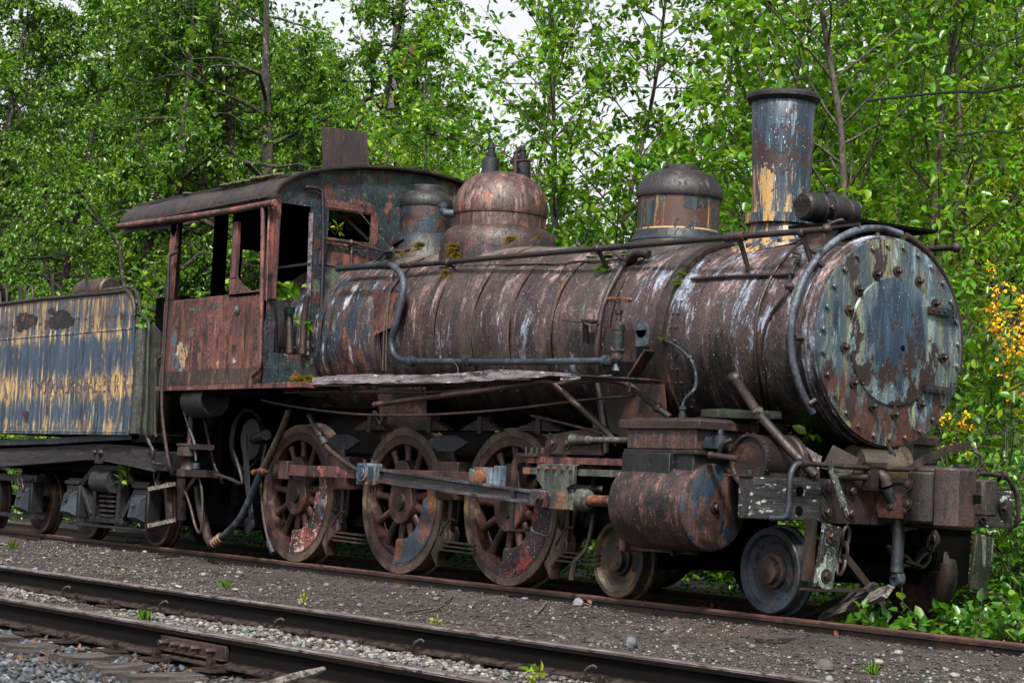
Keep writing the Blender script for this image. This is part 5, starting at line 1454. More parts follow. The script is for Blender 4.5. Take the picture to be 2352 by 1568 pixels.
# hanging boards and steps
q = MB().beam((5.06, -.80, .66), (5.04, -.80, .25), .014, .03, up=(0, 1, 0)).beam((5.05, -.83, .67), (5.05, -.85, .26), .03, .06)
st = P(q, 'step_hanger', 'rust_dark')
q = MB().beam((5.12, -.70, .635), (5.12, -.77, .215), .03, .165, up=(0, 1, 0))
fb = P(q, 'foot_board', 'foot', st, bevel=.004)
for z in (.56, .30): P(MB().bolt((5.135, -.705 - (.635 - z) * .16, z), (1, 0, 0), .03, .03, 6, True), 'bolt', 'rust_dark', fb)
P(MB().box((5.0, -.86, .20), (5.16, -.35, .215)), 'step_plate', 'rust_dark', st)
q = MB().beam((5.05, .90, .60), (5.05, .84, .21), .03, .19, up=(0, 1, 0))
fb2 = P(q, 'foot_board', 'olive', loco, bevel=.004)
P(MB().box((5.03, .72, .185), (5.22, .98, .20)), 'step_plate', 'rust_dark', fb2)
q = MB().prism([(.36, .655), (.95, .655), (.92, .25), (.74, .18), (.64, .42), (.50, .58)], 'x', 4.86, 4.89)
P(q, 'pilot_bracket', 'soot_and_shade')
q = MB().beam((4.9, -.35, .42), (4.95, -.02, .10), .05, .05)
P(q, 'pilot_brace', 'rust_brown')
chain([(5.0, -.44, .62), (4.98, -.43, .5), (4.97, -.44, .40), (4.97, -.46, .33)], .014, .11)
chain([(5.0, .42, .60), (5.0, .38, .45), (4.98, .30, .37), (4.96, .12, .42), (4.95, .02, .50)], .014, .11)
P(MB().tube([(5.0, .42, .62), (5.02, .44, .55), (5.0, .38, .48)], .022, 8), 'chain_hook', 'rust_dark')
q = MB().lathe([(0, .02), (.16, .02), (.165, 0), (.185, 0), (.185, .04), (.178, .05), (.178, .34), (.19, .35), (.19, .39), (0, .40)], (4.58, -.98, 1.045), (0, 1, 0), 44)
dr = P(q, 'air_drum', 'rust_dark')
for k in range(18):
    a = R(k * 20); P(MB().bolt((4.58 + .187 * math.cos(a), -.965, 1.045 + .187 * math.sin(a)), (math.cos(a), 0, math.sin(a)), .008, .007, 6), 'rivet', 'rust_brown', dr)
P(MB().tube([(4.36, -1.12, 1.07), (4.62, -1.10, 1.05)], .022, 10).ball((4.36, -1.12, 1.07), .03, 8).tube([(4.35, -1.05, 1.05), (4.40, -1.05, 1.15), (4.46, -1.02, 1.18)], .018), 'drum_pipe', 'rust_dark', dr)
def sheet(name, pts, mat, t=.008):
    pts = [Vector(p) for p in pts]; k = len(pts)
    nrm = (pts[1] - pts[0]).cross(pts[2] - pts[0]).normalized() * t
    return P(MB().add(pts + [p + nrm for p in pts], [tuple(range(k)), tuple(range(2 * k - 1, k - 1, -1))] + [(i, (i + 1) % k, k + (i + 1) % k, k + i) for i in range(k)]), name, mat)
sheet('bent_plate', [Q(1913, 1021, y=-.42), Q(1973, 1052, y=-.40), Q(1958, 1088, y=-.45), Q(1886, 1075, y=-.5)], 'rust_brown')
sheet('bent_plate', [Q(1850, 1025, y=-.5), Q(1888, 1048, y=-.45), Q(1880, 1080, y=-.5), Q(1852, 1070, y=-.5)], 'rust_brown')
q = MB().lathe([(.0, 0), (.16, 0), (.165, .03), (.165, .35), (.19, .36), (.19, .39), (.15, .42), (0, .43)], (4.80, -.20, 1.03), (.15, 1, 0), 36)
P(q, 'steam_pipe_casing', 'pump')
q = MB().tube([(4.92, -.02, 1.24), (4.98, .10, 1.02)], .022).tube([(4.90, .14, 1.22), (4.98, .16, .95)], .03).box((4.86, .20, .94), (4.90, .30, 1.30)).tube([(4.92, -.1, 1.08), (5.0, .12, 1.03)], .014)
SP(q, 'front_stay', 'rust_dark')
q = MB().box((4.42, -.62, .80), (4.94, .62, .90)).box((4.40, -.5, .9), (4.60, .5, 1.2))
P(q, 'front_deck', 'soot_and_shade')
q = MB().bolt((4.9, -.66, .945), (0, 0, 1), .035, .06, 6).bolt((4.9, -.42, .945), (0, 0, 1), .035, .06, 6).box((4.80, -.98, .945), (4.93, -.88, .965)).bolt((4.85, -1.2, .945), (0, 0, 1), .025, .03, 6)
SP(q, 'deck_bolt', 'rust_dark')
q = MB().tube([(4.45, -1.0, 1.14), (4.9, -.95, 1.14)], .02)

# ================================================================== TENDER
tender = empty('tender', (-6.5, 0, 0), 0, 'yellow and blue flaking railway tender coupled behind the rusty locomotive cab', 'tender')
T = lambda mb, name, mat, parent=tender, **k: mb.build(name, M[mat], parent, **k)
YT = 1.26
q = MB(); poly = [(-9.6, 1.15), (-4.52, 1.15), (-4.50, 1.4), (-4.52, 2.40)]
for k in range(9):
    a = R(k * 11.25); poly.append((-4.79 + .27 * math.cos(a), 2.39 + .27 * math.sin(a)))
poly += [(-9.6, 2.675)]
q.prism(poly, 'y', -YT, -YT + .012)
def rv(x, z, r_=.011): q.bolt((x, -YT, z), (0, -1, 0), r_, .008, 6)
for i in range(170):
    rv(-4.58 - i * .028, 2.262); rv(-4.56 - i * .028, 1.185, .010); rv(-4.57 - i * .028 + .014, 1.163, .008)
for i in range(36): rv(-5.95, 1.22 + i * .028, .009); rv(-5.95 + .03, 1.22 + i * .028, .006)
for i in range(22): rv(-4.6 - i * .11, 1.70 + .018 * ((i % 2) * 2 - 1), .014)
for i in range(12): rv(-5.95, 2.28 + i * .03, .007); rv(-5.3, 2.28 + i * .03, .006)
tank = T(q, 'tank_side', 'tender')
for i, (X, Y, w, h) in enumerate(((58, 733, .68, .26), (140, 730, .66, .28), (118, 712, .16, .10), (60, 952, .14, .16))): scar('rust_scar', X, Y, w, h, 'scar', tank, -YT, i + 40, .006, .28)
q = MB().prism([(x, z) for x, z in poly], 'y', YT - .012, YT); T(q, 'tank_side', 'tender', tank)
T(MB().box((-9.6, -YT + .012, 1.17), (-4.9, YT - .012, 2.30)), 'tank_body', 'soot_and_shade', tank)
q = MB()
rim = [Vector((-9.6, -YT - .005, 2.68)), Vector((-7, -YT - .005, 2.685)), Vector((-5.2, -YT - .005, 2.665))] + [Vector((-4.80 + .285 * math.cos(R(a)), -YT - .005, 2.385 + .285 * math.sin(R(a)))) for a in range(85, -10, -12)]
q.tube(rim, .022, 10)
T(q, 'tank_rim', 'rust_dark', tank)
gp = [Q(238, 666, y=-1.0), Q(270, 662, y=-1.05), Q(297, 659, y=-1.08), Q(311, 668, y=-1.1), Q(320, 690, y=-1.15), Q(322, 715, y=-1.2), Q(330, 730, y=-1.24), Q(342, 742, y=-1.26), Q(340, 800, y=-1.27), Q(338, 900, y=-1.27), Q(335, 990, y=-1.27), Q(340, 1010, y=-1.25), Q(352, 1035, y=-1.24), Q(352, 1062, y=-1.22), Q(374, 1066, y=-1.2)]
T(MB().tube(gp, .017, 10), 'hand_rail', 'olive')
q = MB().prism([(-4.51, 1.17), (-4.0, 1.17), (-4.02, 2.20), (-4.2, 2.30), (-4.51, 2.24)], 'y', -1.20, -1.185)
leg = T(q, 'tank_leg', 'olive')
T(MB().prism([(-4.51, 1.17), (-4.36, 1.17), (-4.36, 2.26), (-4.51, 2.25)], 'y', -1.245, -1.20), 'leg_edge', 'crosshead', leg)
T(MB().box((-4.50, -1.19, 1.17), (-4.02, 1.19, 1.6)), 'tank_front', 'soot_and_shade', leg)
T(MB().tube([Q(372, 816, y=-1.21), Q(362, 828, y=-1.23), Q(359, 850, y=-1.23), Q(357, 920, y=-1.23), Q(357, 1000 - 8, y=-1.23), Q(362, 1003, y=-1.22)], .014, 8), 'grab_iron', 'rust_dark', leg)
q = MB()
for k in range(14): q.bolt((-4.42, -1.245, 1.24 + k * .075), (0, -1, 0), .01, .008, 6)
T(q, 'rivet_row', 'crosshead', leg)
T(MB().box((-4.4, -1.2, 1.155), (-3.95, -.9, 1.175)), 'coal_deck', 'rust_dark')
T(MB().box((-9.6, -.28, .22), (-4.1, .28, .76)), 'centre_sill_filler', 'soot_and_shade')  # dark box added to hide the lit greenery under the tender
T(MB().box((-9.6, .86, .24), (-4.2, .98, .74)), 'far_truck_side', 'soot_and_shade')
T(MB().box((-4.05, -.6, .28), (-2.6, .6, 1.2)), 'drawbar_filler', 'soot_and_shade')  # dark box added to keep the space under the cab black
for X, Y0, Y1 in ((120, 628, 680), (199, 612, 672), (46, 650, 690)):
    a_ = Q(X, Y1, y=-.9); b_ = Q(X, Y0, y=-.9); T(MB().beam(a_, b_, .03, .03), 'stake', 'rust_dark')
for X in (8, 68):
    a_ = Q(X - 6, 700, y=-1.2); q = MB().tube([a_, Q(X - 7, 668, y=-1.2), Q(X, 655, y=-1.2), Q(X + 7, 668, y=-1.2), Q(X + 8, 700, y=-1.2)], .014, 8); T(q, 'hoop', 'rust_dark')
q = MB().lathe([(0, 0), (.14, 0), (.15, .02), (.15, .62), (.13, .64), (0, .64)], Q(192, 673, y=-.4), (1, .1, .02), 24); T(q, 'tool_drum', 'rust_brown')
T(MB().box((-4.78, -.9, 2.25), (-4.2, -.2, 2.62)), 'coal_bunker_plate', 'soot_and_shade')
ROTT = ROTY
M['letter'] = rusty('faded_letter_paint', '#5a4a58', [('#6f5a5c', .45, .6, 's'), ('#b08a3e', .55, .62, 's')], fleck=.75)
text('SNOQUALMIE VALLEY R R', .27, 'letter', tank, (-4.60, -YT - .002, 1.60), ROTT, .0015, 'RIGHT', sx=.80)
# frame and trucks
q = MB(); pl = [XZ(-40, 1032, -1.16), XZ(120, 1024, -1.16), XZ(227, 1019, -1.16), XZ(300, 1022, -1.16), XZ(355, 1030, -1.16), XZ(358, 1084, -1.16), XZ(300, 1070, -1.16), XZ(225, 1056, -1.16), XZ(204, 1055, -1.16), XZ(100, 1063, -1.16), XZ(-40, 1075, -1.16)]
q.prism(pl, 'y', -1.16, -1.02)
fr = T(q, 'frame_beam', 'frame_wood')
q = MB()
pl = [(-40, 1009), (120, 1006), (227, 999), (318, 996), (318, 1008), (227, 1012), (120, 1019), (-40, 1023)]
q.prism([XZ(X, Y, -1.2) for X, Y in pl], 'y', -1.2, -.9)
T(q, 'frame_top_strip', 'slate', fr)
q = MB().box((-4.55, -1.2, 1.08), (-3.9, 1.2, 1.155)).box((-9.6, -1.0, .75), (-4.1, 1.0, 1.1)); T(q, 'underframe', 'soot_and_shade', fr)
a_ = Q(358, 1036, y=-1.17); b_ = Q(385, 1082, y=-1.17)
T(MB().box((a_.x, -1.18, b_.z), (b_.x, .9, a_.z)), 'end_beam', 'black', fr, bevel=.008)
q = MB().ball(Q(218, 1038, y=-1.17), .03, 8).ball(Q(232, 1039, y=-1.17), .04, 8).bolt(Q(232, 1039, y=-1.17), (0, -1, 0), .03, .03).box(tuple(Q(217, 1063, y=-1.165)), tuple(Q(237, 1056, y=-1.155)))
SP(q, 'bolt', 'rust_dark', fr)
def truck_wheel(x, y, rr):
    root = empty('wheel'); root.parent = tender; OFF[root.name] = Vector((0, 0, 0))
    q = MB().lathe([(0, .03), (.1, .03), (.16, .05), (rr - .09, .06), (rr - .04, .0), (rr - .006, .0), (rr, .01), (rr + .003, .09), (rr + .026, .10), (rr + .026, .125), (rr, .14), (rr - .05, .14), (rr - .09, .10), (0, .12)], (0, -.07, 0), (0, 1, 0), 64)
    P(q, 'tyre', 'rust_brown', root)
    P(MB().lathe([(.10, 0), (.09, .05), (.07, .06), (.07, .16)], (0, -.04, 0), (0, -1, 0), 24), 'hub', 'rust_dark', root)
    root.location = (x + 6.5, y, rr)
    return root
tw = truck_wheel(-4.70, -.72, .352)
for x in (-6.42, -7.75, -9.3):
    c_ = copy_tree(tw, tender); c_.location.x = x + 6.5
for x in (-4.70, -6.42, -7.75, -9.3):
    c_ = copy_tree(tw, tender); c_.location = (x + 6.5, .72, .352); c_.rotation_euler.z = math.pi
    T(MB().tube([(x, -.7, .352), (x, .7, .352)], .07, 12), 'axle', 'soot_and_shade')
def journal(x):
    z = .40; q = MB()
    q.box((x - .17, -1.02, z - .16), (x + .17, -.86, z + .20)).box((x - .20, -1.04, z + .20), (x + .16, -.84, z + .25))
    jb = T(q, 'journal_box', 'black', bevel=.012)
    vs = [(x - .12, -1.02, z - .15), (x + .12, -1.02, z - .15), (x + .12, -1.02, z + .14), (x - .12, -1.02, z + .14), (x - .10, -1.12, z - .10), (x + .10, -1.12, z - .10), (x + .10, -1.08, z + .10), (x - .10, -1.08, z + .10)]
    T(MB().add(vs, [(0, 3, 2, 1), (4, 5, 6, 7), (0, 1, 5, 4), (1, 2, 6, 5), (2, 3, 7, 6), (3, 0, 4, 7)]).bolt((x, -1.10, z + .02), (0, -1, .2), .025, .02), 'box_lid', 'slate', jb, bevel=.01)
    return jb
for x in (-4.62, -6.34, -7.67): journal(x)
def arch(x0, x1):
    xm = (x0 + x1) / 2; y = -.95
    q = MB()
    for (a_, b_, w) in (((x0 - .15, .64), (x0 + .25, .64), .07), ((x0 + .22, .64), (xm - .38, .80), .07), ((xm - .38, .80), (xm + .38, .80), .07), ((xm + .38, .80), (x1 - .22, .64), .07), ((x1 - .25, .64), (x1 + .15, .64), .07),
                       ((x0 + .15, .60), (xm - .40, .28), .06), ((x1 - .15, .60), (xm + .40, .28), .06), ((xm - .42, .24), (xm + .42, .24), .06), ((x0 - .1, .17), (x1 + .1, .17), .035)):
        q.beam((a_[0], y, a_[1]), (b_[0], y, b_[1]), .12, w if w != .035 else .03)
    for s_ in (-.30, .30): q.box((xm + s_ - .04, y - .07, .22), (xm + s_ + .04, y + .05, .80))
    ab = T(q, 'truck_side_frame', 'black', bevel=.006)
    q = MB()
    for dx in (-.09, .09):
        for k in range(5): q.lathe([(.03, 0), (.075, .012), (.075, .03), (.03, .042)], (xm + dx, y - .02, .27 + k * .052), (0, 0, 1), 18)
    SP(q, 'coil_spring', 'rust_dark', ab)
    q = MB().tube([(xm - .22, y - .06, .66), (xm + .20, y - .06, .66)], .125, 20).bolt((xm + .2, y - .06, .66), (1, 0, 0), .02, .03)
    T(q, 'bolster_end', 'frame_wood', ab)
arch(-6.34, -4.62); 
q = MB().beam((-9.3, -.95, .64), (-7.4, -.95, .64), .12, .08).beam((-9.3, -.95, .2), (-7.4, -.95, .2), .12, .04); T(q, 'truck_side_frame', 'black')
# safety chains, steps
def tchain(pts, **k): return chain(pts, .012, .10, 'safety_chain', 'rust_dark', tender)
tchain([Q(362, 1078, y=-1.1), Q(358, 1100, y=-1.1), Q(365, 1124, y=-1.1)])
tchain([Q(45, 1098, y=-1.1), Q(48, 1110, y=-1.1), Q(52, 1122, y=-1.1)])
q = MB()
for Y0, y_ in ((1112, -1.3), (1196, -1.3)):
    a_ = Q(342, Y0 + 12, y=-1.32); b_ = Q(404, Y0 - 2, y=-1.1)
    q.beam(a_, b_, .16, .04)
stp = SP(q.wob(.006, 8), 'step_board', 'grey_wood', tender)
q = MB().beam(Q(384, 1108, y=-1.12), Q(390, 1200, y=-1.12), .05, .06).beam(Q(416, 1092, y=-1.0), Q(418, 1195, y=-1.0), .06, .07).beam(Q(400, 1108, y=-1.1), Q(402, 1195, y=-1.1), .015, .02).beam(Q(455, 1090, y=-1.0), Q(420, 1140, y=-1.0), .03, .05)
SP(q, 'step_hanger', 'rust_dark', tender)
# ================================================================== GROUND
rng = np.random.default_rng(7)
_perm = rng.random((64, 64))
def vnoise(x, y, f):
    x = np.asarray(x, float) * f; y = np.asarray(y, float) * f
    xi = np.floor(x).astype(int); yi = np.floor(y).astype(int); fx = x - xi; fy = y - yi
    fx = fx * fx * (3 - 2 * fx); fy = fy * fy * (3 - 2 * fy)
    g = lambda a, b_: _perm[a % 64, b_ % 64]
    return (g(xi, yi) * (1 - fx) + g(xi + 1, yi) * fx) * (1 - fy) + (g(xi, yi + 1) * (1 - fx) + g(xi + 1, yi + 1) * fx) * fy - .5
def sm(t): t = np.clip(t, 0, 1); return t * t * (3 - 2 * t)
TR = math.tan(R(1.83))
def hgt(x, y):
    x = np.asarray(x, float); y = np.asarray(y, float)
    yl = y - TR * x + 4.98                      # across the front track
    h = -.125 + 0 * x
    h = h + (-.03) * sm((-1.2 - y) / 1.2)
    h = np.where(np.abs(yl) < .72, -.158, h)
    h = h - .09 * sm((-.80 - yl) / .3) - .035 * np.exp(-((np.abs(yl) - .785) / .13) ** 2)
    h = h + .05 * np.exp(-((y + .95) / .22) ** 2)
    h = h + .10 * sm((y - 1.0) / 1.5) + .5 * sm((y - 3) / 9) 
    h = h + .35 * sm((x - 1) / 4) * sm((y - 2) / 4)
    h = h + .05 * np.exp(-(((x - 4.6) / .9) ** 2 + ((y + 2.9) / .35) ** 2))
    a = sm((1.4 - np.abs(y + 2.5)) / .8) 
    return h + (vnoise(x, y, 1.3) * .03 + vnoise(x, y, 5) * .018 + vnoise(x, y, 13) * .012 + vnoise(x, y, 31) * .008)
xs = np.concatenate([[-900, -300, -120, -70], np.arange(-50, -10, .8), np.arange(-10, 0, .12), np.arange(0, 9.5, .04), np.arange(9.5, 16, .3), [20, 30, 60, 150, 400, 900]])
ys = np.concatenate([[-900, -300, -100, -40, -20, -14], np.arange(-10, -7.8, .2), np.arange(-7.8, -.8, .035), np.arange(-.8, 8, .15), np.arange(8, 40, 1.2), [50, 80, 150, 300, 900]])
X_, Y_ = np.meshgrid(xs, ys); Z_ = hgt(X_, Y_)
def np_mesh(name, V, Fq=None, Ft=None, mats=(), smooth=False):
    V = np.asarray(V, np.float32).reshape(-1, 3)
    me = bpy.data.meshes.new(name)
    nq = 0 if Fq is None else len(Fq); nt = 0 if Ft is None else len(Ft)
    me.vertices.add(len(V)); me.vertices.foreach_set('co', V.ravel())
    loops = []
    if nq: loops.append(np.asarray(Fq, np.int32).ravel())
    if nt: loops.append(np.asarray(Ft, np.int32).ravel())
    L = np.concatenate(loops)
    me.loops.add(len(L)); me.loops.foreach_set('vertex_index', L)
    me.polygons.add(nq + nt)
    st = np.concatenate([np.arange(nq) * 4, nq * 4 + np.arange(nt) * 3]).astype(np.int32)
    me.polygons.foreach_set('loop_start', st)
    if smooth: me.polygons.foreach_set('use_smooth', [True] * (nq + nt))
    me.update(calc_edges=True); me.validate()
    for m_ in mats: me.materials.append(m_)
    return me
nx, ny = len(xs), len(ys)
ii = (np.arange(ny - 1)[:, None] * nx + np.arange(nx - 1)[None, :]).ravel()
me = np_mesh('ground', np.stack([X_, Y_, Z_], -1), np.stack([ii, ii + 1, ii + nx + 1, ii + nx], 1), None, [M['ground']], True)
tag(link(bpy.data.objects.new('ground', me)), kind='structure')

# ================================================================== TRACKS
RP = [(-.065, -.155), (.065, -.155), (.065, -.145), (.012, -.128), (.010, -.045), (.034, -.036), (.035, -.008), (.028, 0), (-.028, 0), (-.035, -.008), (-.034, -.036), (-.010, -.045), (-.012, -.128), (-.065, -.145)]
def rail_obj(parent, y, x0, x1, seglen, topmat, jitter=0):
    q = MB(); k = len(RP); vs = []; fs = []
    X = list(np.arange(x0, x1, .5)) + [x1]
    for x in X:
        w = jitter * math.sin(x * .55 + y); wz = -jitter * .5 * (1 + math.sin(x * .8 + 2 * y))
        for (a, b_) in RP: vs.append((x, y + a + w, b_ + wz))
    for i in range(len(X) - 1):
        for j in range(k): fs.append((i * k + j, i * k + (j + 1) % k, (i + 1) * k + (j + 1) % k, (i + 1) * k + j))
    fs.append(tuple(range(k))); fs.append(tuple((len(X) - 1) * k + j for j in range(k))[::-1])
    off = OFF[parent.name]; q.add([Vector(v) + off for v in vs], fs)
    ro = q.build('rail', M['rail' if topmat == 'rail_top' else 'rail_rust'], parent, angle=30)
    q = MB(); vs = []; fs = []
    for x in X:
        w = jitter * math.sin(x * .55 + y); wz = -jitter * .5 * (1 + math.sin(x * .8 + 2 * y))
        for a, b_ in ((-.0352, -.015), (-.0347, -.006), (-.027, .0015), (.027, .0015), (.0347, -.006)): vs.append(Vector((x, y + a + w, b_ + wz)) + off)
    for i in range(len(X) - 1):
        for j in range(4): fs.append((i * 5 + j, i * 5 + j + 1, (i + 1) * 5 + j + 1, (i + 1) * 5 + j))
    q.add(vs, fs).build('rail_head', M[topmat], ro)
    return ro
front = empty('railway_track', (0, -4.98, 0), R(1.83), 'front railway track with worn bright rails, cracked wooden ties and gravel, nearest the camera', 'railway track', 'railway tracks')
fo = OFF[front.name]
for y in (-.785, .785): rail_obj(front, y, -30, 16, 10, 'rail_top')
rnd = random.Random(21)
def tie_mesh(seed, L=2.55):
    r_ = random.Random(seed); q = MB(); N = 16; vs = []; fs = []
    w = r_.uniform(.19, .235) / 2
    for i in range(N):
        t = i / (N - 1); y = -L / 2 + L * t + (r_.uniform(-.03, .03) if i in (0, N - 1) else 0)
        for (a, b_) in ((-w, -.17), (-w, -.02), (-w * .9, -.003), (-w * .3, 0), (w * .4, -.002), (w * .92, -.004), (w, -.025), (w, -.17)):
            e = r_.uniform(-.008, .008); edge = -.012 * (i in (0, 1, N - 1)) * (b_ > -.1)
            vs.append((a + e, y, b_ + r_.uniform(-.006, .004) + edge * r_.random()))
    for i in range(N - 1):
        for j in range(8): fs.append((i * 8 + j, i * 8 + (j + 1) % 8, (i + 1) * 8 + (j + 1) % 8, (i + 1) * 8 + j))
    fs.append(tuple(range(8))); fs.append(tuple((N - 1) * 8 + j for j in range(8))[::-1])
    return q.add(vs, fs)
protos = []
for s_ in range(5):
    o = tie_mesh(s_).build('tie', M['tie'], None, angle=20); protos.append(o)
pq = MB().box((-.09, -.16, 0), (.09, .16, .010)).box((-.09, -.075, .010), (.09, -.066, .018)).box((-.09, .066, .010), (.09, .075, .018))
sq = pq
for (dx, dy) in ((-.045, -.085), (.05, .085), (.03, -.12)): sq.box((dx - .008, dy - .008, .0), (dx + .008, dy + .008, .043)).box((dx - .014, dy - .014 + (.01 if dy < 0 else -.01), .043), (dx + .014, dy + .014 + (.01 if dy < 0 else -.01), .057))
plate = pq.build('tie_plate', M['rust_dark'], None)
TIES = [-9.5 + .53 * i for i in range(44)]
used = set()
def place(proto, parent, loc, rz=0.0):
    if proto.name not in used and proto.parent is None:
        o = proto; used.add(proto.name)
    else:
        o = proto.copy(); col.objects.link(o)
    o.parent = parent; o.location = loc; o.rotation_euler.z = rz
    return o
for i, x in enumerate(TIES):
    xx = x + rnd.uniform(-.05, .05); rz = rnd.uniform(-.04, .04)
    dz = rnd.uniform(-.012, .004)
    place(protos[i % 5], front, (xx, rnd.uniform(-.06, .06), -.172 + dz), rz)
    for y in (-.785, .785):
        place(plate, front, (xx, y, -.170), rnd.uniform(-.03, .03))
anc = MB().tube([(0, -.075, -.02), (.01, -.085, .03), (.03, -.06, .055), (.045, -.045, .045)], .009, 6).beam((0, -.08, -.01), (0, .08, -.01), .02, .012).build('rail_anchor', M['rust_dark'], None)
for i in range(14): place(anc, front, (-8 + i * 1.48, .785, -.135))
# joint bar on the near rail
xj = 5.55
q = MB().box(Vector((xj - .33, -.82, -.115)) + fo, Vector((xj + .33, -.797, -.05)) + fo)
q.box(Vector((xj - .33, -.84, -.125)) + fo, Vector((xj + .33, -.80, -.113)) + fo)
jb = q.build('joint_bar', M['rust_brown'], front, bevel=.004)
for dx in (-.26, -.14, -.04, .07, .22):
    o = MB().bolt(Vector((xj + dx, -.82, -.082)) + fo, (0, -1, 0), .017, .05, 6).build('bolt', M['rust_dark'], jb)
rear = empty('railway_track', (0, 0, 0), 0, 'rusty half-buried railway track under the steam locomotive and tender', 'railway track', 'railway tracks')
for y in (-.755, .755): rail_obj(rear, y, -60, 16, 10, 'rail_top_rust', 0)
for i in range(60):
    place(protos[i % 5], rear, (-16 + i * .55 + rnd.uniform(-.06, .06), rnd.uniform(-.05, .05), -.165), rnd.uniform(-.05, .05))
xj = Q(75, 1226, y=-.79).x
q = MB().box((xj - .3, -.80, -.115), (xj + .25, -.77, -.05)); jb = q.build('joint_bar', M['rust_brown'], rear, bevel=.003)
for dx in (-.2, -.05, .12): MB().bolt((xj + dx, -.80, -.08), (0, -1, 0), .016, .03, 6).build('bolt', M['rust_dark'], jb)

# ================================================================== STONES
def stones(name, n, area, size, mat, flat=.6, sink=.3, seed=1, ang=False, mask=None):
    g = np.random.default_rng(seed)
    P_ = area(g, n); n = len(P_)
    if mask is not None: P_ = P_[mask(P_[:, 0], P_[:, 1], g)]; n = len(P_)
    t = (1 + 5 ** .5) / 2
    ico = np.array([(-1, t, 0), (1, t, 0), (-1, -t, 0), (1, -t, 0), (0, -1, t), (0, 1, t), (0, -1, -t), (0, 1, -t), (t, 0, -1), (t, 0, 1), (-t, 0, -1), (-t, 0, 1)]) / math.sqrt(1 + t * t)
    icf = np.array([(0, 11, 5), (0, 5, 1), (0, 1, 7), (0, 7, 10), (0, 10, 11), (1, 5, 9), (5, 11, 4), (11, 10, 2), (10, 7, 6), (7, 1, 8), (3, 9, 4), (3, 4, 2), (3, 2, 6), (3, 6, 8), (3, 8, 9), (4, 9, 5), (2, 4, 11), (6, 2, 10), (8, 6, 7), (9, 8, 1)])
    if ang:
        ico = np.array([(1, 0, 0), (-1, 0, 0), (0, 1, 0), (0, -1, 0), (0, 0, 1), (0, 0, -1)], float); icf = np.array([(0, 2, 4), (2, 1, 4), (1, 3, 4), (3, 0, 4), (2, 0, 5), (1, 2, 5), (3, 1, 5), (0, 3, 5)])
    k = len(ico)
    s_ = size[0] + (size[1] - size[0]) * g.random(n) ** 2.2
    V = ico[None] * (1 + (g.random((n, k, 1)) - .5) * (.9 if ang else .3))
    V = V + (g.random((n, k, 3)) - .5) * (.5 if ang else .12)
    sc = np.stack([np.ones(n), .6 + .35 * g.random(n), flat * (.6 + .7 * g.random(n))], 1)
    V = V * sc[:, None] * s_[:, None, None] * .5
    tx = (g.random(n) - .5) * (1.2 if ang else .5); c_, d_ = np.cos(tx), np.sin(tx)
    V = np.stack([V[..., 0], V[..., 1] * c_[:, None] - V[..., 2] * d_[:, None], V[..., 1] * d_[:, None] + V[..., 2] * c_[:, None]], -1)
    a = g.random(n) * 6.283; c_, d_ = np.cos(a)[:, None], np.sin(a)[:, None]
    V = np.stack([V[..., 0] * c_ - V[..., 1] * d_, V[..., 0] * d_ + V[..., 1] * c_, V[..., 2]], -1)
    z = hgt(P_[:, 0], P_[:, 1]) + s_ * flat * .5 * (1 - 2 * sink * g.random(n))
    V = V + np.stack([P_[:, 0], P_[:, 1], z], 1)[:, None]
    F_ = (icf[None] + (np.arange(n) * k)[:, None, None]).reshape(-1, 3)
    me = np_mesh(name, V.reshape(-1, 3), None, F_, [M[mat]], not ang)
    return tag(link(bpy.data.objects.new(name, me)), kind='stuff')
def rect(x0, x1, y0, y1, follow=False):
    def f(g, n):
        x = x0 + (x1 - x0) * g.random(n); y = y0 + (y1 - y0) * g.random(n)
        if follow: y = y + TR * x
        return np.stack([x, y], 1)
    return f
notrail = lambda x, y, g: (np.abs(np.abs(y - TR * x + 4.98) - .785) > .075)
stones('gravel', 30000, rect(-3, 9.3, -5.72, -4.25, True), (.010, .05), 'stone', .6, .5, 1, mask=lambda x, y, g: notrail(x, y, g) & (g.random(len(x)) < .62 + 1.6 * vnoise(x, y, 1.1)))
stones('gravel', 16000, rect(-7, 9.3, -4.12, -3.35, True), (.010, .048), 'stone', .6, .4, 2, mask=lambda x, y, g: g.random(len(x)) < np.exp(-((y - TR * x + 4.12) / .45)))
stones('gravel', 26000, rect(-8, 9.5, -3.8, -.82), (.006, .032), 'stone', .6, .5, 3, mask=lambda x, y, g: g.random(len(x)) < .45 + 1.3 * vnoise(x, y, .9))
stones('earth_crumbs', 26000, rect(-8, 9.5, -3.9, -.80), (.010, .042), 'chip', .45, .5, 37, True)
stones('earth_crumbs', 9000, rect(-3, 9.3, -5.72, -4.25, True), (.010, .04), 'chip', .45, .5, 38, True, mask=notrail)
stones('gravel', 420, rect(-8, 9.5, -3.8, -.85), (.03, .08), 'stone', .55, .5, 33)
stones('ballast', 26000, rect(.5, 9.3, -8.3, -5.86, True), (.025, .075), 'ballast', .5, .3, 4, True)
stones('ballast', 3500, rect(-9, 1.6, -8.0, -5.95, True), (.018, .05), 'ballast', .5, .3, 5, True)
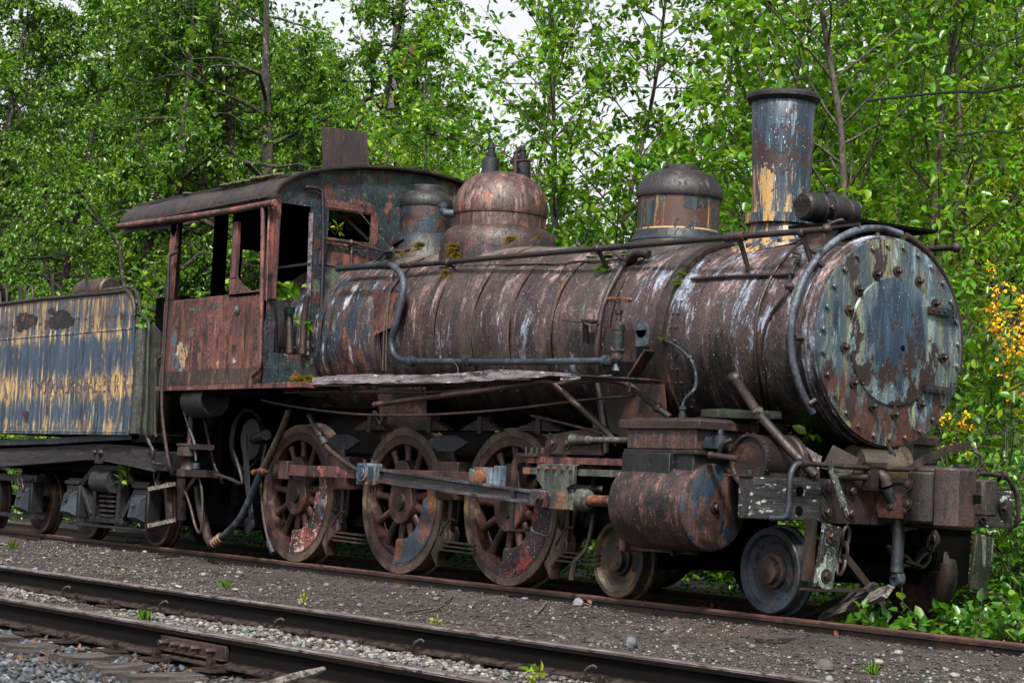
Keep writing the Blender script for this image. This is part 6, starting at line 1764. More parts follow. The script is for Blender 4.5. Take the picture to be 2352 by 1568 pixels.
# larger stones one can tell apart
def boulder(X, Y, s_, label, seed):
    p = Q(X, Y, z=-.13); q = MB().ball((0, 0, 0), 1, 10, (1, .75, .7))
    r_ = random.Random(seed)
    for v in q.v: v *= s_ * (1 + .12 * math.sin(v.x * 4 + seed) + .1 * math.sin(v.y * 5 + v.z * 3)); 
    for v in q.v: v += Vector((p.x, p.y, float(hgt(p.x, p.y)) + s_ * .4))
    tag(q.build('stone', M['stone'], None), label, 'stone', 'loose stones beside the rails')
boulder(1447, 1476, .062, 'pale grey stone standing up on the gravel beyond the front rail', 1)
boulder(1328, 1408, .055, 'light grey pointed stone lying on the dirt below the third big wheel', 2)
boulder(1895, 1532, .06, 'smooth grey cobble lying on the dirt at the lower right', 3)
boulder(1740, 1555, .05, 'round grey cobble beside the front rail at the bottom of the photo', 4)
boulder(2130, 1488, .06, 'flat pale stone half sunk beside the rear rail at the lower right', 5)
boulder(1585, 1378 + 12, .05, 'brown rounded stone against the rear rail near the pilot wheel', 6)

# ================================================================== LOOSE WOOD
def stick(name, pts, r_, mat, label, cat, grp=None, n=7):
    o = MB().tube(pts, r_, n).wob(.004, 12, len(label)).build(name, M[mat], None)
    return tag(o, label, cat, grp)
def board(a, b_, w, t, mat, label, cat='plank', up=(0, 0, 1), seed=0):
    a = Vector(a); b_ = Vector(b_); q = MB(); r_ = random.Random(seed); d, s_, u_ = frame(b_ - a, up); N = 14; vs = []; fs = []
    for i in range(N):
        t_ = i / (N - 1); p = a + (b_ - a) * t_; ww = w * (1 - .25 * (i in (0, N - 1)) * r_.random())
        for (e, f_) in ((-1, -1), (-1, 1), (-.2, 1.15), (.4, 1), (1, 1), (1, -1)): vs.append(p + s_ * (e * ww / 2 + r_.uniform(-.004, .004)) + u_ * (f_ * t / 2 + r_.uniform(-.004, .003)) + d * r_.uniform(-.02, .02) * (i in (0, N - 1)))
    for i in range(N - 1):
        for j in range(6): fs.append((i * 6 + j, i * 6 + (j + 1) % 6, (i + 1) * 6 + (j + 1) % 6, (i + 1) * 6 + j))
    fs += [tuple(range(6)), tuple((N - 1) * 6 + j for j in range(6))[::-1]]
    return tag(q.add(vs, fs).build('plank', M[mat], None, angle=25), label, cat, 'loose old planks')
g0 = lambda X, Y, z: Q(X, Y, z=z)
board(g0(1885, 1420, -.03), Q(2040, 1358, y=-.45), .10, .035, 'grey_wood', 'mossy pale plank leaning on the rear rail under the pilot beam', up=(.3, -.75, .6), seed=1)
board(g0(1868, 1410, -.04), Q(2005, 1350, y=-.30), .11, .035, 'tie', 'blackened split plank leaning behind the mossy pale one', up=(.3, -.75, .6), seed=2)
board(g0(1750, 1471, -.10), g0(1934, 1458, -.10), .10, .03, 'tie', 'rotten grey plank lying flat on the dirt beside the rear rail', seed=3)
stick('driftwood_stick', [g0(590, 1580, -.12), g0(660, 1561, -.08), g0(720, 1542, -.04), g0(748, 1533, -.02)], [.022, .022, .017, .009], 'grey_wood', 'bare grey stick leaning on the near rail at the bottom edge', 'stick')
board(g0(0 + 60, 1425, -.14), g0(150, 1418, -.14), .06, .02, 'grey_wood', 'thin grey splinter lying between the front rails at the left', 'splinter', seed=4)
tw = [((960, 1403), (1000, 1398), (1035, 1380), (1050, 1368)), ((1240, 1395), (1290, 1396), (1350, 1408), (1390, 1425)), ((1560, 1405), (1620, 1402), (1660, 1412), (1700, 1420)), ((930, 1400), (990, 1394), (1010, 1396), (1015, 1400)), ((1230, 1412), (1260, 1400), (1290, 1396), (1330, 1400)), ((1150, 1392), (1165, 1386), (1185, 1376), (1210, 1368)),
      ((1830, 1462), (1900, 1466), (1960, 1462), (2000, 1470)), ((2100, 1490), (2160, 1487), (2200, 1494), (2240, 1490)), ((250, 1300), (330, 1306), (380, 1310), (420, 1308)), ((1700, 1440), (1730, 1448), (1790, 1450), (1840, 1440))]
tl = ['crooked dark twig below the second big wheel', 'long pale twig curving across the dirt below the third big wheel', 'pale forked twig on the dirt below the small mossy wheel', 'short dark twig beside the reddish patch of earth', 'thin bent twig crossing the long pale one',
      'thin twig standing against the rear rail', 'dark twig lying beside the flat rotten plank', 'thin twig on the dirt at the lower right', 'thin twig on the dirt at the left below the tender', 'dark root-like twig just above the flat rotten plank']
for pts, lb in zip(tw, tl):
    w = []
    for (X, Y) in pts:
        p = g0(X, Y, -.13); p.z = float(hgt(p.x, p.y)) + .015; w.append(p)
    stick('twig', w, [.008, .007, .006, .003], 'grey_wood' if 'pale' in lb else 'bark_y', lb, 'twig', 'twigs on the ground', 5)

# ================================================================== FOLIAGE
def leaf_arr(P_, D, N, L, W, curl=.15):
    D = D / np.linalg.norm(D, axis=1, keepdims=True)
    S_ = np.cross(D, N); S_ /= np.linalg.norm(S_, axis=1, keepdims=True) + 1e-9
    U_ = np.cross(S_, D)
    L = L[:, None]; W = W[:, None]
    return np.stack([P_, P_ + D * .30 * L + S_ * .46 * W + U_ * .12 * W, P_ + D * .66 * L + S_ * .36 * W + U_ * .08 * W, P_ + D * L - U_ * curl * L,
                     P_ + D * .66 * L - S_ * .36 * W + U_ * .08 * W, P_ + D * .30 * L - S_ * .46 * W + U_ * .12 * W], 1)
def leaf_mesh(name, A, mat):
    n = len(A); b_ = (np.arange(n) * 6)[:, None]
    Fq = np.concatenate([b_ + np.array([0, 3, 2, 1]), b_ + np.array([0, 5, 4, 3])], 0)
    return np_mesh(name, A.reshape(-1, 3), Fq, None, [M[mat]], False)
def np_tube(pts, rad, n):
    pts = np.asarray(pts, float); k = len(pts)
    d = np.gradient(pts, axis=0); d /= np.linalg.norm(d, axis=1, keepdims=True) + 1e-9
    ref = np.array([1, 0, 0]) if abs(d[0, 2]) > .7 else np.array([0, 0, 1.])
    s_ = np.cross(d, ref); s_ /= np.linalg.norm(s_, axis=1, keepdims=True) + 1e-9; u_ = np.cross(s_, d)
    a = np.arange(n) / n * 2 * np.pi
    V = pts[:, None] + (s_[:, None] * np.cos(a)[None, :, None] + u_[:, None] * np.sin(a)[None, :, None]) * np.asarray(rad)[:, None, None]
    i = (np.arange(k - 1)[:, None] * n + np.arange(n)[None]); j = (np.arange(k - 1)[:, None] * n + (np.arange(n)[None] + 1) % n)
    return V.reshape(-1, 3), np.stack([i, j, j + n, i + n], -1).reshape(-1, 4)
class Tree:
    def __init__(s, seed): s.g = np.random.default_rng(seed); s.V = []; s.F = []; s.n = 0; s.L = []
    def tube(s, pts, rad, n=5):
        v, f = np_tube(pts, rad, n); s.V.append(v); s.F.append(f + s.n); s.n += len(v)
    def path(s, p, d, L, k, jit, up):
        pts = [np.array(p, float)]; d = np.array(d, float)
        for i in range(k):
            d = d + s.g.normal(0, jit, 3) + np.array([0, 0, up / k]); d /= np.linalg.norm(d)
            pts.append(pts[-1] + d * L / k)
        return np.array(pts)
    def leaves(s, pts, m, size, droop, wr=.62):
        t = s.g.random(m) * (len(pts) - 1); i = np.minimum(t.astype(int), len(pts) - 2); fr = (t - i)[:, None]
        p = pts[i] * (1 - fr) + pts[i + 1] * fr
        d = (pts[i + 1] - pts[i]); d /= np.linalg.norm(d, axis=1, keepdims=True)
        D = d * .5 + s.g.normal(0, .75, (m, 3)) + np.array([0, 0, -droop])
        N = s.g.normal(0, .55, (m, 3)) + np.array([0, 0, 1.])
        L = size * (.55 + .6 * s.g.random(m))
        s.L.append(leaf_arr(p + D / np.linalg.norm(D, axis=1, keepdims=True) * .02, D, N, L, L * wr * (.85 + .3 * s.g.random(m))))
    def out(s, name, lmat, bmat):
        V = np.concatenate(s.V); F_ = np.concatenate(s.F)
        tm = np_mesh('trunk', V, F_, None, [M[bmat]], True)
        cm = leaf_mesh('crown', np.concatenate(s.L), lmat)
        return tm, cm
def make_tree(seed, h, r0, crown0, nb, bl, elev, up, twigs, lpt, leaf, droop, lmat, bmat, lean=0.02, shape='egg', twl=.55, wr=.62, bj=.10):
    t = Tree(seed); g = t.g
    tr = t.path((0, 0, -.3), (g.normal(0, lean), g.normal(0, lean), 1), h + .3, 14, .035, .1)
    rr = r0 * (1 - np.linspace(0, 1, 15)) ** .8 + .006
    t.tube(tr, rr, 9)
    for b_ in range(nb):
        f = crown0 + (1 - crown0) * ((b_ + g.random()) / nb)
        k = f * 14; i = min(int(k), 13); p = tr[i] + (tr[i + 1] - tr[i]) * (k - i)
        prof = {'egg': math.sin(math.pi * min(1, (f - crown0) / (1 - crown0) * .8 + .25)) ** .7, 'cone': (1 - f) * 1.05 + .05, 'flat': .75 + .25 * math.sin(math.pi * f)}[shape]
        L = bl * (prof * .8 + .25) * g.uniform(.65, 1.15)
        az = b_ * 2.399 + g.normal(0, .4); e = R(elev + g.normal(0, 10))
        d = (math.cos(az) * math.cos(e), math.sin(az) * math.cos(e), math.sin(e))
        bp_ = t.path(p, d, L, 7, bj, up)
        br = max(.006, rr[i] * .45) * (1 - np.linspace(0, .85, 8)); t.tube(bp_, br, 5)
        for w in range(twigs):
            k2 = g.uniform(.25, 1) * 7; j = min(int(k2), 6); q_ = bp_[j] + (bp_[j + 1] - bp_[j]) * (k2 - j)
            dd = (bp_[j + 1] - bp_[j]) / np.linalg.norm(bp_[j + 1] - bp_[j]) + g.normal(0, .7, 3)
            tp = t.path(q_, dd / np.linalg.norm(dd), twl * g.uniform(.5, 1.2), 3, .15, -droop * .8)
            t.tube(tp, [.004, .003, .0025, .0015], 3)
            t.leaves(tp, lpt, leaf, droop, wr)
    return t.out('tree', lmat, bmat)
def make_bush(seed, h, w, stems, lpt, leaf, lmat, bmat='bark_y', wr=.6, droop=.25, twigs=10, k0=.12):
    t = Tree(seed); g = t.g
    for s_ in range(stems):
        az = g.uniform(0, 6.28); e = R(g.uniform(48, 88))
        d = (math.cos(az) * math.cos(e), math.sin(az) * math.cos(e), math.sin(e))
        p0 = (g.normal(0, w * .12), g.normal(0, w * .12), -.15)
        sp_ = t.path(p0, d, h * g.uniform(.6, 1.15), 8, .10, -.25)
        t.tube(sp_, .014 * (1 - np.linspace(0, .8, 9)), 5)
        for k in range(twigs):
            k2 = g.uniform(k0, 1) * 8; j = min(int(k2), 7); q_ = sp_[j] + (sp_[j + 1] - sp_[j]) * (k2 - j)
            dd = g.normal(0, 1, 3) + np.array([0, 0, .4]); tp = t.path(q_, dd / np.linalg.norm(dd), .45 * w * g.uniform(.4, 1), 3, .2, -.2)
            t.tube(tp, [.004, .003, .0025, .0015], 3); t.leaves(tp, lpt, leaf, droop, wr)
    return t.out('bush', lmat, bmat)
ALD = [make_tree(s_, 8.6 + .5 * s_, .042 + .004 * s_, .10, 54, 2.0, 44, .05, 10, 10, .12, .2, 'leaf_a', 'bark_y') for s_ in range(3)]
BIR = [make_tree(10 + s_, 10.5 + s_, .17, .12, 72, 3.0, 12, -.5, 24, 15, .11, .5, 'leaf_b', 'bark', bj=.2) for s_ in range(2)]
BARE = [make_tree(16 + s_, 9.5, .17, .12, 20, 3.6, 22, -.2, 5, 5, .10, .4, 'leaf_b', 'bark', bj=.30, lean=.12) for s_ in range(2)]
FAR = [make_tree(20 + s_, 12, .16, .15, 75, 3.4, 25, .1, 16, 16, .13, .2, 'leaf_a', 'bark', twl=.9) for s_ in range(2)]
YEL = [make_tree(25, 9, .10, .15, 60, 2.6, 30, .1, 14, 14, .11, .2, 'leaf_y', 'bark', twl=.7)]
CON = [make_tree(30, 17, .2, .08, 110, 3.2, -8, -.3, 12, 12, .26, .4, 'leaf_n', 'bark', shape='cone', twl=.6, wr=.18)]
BSH = [make_bush(40, 3.2, 2.0, 16, 14, .10, 'leaf_b'), make_bush(41, 3.0, 2.2, 16, 14, .11, 'leaf_a'), make_bush(42, 1.9, 1.8, 18, 12, .10, 'leaf_d')]
BRM = make_bush(43, 3.0, .5, 11, 16, .036, 'flower_y', wr=.8, k0=.80, twigs=11)
RED = make_bush(44, 2.9, .7, 5, 6, .04, 'flower_r', wr=.8, k0=.7)
def plant(name, pr_, x, y, rz, sc, label, cat, grp=None, z=None, parts=('trunk', 'crown'), szz=1.0):
    z = float(hgt(x, y)) if z is None else z
    root = empty(name, (x, y, z), rz, label, cat, grp); root.scale = (sc, sc, sc * szz)
    for nm, me in zip(parts, pr_):
        o = bpy.data.objects.new(nm, me); link(o, root)
    return root
gx_ = lambda X, y: Q(X, 960, y=y).x
G1 = 'slender young alders behind the locomotive'
for i, (X, y, k, sc, rz, lb) in enumerate([
    (1275, 3.4, 0, .95, 0.3, 'slender alder with a straight grey trunk just right of the steam dome'),
    (1362, 4.0, 1, .90, 2.0, 'slender alder with a thin trunk midway between the steam dome and the sand dome'),
    (1562, 4.6, 2, .80, 3.1, 'slender alder standing right behind the front sand dome'),
    (1795, 3.6, 0, 1.0, 4.0, 'slender alder standing right behind the smokestack'),
    (1982, 3.2, 1, .98, 5.0, 'slender alder with a dark straight trunk right of the turbo generator'),
    (1165, 6.0, 2, .80, 1.0, 'slender alder behind the steam dome safety valves'),
    (1455, 7.0, 1, .60, 1.6, 'thin alder set back between the two domes'),
    (1650, 6.4, 0, .66, 2.6, 'thin alder set back between the sand dome and the smokestack'),
    (2110, 4.2, 2, .85, 0.7, 'leafy young alder above the right end of the handrail'),
    (985, 4.6, 0, .80, 5.6, 'young alder over the front corner of the cab roof'),
    (1880, 6.6, 2, .85, 1.4, 'thin alder set back between the smokestack and the turbo generator'),
    (2240, 6.0, 1, .85, 3.9, 'leafy alder crossed by the thick black cable at the right')]):
    plant('alder_tree', ALD[k], gx_(X, y), y, rz, sc, lb, 'tree', G1)
for i, (X, y, k, sc, rz, lb) in enumerate([
    (590, 5.5, 0, .95, 0.3, 'large old birch with a mossy forked trunk above the tender end of the cab roof'),
    (300, 4.6, 1, .80, 2.0, 'drooping birch with a pale mottled trunk left of the cab roof'),
    (95, 4.6, 0, .80, 3.1, 'drooping birch hanging over the tender at the left edge'),
    (-20, 7.0, 1, 1.05, 4.2, 'drooping birch cut off by the left edge of the photo'),
    (430, 8.5, 0, .95, 5.0, 'drooping birch behind the old mossy one, left of the bright sky gap'),
    (200, 9.5, 1, 1.05, 1.2, 'tall birch deep in the wood at the upper left'),
    (800, 7.5, 1, .85, 2.7, 'drooping birch above the raised hatch of the cab roof'),
    (20, 12.0, 0, 1.35, .9, 'tall birch furthest back at the upper left corner'),
    (470, 5.0, 1, .72, 5.9, 'drooping birch right above the eave of the cab roof'),
    (700, 5.5, 0, .70, 1.9, 'drooping birch left of the raised roof hatch'),
    (200, 6.6, 0, .9, 3.5, 'drooping birch above the tender between two pale trunks'),
    (340, 12.5, 1, 1.15, .1, 'dense birch in the dark wood left of the old mossy birch'),
    (620, 11, 1, .85, 2.2, 'birch behind the old mossy birch')]):
    plant('birch_tree', BIR[k], gx_(X, y), y, rz, sc, lb, 'tree', 'drooping birches left of the cab')
for i, (X, y, k, sc, rz, lb) in enumerate([
    (600, 4.0, 0, 1.0, .3, 'gnarled mossy tree with thick nearly bare limbs above the cab roof'),
    (330, 3.2, 1, .9, 2.6, 'gnarled mossy tree with nearly bare limbs left of the cab roof'),
    ]):
    plant('mossy_tree', BARE[k], gx_(X, y), y, rz, sc, lb, 'tree', 'gnarled mossy trees')
for i, (X, y, k, sc, rz, lb) in enumerate([
    (700, 15, 0, .95, 0.3, 'broad background tree behind the cab roof'), (960, 17, 1, .72, 2.2, 'broad background tree right of the utility pole'),
    (1230, 18, 0, .50, 3.3, 'low background tree behind the steam dome'), (1500, 17, 1, .46, 4.1, 'low background tree left of the sand dome'),
    (1720, 16, 0, .52, 5.2, 'background tree behind the smokestack'), (1950, 14, 1, .80, .8, 'background tree behind the turbo generator'),
    (2180, 13, 0, .72, 1.9, 'background tree above the right end of the smokebox'), (2380, 12, 1, .72, 2.9, 'background tree at the right edge under the cables'),
    (480, 20, 1, .95, 3.7, 'background tree beyond the drooping birches'), (250, 19, 0, 1.25, 4.4, 'tall background tree in the dark wood at the left')]):
    plant('broadleaf_tree', FAR[k], gx_(X, y), y, rz, sc, lb, 'tree', 'broad background trees')
for i, (X, y, sc, rz, lb) in enumerate([
    (2060, 8.0, .62, .4, 'bright yellow-green sapling above the smokebox at the right'), (2300, 7.0, .55, 1.4, 'bright yellow-green sapling right of the smokebox front'),
    (860, 10, .8, 2.4, 'bright yellow-green tree beside the utility pole')]):
    plant('spring_tree', YEL[0], gx_(X, y), y, rz, sc, lb, 'tree', 'yellow-green spring trees')
for i, (X, y, sc, rz, lb) in enumerate([
    (-30, 16, .95, .4, 'dark conifer in the shade at the far upper left'), (140, 24, 1.2, 1.4, 'dark conifer behind the left birches'), (880, 24, .85, 2.4, 'dark conifer behind the utility pole'),
    (1390, 22, .42, 3.4, 'small dark conifer low between the steam dome and the sand dome'), (1600, 24, .45, .9, 'small dark conifer low behind the sand dome'), (400, 26, 1.1, 2.0, 'dark conifer beyond the cab roof at the left'), (1860, 24, .50, 5.0, 'dark conifer low behind the smokestack'), (2120, 26, .5, 1.0, 'dark conifer low at the right')]):
    plant('conifer', CON[0], gx_(X, y), y, rz, sc, lb, 'tree', 'dark conifers in the distance')
bl_ = ['behind the tender at the left edge', 'behind the tender near its front corner', 'behind the gap between tender and cab', 'behind the open cab windows', 'behind the cab roof', 'behind the rear sand dome', 'behind the steam dome', 'right of the steam dome', 'left of the sand dome', 'behind the sand dome', 'right of the sand dome',
       'behind the smokestack', 'behind the turbo generator', 'above the right end of the handrail', 'right of the smokebox, upper one', 'right of the smokebox, beside the yellow broom', 'at the right edge below the broom', 'right of the coupler', 'behind the far hanging foot board', 'at the right edge beside the buried rail',
       'behind the tender, further back', 'behind the cab, further back', 'behind the boiler, further back', 'far back behind the smokebox']
bx = [(-20, 3.0, 0, 1.1), (150, 2.6, 1, 1.05), (340, 2.4, 0, 1.1), (520, 3.0, 1, 1.15), (720, 3.4, 0, 1.2), (930, 3.6, 1, 1.15), (1110, 3.8, 0, 1.15), (1300, 3.2, 1, 1.1), (1430, 3.6, 0, 1.1), (1570, 3.4, 1, 1.05), (1690, 3.2, 0, 1.1),
      (1800, 3.4, 1, 1.05), (1930, 3.4, 0, 1.1), (2080, 3.4, 1, 1.05), (2200, 5.6, 0, 1.0), (2180, 4.4, 2, 1.1), (2330, 4.2, 2, 1.15), (2330, 2.8, 2, .95), (2230, 2.2, 2, .75), (2400, 1.9, 2, .7),
      (60, 6.5, 1, 1.6), (620, 7.0, 0, 1.6), (1350, 8.5, 1, 1.3), (1990, 8.0, 0, 1.4)]
for i, ((X, y, k, sc), lb) in enumerate(zip(bx, bl_)):
    plant('bush', BSH[k], gx_(X, y), y, i * 1.7, sc, ('tall leafy bush ' if k < 2 else 'low bramble bush ') + lb, 'bush', 'bushes behind the train', parts=('stems', 'foliage'))
plant('broom_bush', BRM, gx_(2282, 3.4), 3.4, .4, 1.0, 'broom bush covered in yellow flowers right of the smokebox', 'bush', parts=('stems', 'blossom'))
plant('red_flowering_bush', RED, gx_(2228, 3.8), 3.8, .4, .8, 'bush with dark red blossom left of the yellow broom', 'bush', parts=('stems', 'blossom'), szz=1.2)

def clumps(name, n, area, hmin, hmax, leaf, mat, lp, seed, rad=.28, mask=None):
    g = np.random.default_rng(seed); P_ = area(g, n)
    if mask is not None: P_ = P_[mask(P_[:, 0], P_[:, 1], g)]
    n = len(P_); A = []
    hh = hmin + (hmax - hmin) * g.random(n) ** 1.6
    c = np.repeat(np.arange(n), lp); m_ = len(c)
    o = g.normal(0, rad, (m_, 2)); t = g.random(m_) ** .7
    x = P_[c, 0] + o[:, 0]; y = P_[c, 1] + o[:, 1]; z = hgt(x, y) + hh[c] * t
    D = np.stack([o[:, 0] + g.normal(0, .4, m_), o[:, 1] + g.normal(0, .4, m_), g.normal(.0, .25, m_)], 1) + 1e-3
    N = g.normal(0, .45, (m_, 3)) + np.array([0, 0, 1.])
    L = leaf * (.5 + .8 * g.random(m_))
    me = leaf_mesh(name, leaf_arr(np.stack([x, y, z], 1), D, N, L, L * .62), mat)
    return tag(link(bpy.data.objects.new(name, me)), kind='stuff')
def wood(name, n, seed, lp=44):
    g = np.random.default_rng(seed); X = g.uniform(-150, 2500, n); y = g.uniform(22, 34, n)
    px = np.array([gx_(a, b_) for a, b_ in zip(X, y)])
    top = np.interp(X, [-150, 500, 800, 1100, 1250, 1700, 1900, 2100, 2500], [17, 15, 13.5, 10, 7.4, 7.2, 10, 11, 11]) * (1 + .25 * np.sin(X * .021 + np.sin(X * .05)) * g.random(n))
    zc = top * g.random(n) ** .75
    c = np.repeat(np.arange(n), lp); m_ = len(c); o = g.normal(0, .75, (m_, 3))
    P_ = np.stack([px[c], y[c], zc[c] + .5], 1) + o
    L = .24 * (.5 + .8 * g.random(m_))
    me = leaf_mesh(name, leaf_arr(P_, g.normal(0, 1, (m_, 3)), g.normal(0, .6, (m_, 3)) + np.array([0, 0, 1.]), L, L * .62), 'leaf_w')
    tag(link(bpy.data.objects.new(name, me)), kind='stuff')
wood('distant_wood', 3600, 77)
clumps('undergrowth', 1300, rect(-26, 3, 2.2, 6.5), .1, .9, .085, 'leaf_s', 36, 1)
clumps('undergrowth', 900, rect(0, 9.5, 1.25, 6.5), .15, 1.1, .085, 'leaf_d', 40, 2, mask=lambda x, y, g: (y > 1.3 + .35 * (4.2 - x).clip(0, 9)))
clumps('undergrowth', 260, rect(4.5, 9.5, .95, 1.9), .08, .45, .075, 'leaf_d', 26, 3, .16)
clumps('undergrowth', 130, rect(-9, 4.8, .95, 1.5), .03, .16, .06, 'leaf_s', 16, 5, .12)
clumps('leaf_litter', 700, rect(4.8, 9.5, -.4, 3), 0, .03, .05, 'litter', 22, 6, .2)
clumps('leaf_litter', 300, rect(2, 9.0, -6.2, -5.9, True), 0, .02, .03, 'litter', 12, 8, .10)
clumps('leaf_litter', 500, rect(-9, 5, -.55, 1.2), 0, .03, .05, 'litter', 14, 7, .2)

# ---- small plants, each its own thing
def sprig(name, p, label, cat, h=.25, stems=5, leaf=.07, mat='leaf_d', seed=0, grp=None, spread=.6, lps=7):
    g = np.random.default_rng(seed + 500); p = Vector(p); t = Tree(seed + 900)
    for s_ in range(stems):
        az = s_ * 6.283 / stems + g.normal(0, .3); d = np.array([math.cos(az) * spread, math.sin(az) * spread, 1.]); d /= np.linalg.norm(d)
        pts = t.path((0, 0, 0), d, h * g.uniform(.6, 1.1), 4, .12, -.3); t.tube(pts, [.004, .0035, .003, .002, .001], 4)
        t.leaves(pts[1:], lps, leaf, .15, .7)
    tm, cm = t.out(name, mat, 'bark_y')
    root = empty(name, tuple(p), 0, label, cat, grp)
    for nm, me in (('stems', tm), ('leaves', cm)): link(bpy.data.objects.new(nm, me), root)
    return root
def fern(p, label, n=11, L=.16, seed=0, mat='fern', out=(0, -1, 0)):
    g = np.random.default_rng(seed + 60); A = []; out = np.array(out, float)
    for k in range(n):
        d = g.normal(0, .6, 3) + out * .7 + np.array([0, 0, .7]); d /= np.linalg.norm(d); LL = L * g.uniform(.6, 1.1)
        m_ = 15; t = np.linspace(.12, 1, m_)
        pts = np.array(p)[None] + d[None] * (t * LL)[:, None] + np.array([0, 0, -1.])[None] * (t ** 2 * LL * .55)[:, None]
        side = np.cross(d, [0, 0, 1.]); side /= np.linalg.norm(side)
        for s_ in (-1, 1):
            D = side[None] * s_ + d[None] * .5 + g.normal(0, .1, (m_, 3)); N = np.tile([0, 0, 1.], (m_, 1)) + g.normal(0, .2, (m_, 3))
            l = LL * .30 * (1.05 - t); A.append(leaf_arr(pts, D, N, l, l * .35))
    me = leaf_mesh('fern', np.concatenate(A) - np.array(p)[None, None], mat)
    o = link(bpy.data.objects.new('fern', me)); o.location = p
    return tag(o, label, 'fern', 'ferns growing on the locomotive')
for X, Y, off, n_, L_, lb, mt, yy in ((1045, 575, 0, 16, .17, 'orange-green fern at the near foot of the steam dome casing', 'fern', -.53), (1060, 590, 0, 12, .13, 'brown fern just below the orange-green one at the steam dome foot', 'fern', -.5), (1178, 556, 0, 14, .16, 'golden fern against the middle of the steam dome casing', 'fern', -.52), (1240, 548, 0, 8, .10, 'small golden fern at the right side of the steam dome casing', 'fern', -.50),
                                   (1028, 628, .01, 14, .14, 'green and gold fern hanging below the handrail near the steam dome', 'fern', None), (1388, 620, .01, 16, .15, 'dark green fern hanging below the handrail near the sand dome', 'leaf_b', None), (1568, 632, .01, 10, .10, 'yellow fern at the joint of boiler and smokebox, upper clump', 'grass', None), (1560, 652, .01, 10, .10, 'yellow fern at the joint of boiler and smokebox, lower clump', 'grass', None),
                                   (968, 572, 0, 18, .17, 'orange and green fern in the gap between the domes', 'fern', -.45), (928, 588, 0, 12, .13, 'yellowing fern left of the dome gap beside the check valve', 'fern', -.5), (1523, 780, .01, 8, .08, 'tiny yellow-green tuft at the end of the thin blue pipe', 'grass', None)):
    p = QB(X, Y, off) if yy is None else Q(X, Y, y=yy)
    fern(tuple(p), lb, n_, L_, int(X), mt)
for X, n_, L_ in ((690, 30, .17), (715, 26, .15)):
    p = Q(X, 868, y=-1.1); fern((p.x, p.y, 1.66), 'bushy orange fern on the cab sill, ' + ('left clump' if X < 700 else 'right clump beside the grey plank'), n_, L_, X)
# moss lumps
def moss(name, pts, r_, seed):
    q = MB(); g = random.Random(seed)
    for p in pts:
        for k in range(3): q.ball(Vector(p) + Vector((g.uniform(-.03, .03), g.uniform(-.02, .02), g.uniform(-.004, .006))), r_ * g.uniform(.6, 1.1), 8, (1.3, 1, .55))
    return tag(q.build(name, M['moss'], None), kind='stuff')
moss('moss', [(-2.9 + i * .045, -1.14, 3.615) for i in range(24)], .045, 1)
moss('moss', [(-2.0 + i * .04, -1.13, 3.62) for i in range(5)] + [(-3.75 + i * .03, -1.14, 3.61) for i in range(4)], .035, 2)
moss('moss', [(-.85 + i * .05, -1.15, 1.685) for i in range(18)], .018, 3)
moss('moss', [(-1.6 + i * .05, -1.2, 1.642) for i in range(12)], .02, 4)
moss('moss', [(1.9 + i * .05, -1.1 + .02 * (i % 3), 1.67) for i in range(10)], .018, 5)
moss('moss', [tuple(BA(1.95 + i * .05, 22 + 5 * (i % 4), .0)) for i in range(12)], .03, 6)
moss('moss', [(-8 + i * .07, -1.265, 2.695) for i in range(50)], .012, 9)
# leafy sprigs round the engine
sprig('maple_shoot', Q(664, 700, y=-1.0), 'green leafy shoot growing inside the cab doorway', 'plant', .26, 4, .12, 'leaf_a', 1)
sprig('maple_shoot', Q(770, 540, x=XF - .12), 'small bright shoot inside the front cab window', 'plant', .16, 3, .07, 'leaf_y', 2)
sprig('maple_shoot', Q(694, 755, y=-.95), 'small green shoot low beside the backhead pipes', 'plant', .12, 3, .07, 'leaf_a', 3)
sprig('vine', Q(1850, 1040, y=-.3), 'bright green leafy vine between the smokebox and the pilot beam', 'plant', .24, 7, .11, 'leaf_a', 4)
sprig('vine', Q(283, 1118, y=-1.05), 'bright green vine growing up from the tender truck', 'plant', .26, 4, .09, 'leaf_a', 5, spread=.5)
sprig('vine', Q(432, 998, y=-.6), 'green leaves behind the injector under the cab', 'plant', .2, 6, .12, 'leaf_d', 6)
sprig('maple_seedling', Q(1236, 1560, z=-.13), 'pale green maple seedling growing between the front rails', 'plant', .08, 3, .065, 'leaf_y', 7, lps=4)
sprig('maple_seedling', Q(1590, 1572, z=-.13), 'yellow-green seedling at the bottom edge beside the front rail', 'plant', .07, 4, .06, 'leaf_y', 8, lps=4)
sprig('weed', Q(694, 1386, z=-.13), 'tiny reddish weed on the dirt beyond the front rail', 'plant', .09, 3, .035, 'leaf_y', 9, lps=4)
sprig('weed', Q(1000, 1432, z=-.13), 'tiny yellow weed against the front rail', 'plant', .03, 5, .03, 'leaf_y', 10, lps=4)
for k, (x, y, hh, lb) in enumerate(((5.05, -.38, .20, 'at the foot of the leaning planks'), (5.30, -.30, .30, 'just right of the leaning planks'), (5.45, -.08, .36, 'under the hanging brake hose'), (5.65, .12, .40, 'in front of the far pilot wheel, left one'), (5.50, .42, .42, 'in front of the far pilot wheel, middle one'), (5.95, .15, .34, 'in front of the far pilot wheel, right one'),
                                   (5.75, .62, .40, 'under the far hanging foot board'), (6.35, .20, .30, 'between the rails right of the far pilot wheel'), (6.25, .62, .38, 'against the far rear rail near the right edge'), (6.95, .45, .30, 'at the lower right corner between the rails'))):
    sprig('bramble', (x, y, float(hgt(x, y)) - .01), 'low green bramble ' + lb, 'plant', hh, 9, .10, 'leaf_d', 20 + k, 'brambles at the lower right', .75, 8)
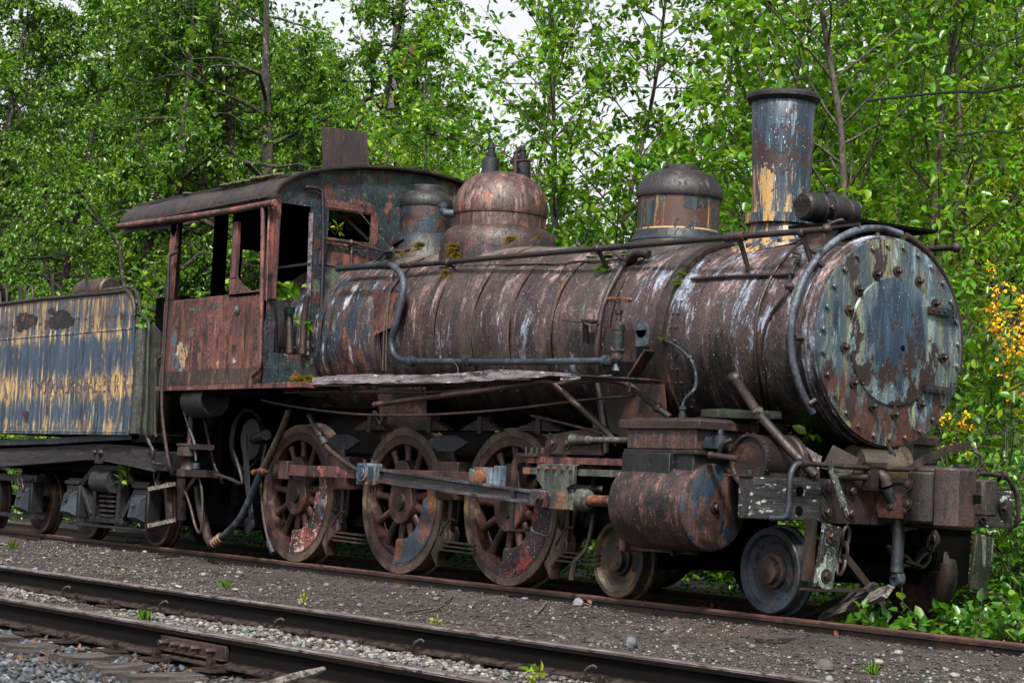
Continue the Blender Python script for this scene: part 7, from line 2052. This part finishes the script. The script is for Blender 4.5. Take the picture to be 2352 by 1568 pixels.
def grass(p, label, seed, n=30, L=.09):
    g = np.random.default_rng(seed); d = g.normal(0, .5, (n, 3)); d[:, 2] = 1
    P_ = np.zeros((n, 3)); P_[:, :2] = g.normal(0, .02, (n, 2)); l = L * (.5 + .6 * g.random(n))
    me = leaf_mesh('grass_tuft', leaf_arr(P_, d, g.normal(0, 1, (n, 3)), l, l * .07, .3), 'grass')
    o = link(bpy.data.objects.new('grass_tuft', me)); o.location = p
    tag(o, label, 'grass tuft', 'grass tufts')
for k, (X, Y, lb) in enumerate(((30, 1262, 'bright grass tuft on the dirt at the left edge below the tender'), (2005, 1612 - 130, 'small grass tuft at the lower right beside the rear rail'), (2005, 1545, 'little grass tuft on the dirt near the grey cobble'), (520, 1345, 'tiny grass tuft on the dirt in front of the first big wheel'), (335, 1418, 'tiny green tuft against the front rail at the left'))):
    p = Q(X, Y, z=-.135); grass((p.x, p.y, float(hgt(p.x, p.y))), lb, k + 5)
# dry vines draped over the boiler
def vine(pts, label, r_=.005):
    o = MB().tube(pts, r_, 5).build('dry_vine', M['pump'], None); tag(o, label, 'vine', 'dry vines on the boiler')
vine([Q(822, 482, x=-1.5), Q(870, 540, y=-.62), Q(905, 580, y=-.70), Q(943, 612, y=-.72)], 'straight dry stem from the cab window down to the handrail')
vine([Q(975, 566, y=-.5), Q(945, 578, y=-.6), Q(915, 610, y=-.75), Q(892, 680, y=-.88), Q(882, 760, y=-.95), Q(879, 850, y=-1.0)], 'long dry vine hanging from the dome gap down to the running board')
vine([Q(968, 560, y=-.5), Q(930, 572, y=-.6), Q(905, 620, y=-.8), Q(890, 720, y=-.92), Q(886, 850, y=-1.0)], 'second dry vine hanging beside the long one', .004)
vine([Q(1040, 830, y=-.97), Q(1052, 845, y=-.98), Q(1048, 872, y=-1.0)], 'short pale string hanging from the blue pipe', .004)
vine([(5.1, -.02, .68), (5.11, -.02, .5), (5.1, .0, .3), (5.12, .0, .12)], 'thin pale stem hanging under the pilot beam', .004)

# ---- overhead cables and the pole
def cable(pts, r_, label): tag(MB().tube(pts, r_, 6).build('cable', M['black'], None), label, 'cable', 'overhead cables')
def cab_(X0, Y0, X1, Y1, y0, y1, r_, lb):
    a = Q(X0, Y0, y=y0); b_ = Q(X1, Y1, y=y1); d = b_ - a
    cable([a - d * 1.2, a, a + d * .5 - Vector((0, 0, .03)), b_, b_ + d * 1.5], r_, lb)
cab_(2180, 212, 2352, 194, 2.2, 2.2, .012, 'thick black cable crossing the sky at the upper right')
cab_(2280, 301, 2352, 292, 2.2, 2.2, .008, 'thin cable below the thick one at the right edge')
cab_(2250, 106, 2352, 82, 2.3, 2.3, .006, 'thin cable above the thick one at the upper right')
cab_(1295, 425, 1520, 404, 2.3, 2.3, .006, 'thin cable low behind the steam dome')
cab_(1300, 196, 1440, 200, 2.4, 2.4, .005, 'thin high cable above the steam dome')
pole = empty('utility_pole', (Q(900, 300, y=14).x, 14, 0), 0, 'wooden utility pole with a brown drum high up among the leaves', 'utility pole')
a = Q(893, 330, y=14); b_ = Q(906, 60, y=14)
T2 = lambda mb, nm, mt, par=pole: mb.build(nm, M[mt], par)
T2(MB().tube([(a.x, 14, 0), tuple(a), (a.x + .25, 14, 12.5)], [.17, .15, .12], 14, smooth=False), 'pole', 'grey_wood')
T2(MB().beam((a.x - .15, 13.8, 5), (a.x - .02, 13.8, 9.6), .16, .05, up=(0, 1, 0)), 'cable_guard', 'rust_orange')
c0 = Q(935, 165, y=13.6); c1 = Q(935, 92, y=13.6); dr_ = T2(MB().lathe([(.22, 0), (.25, .01), (.26, c1.z - c0.z), (.0, c1.z - c0.z + .01)], tuple(c0), (0, 0, 1), 24), 'transformer_drum', 'rust_orange')
T2(MB().lathe([(.0, .0), (.29, 0), (.29, .06), (.25, .10), (0, .12)], tuple(c1), (0, 0, 1), 24).beam((c1.x, 13.6, c1.z - .2), (a.x + .2, 14, c1.z - .2), .08, .06), 'drum_cap', 'black', dr_)
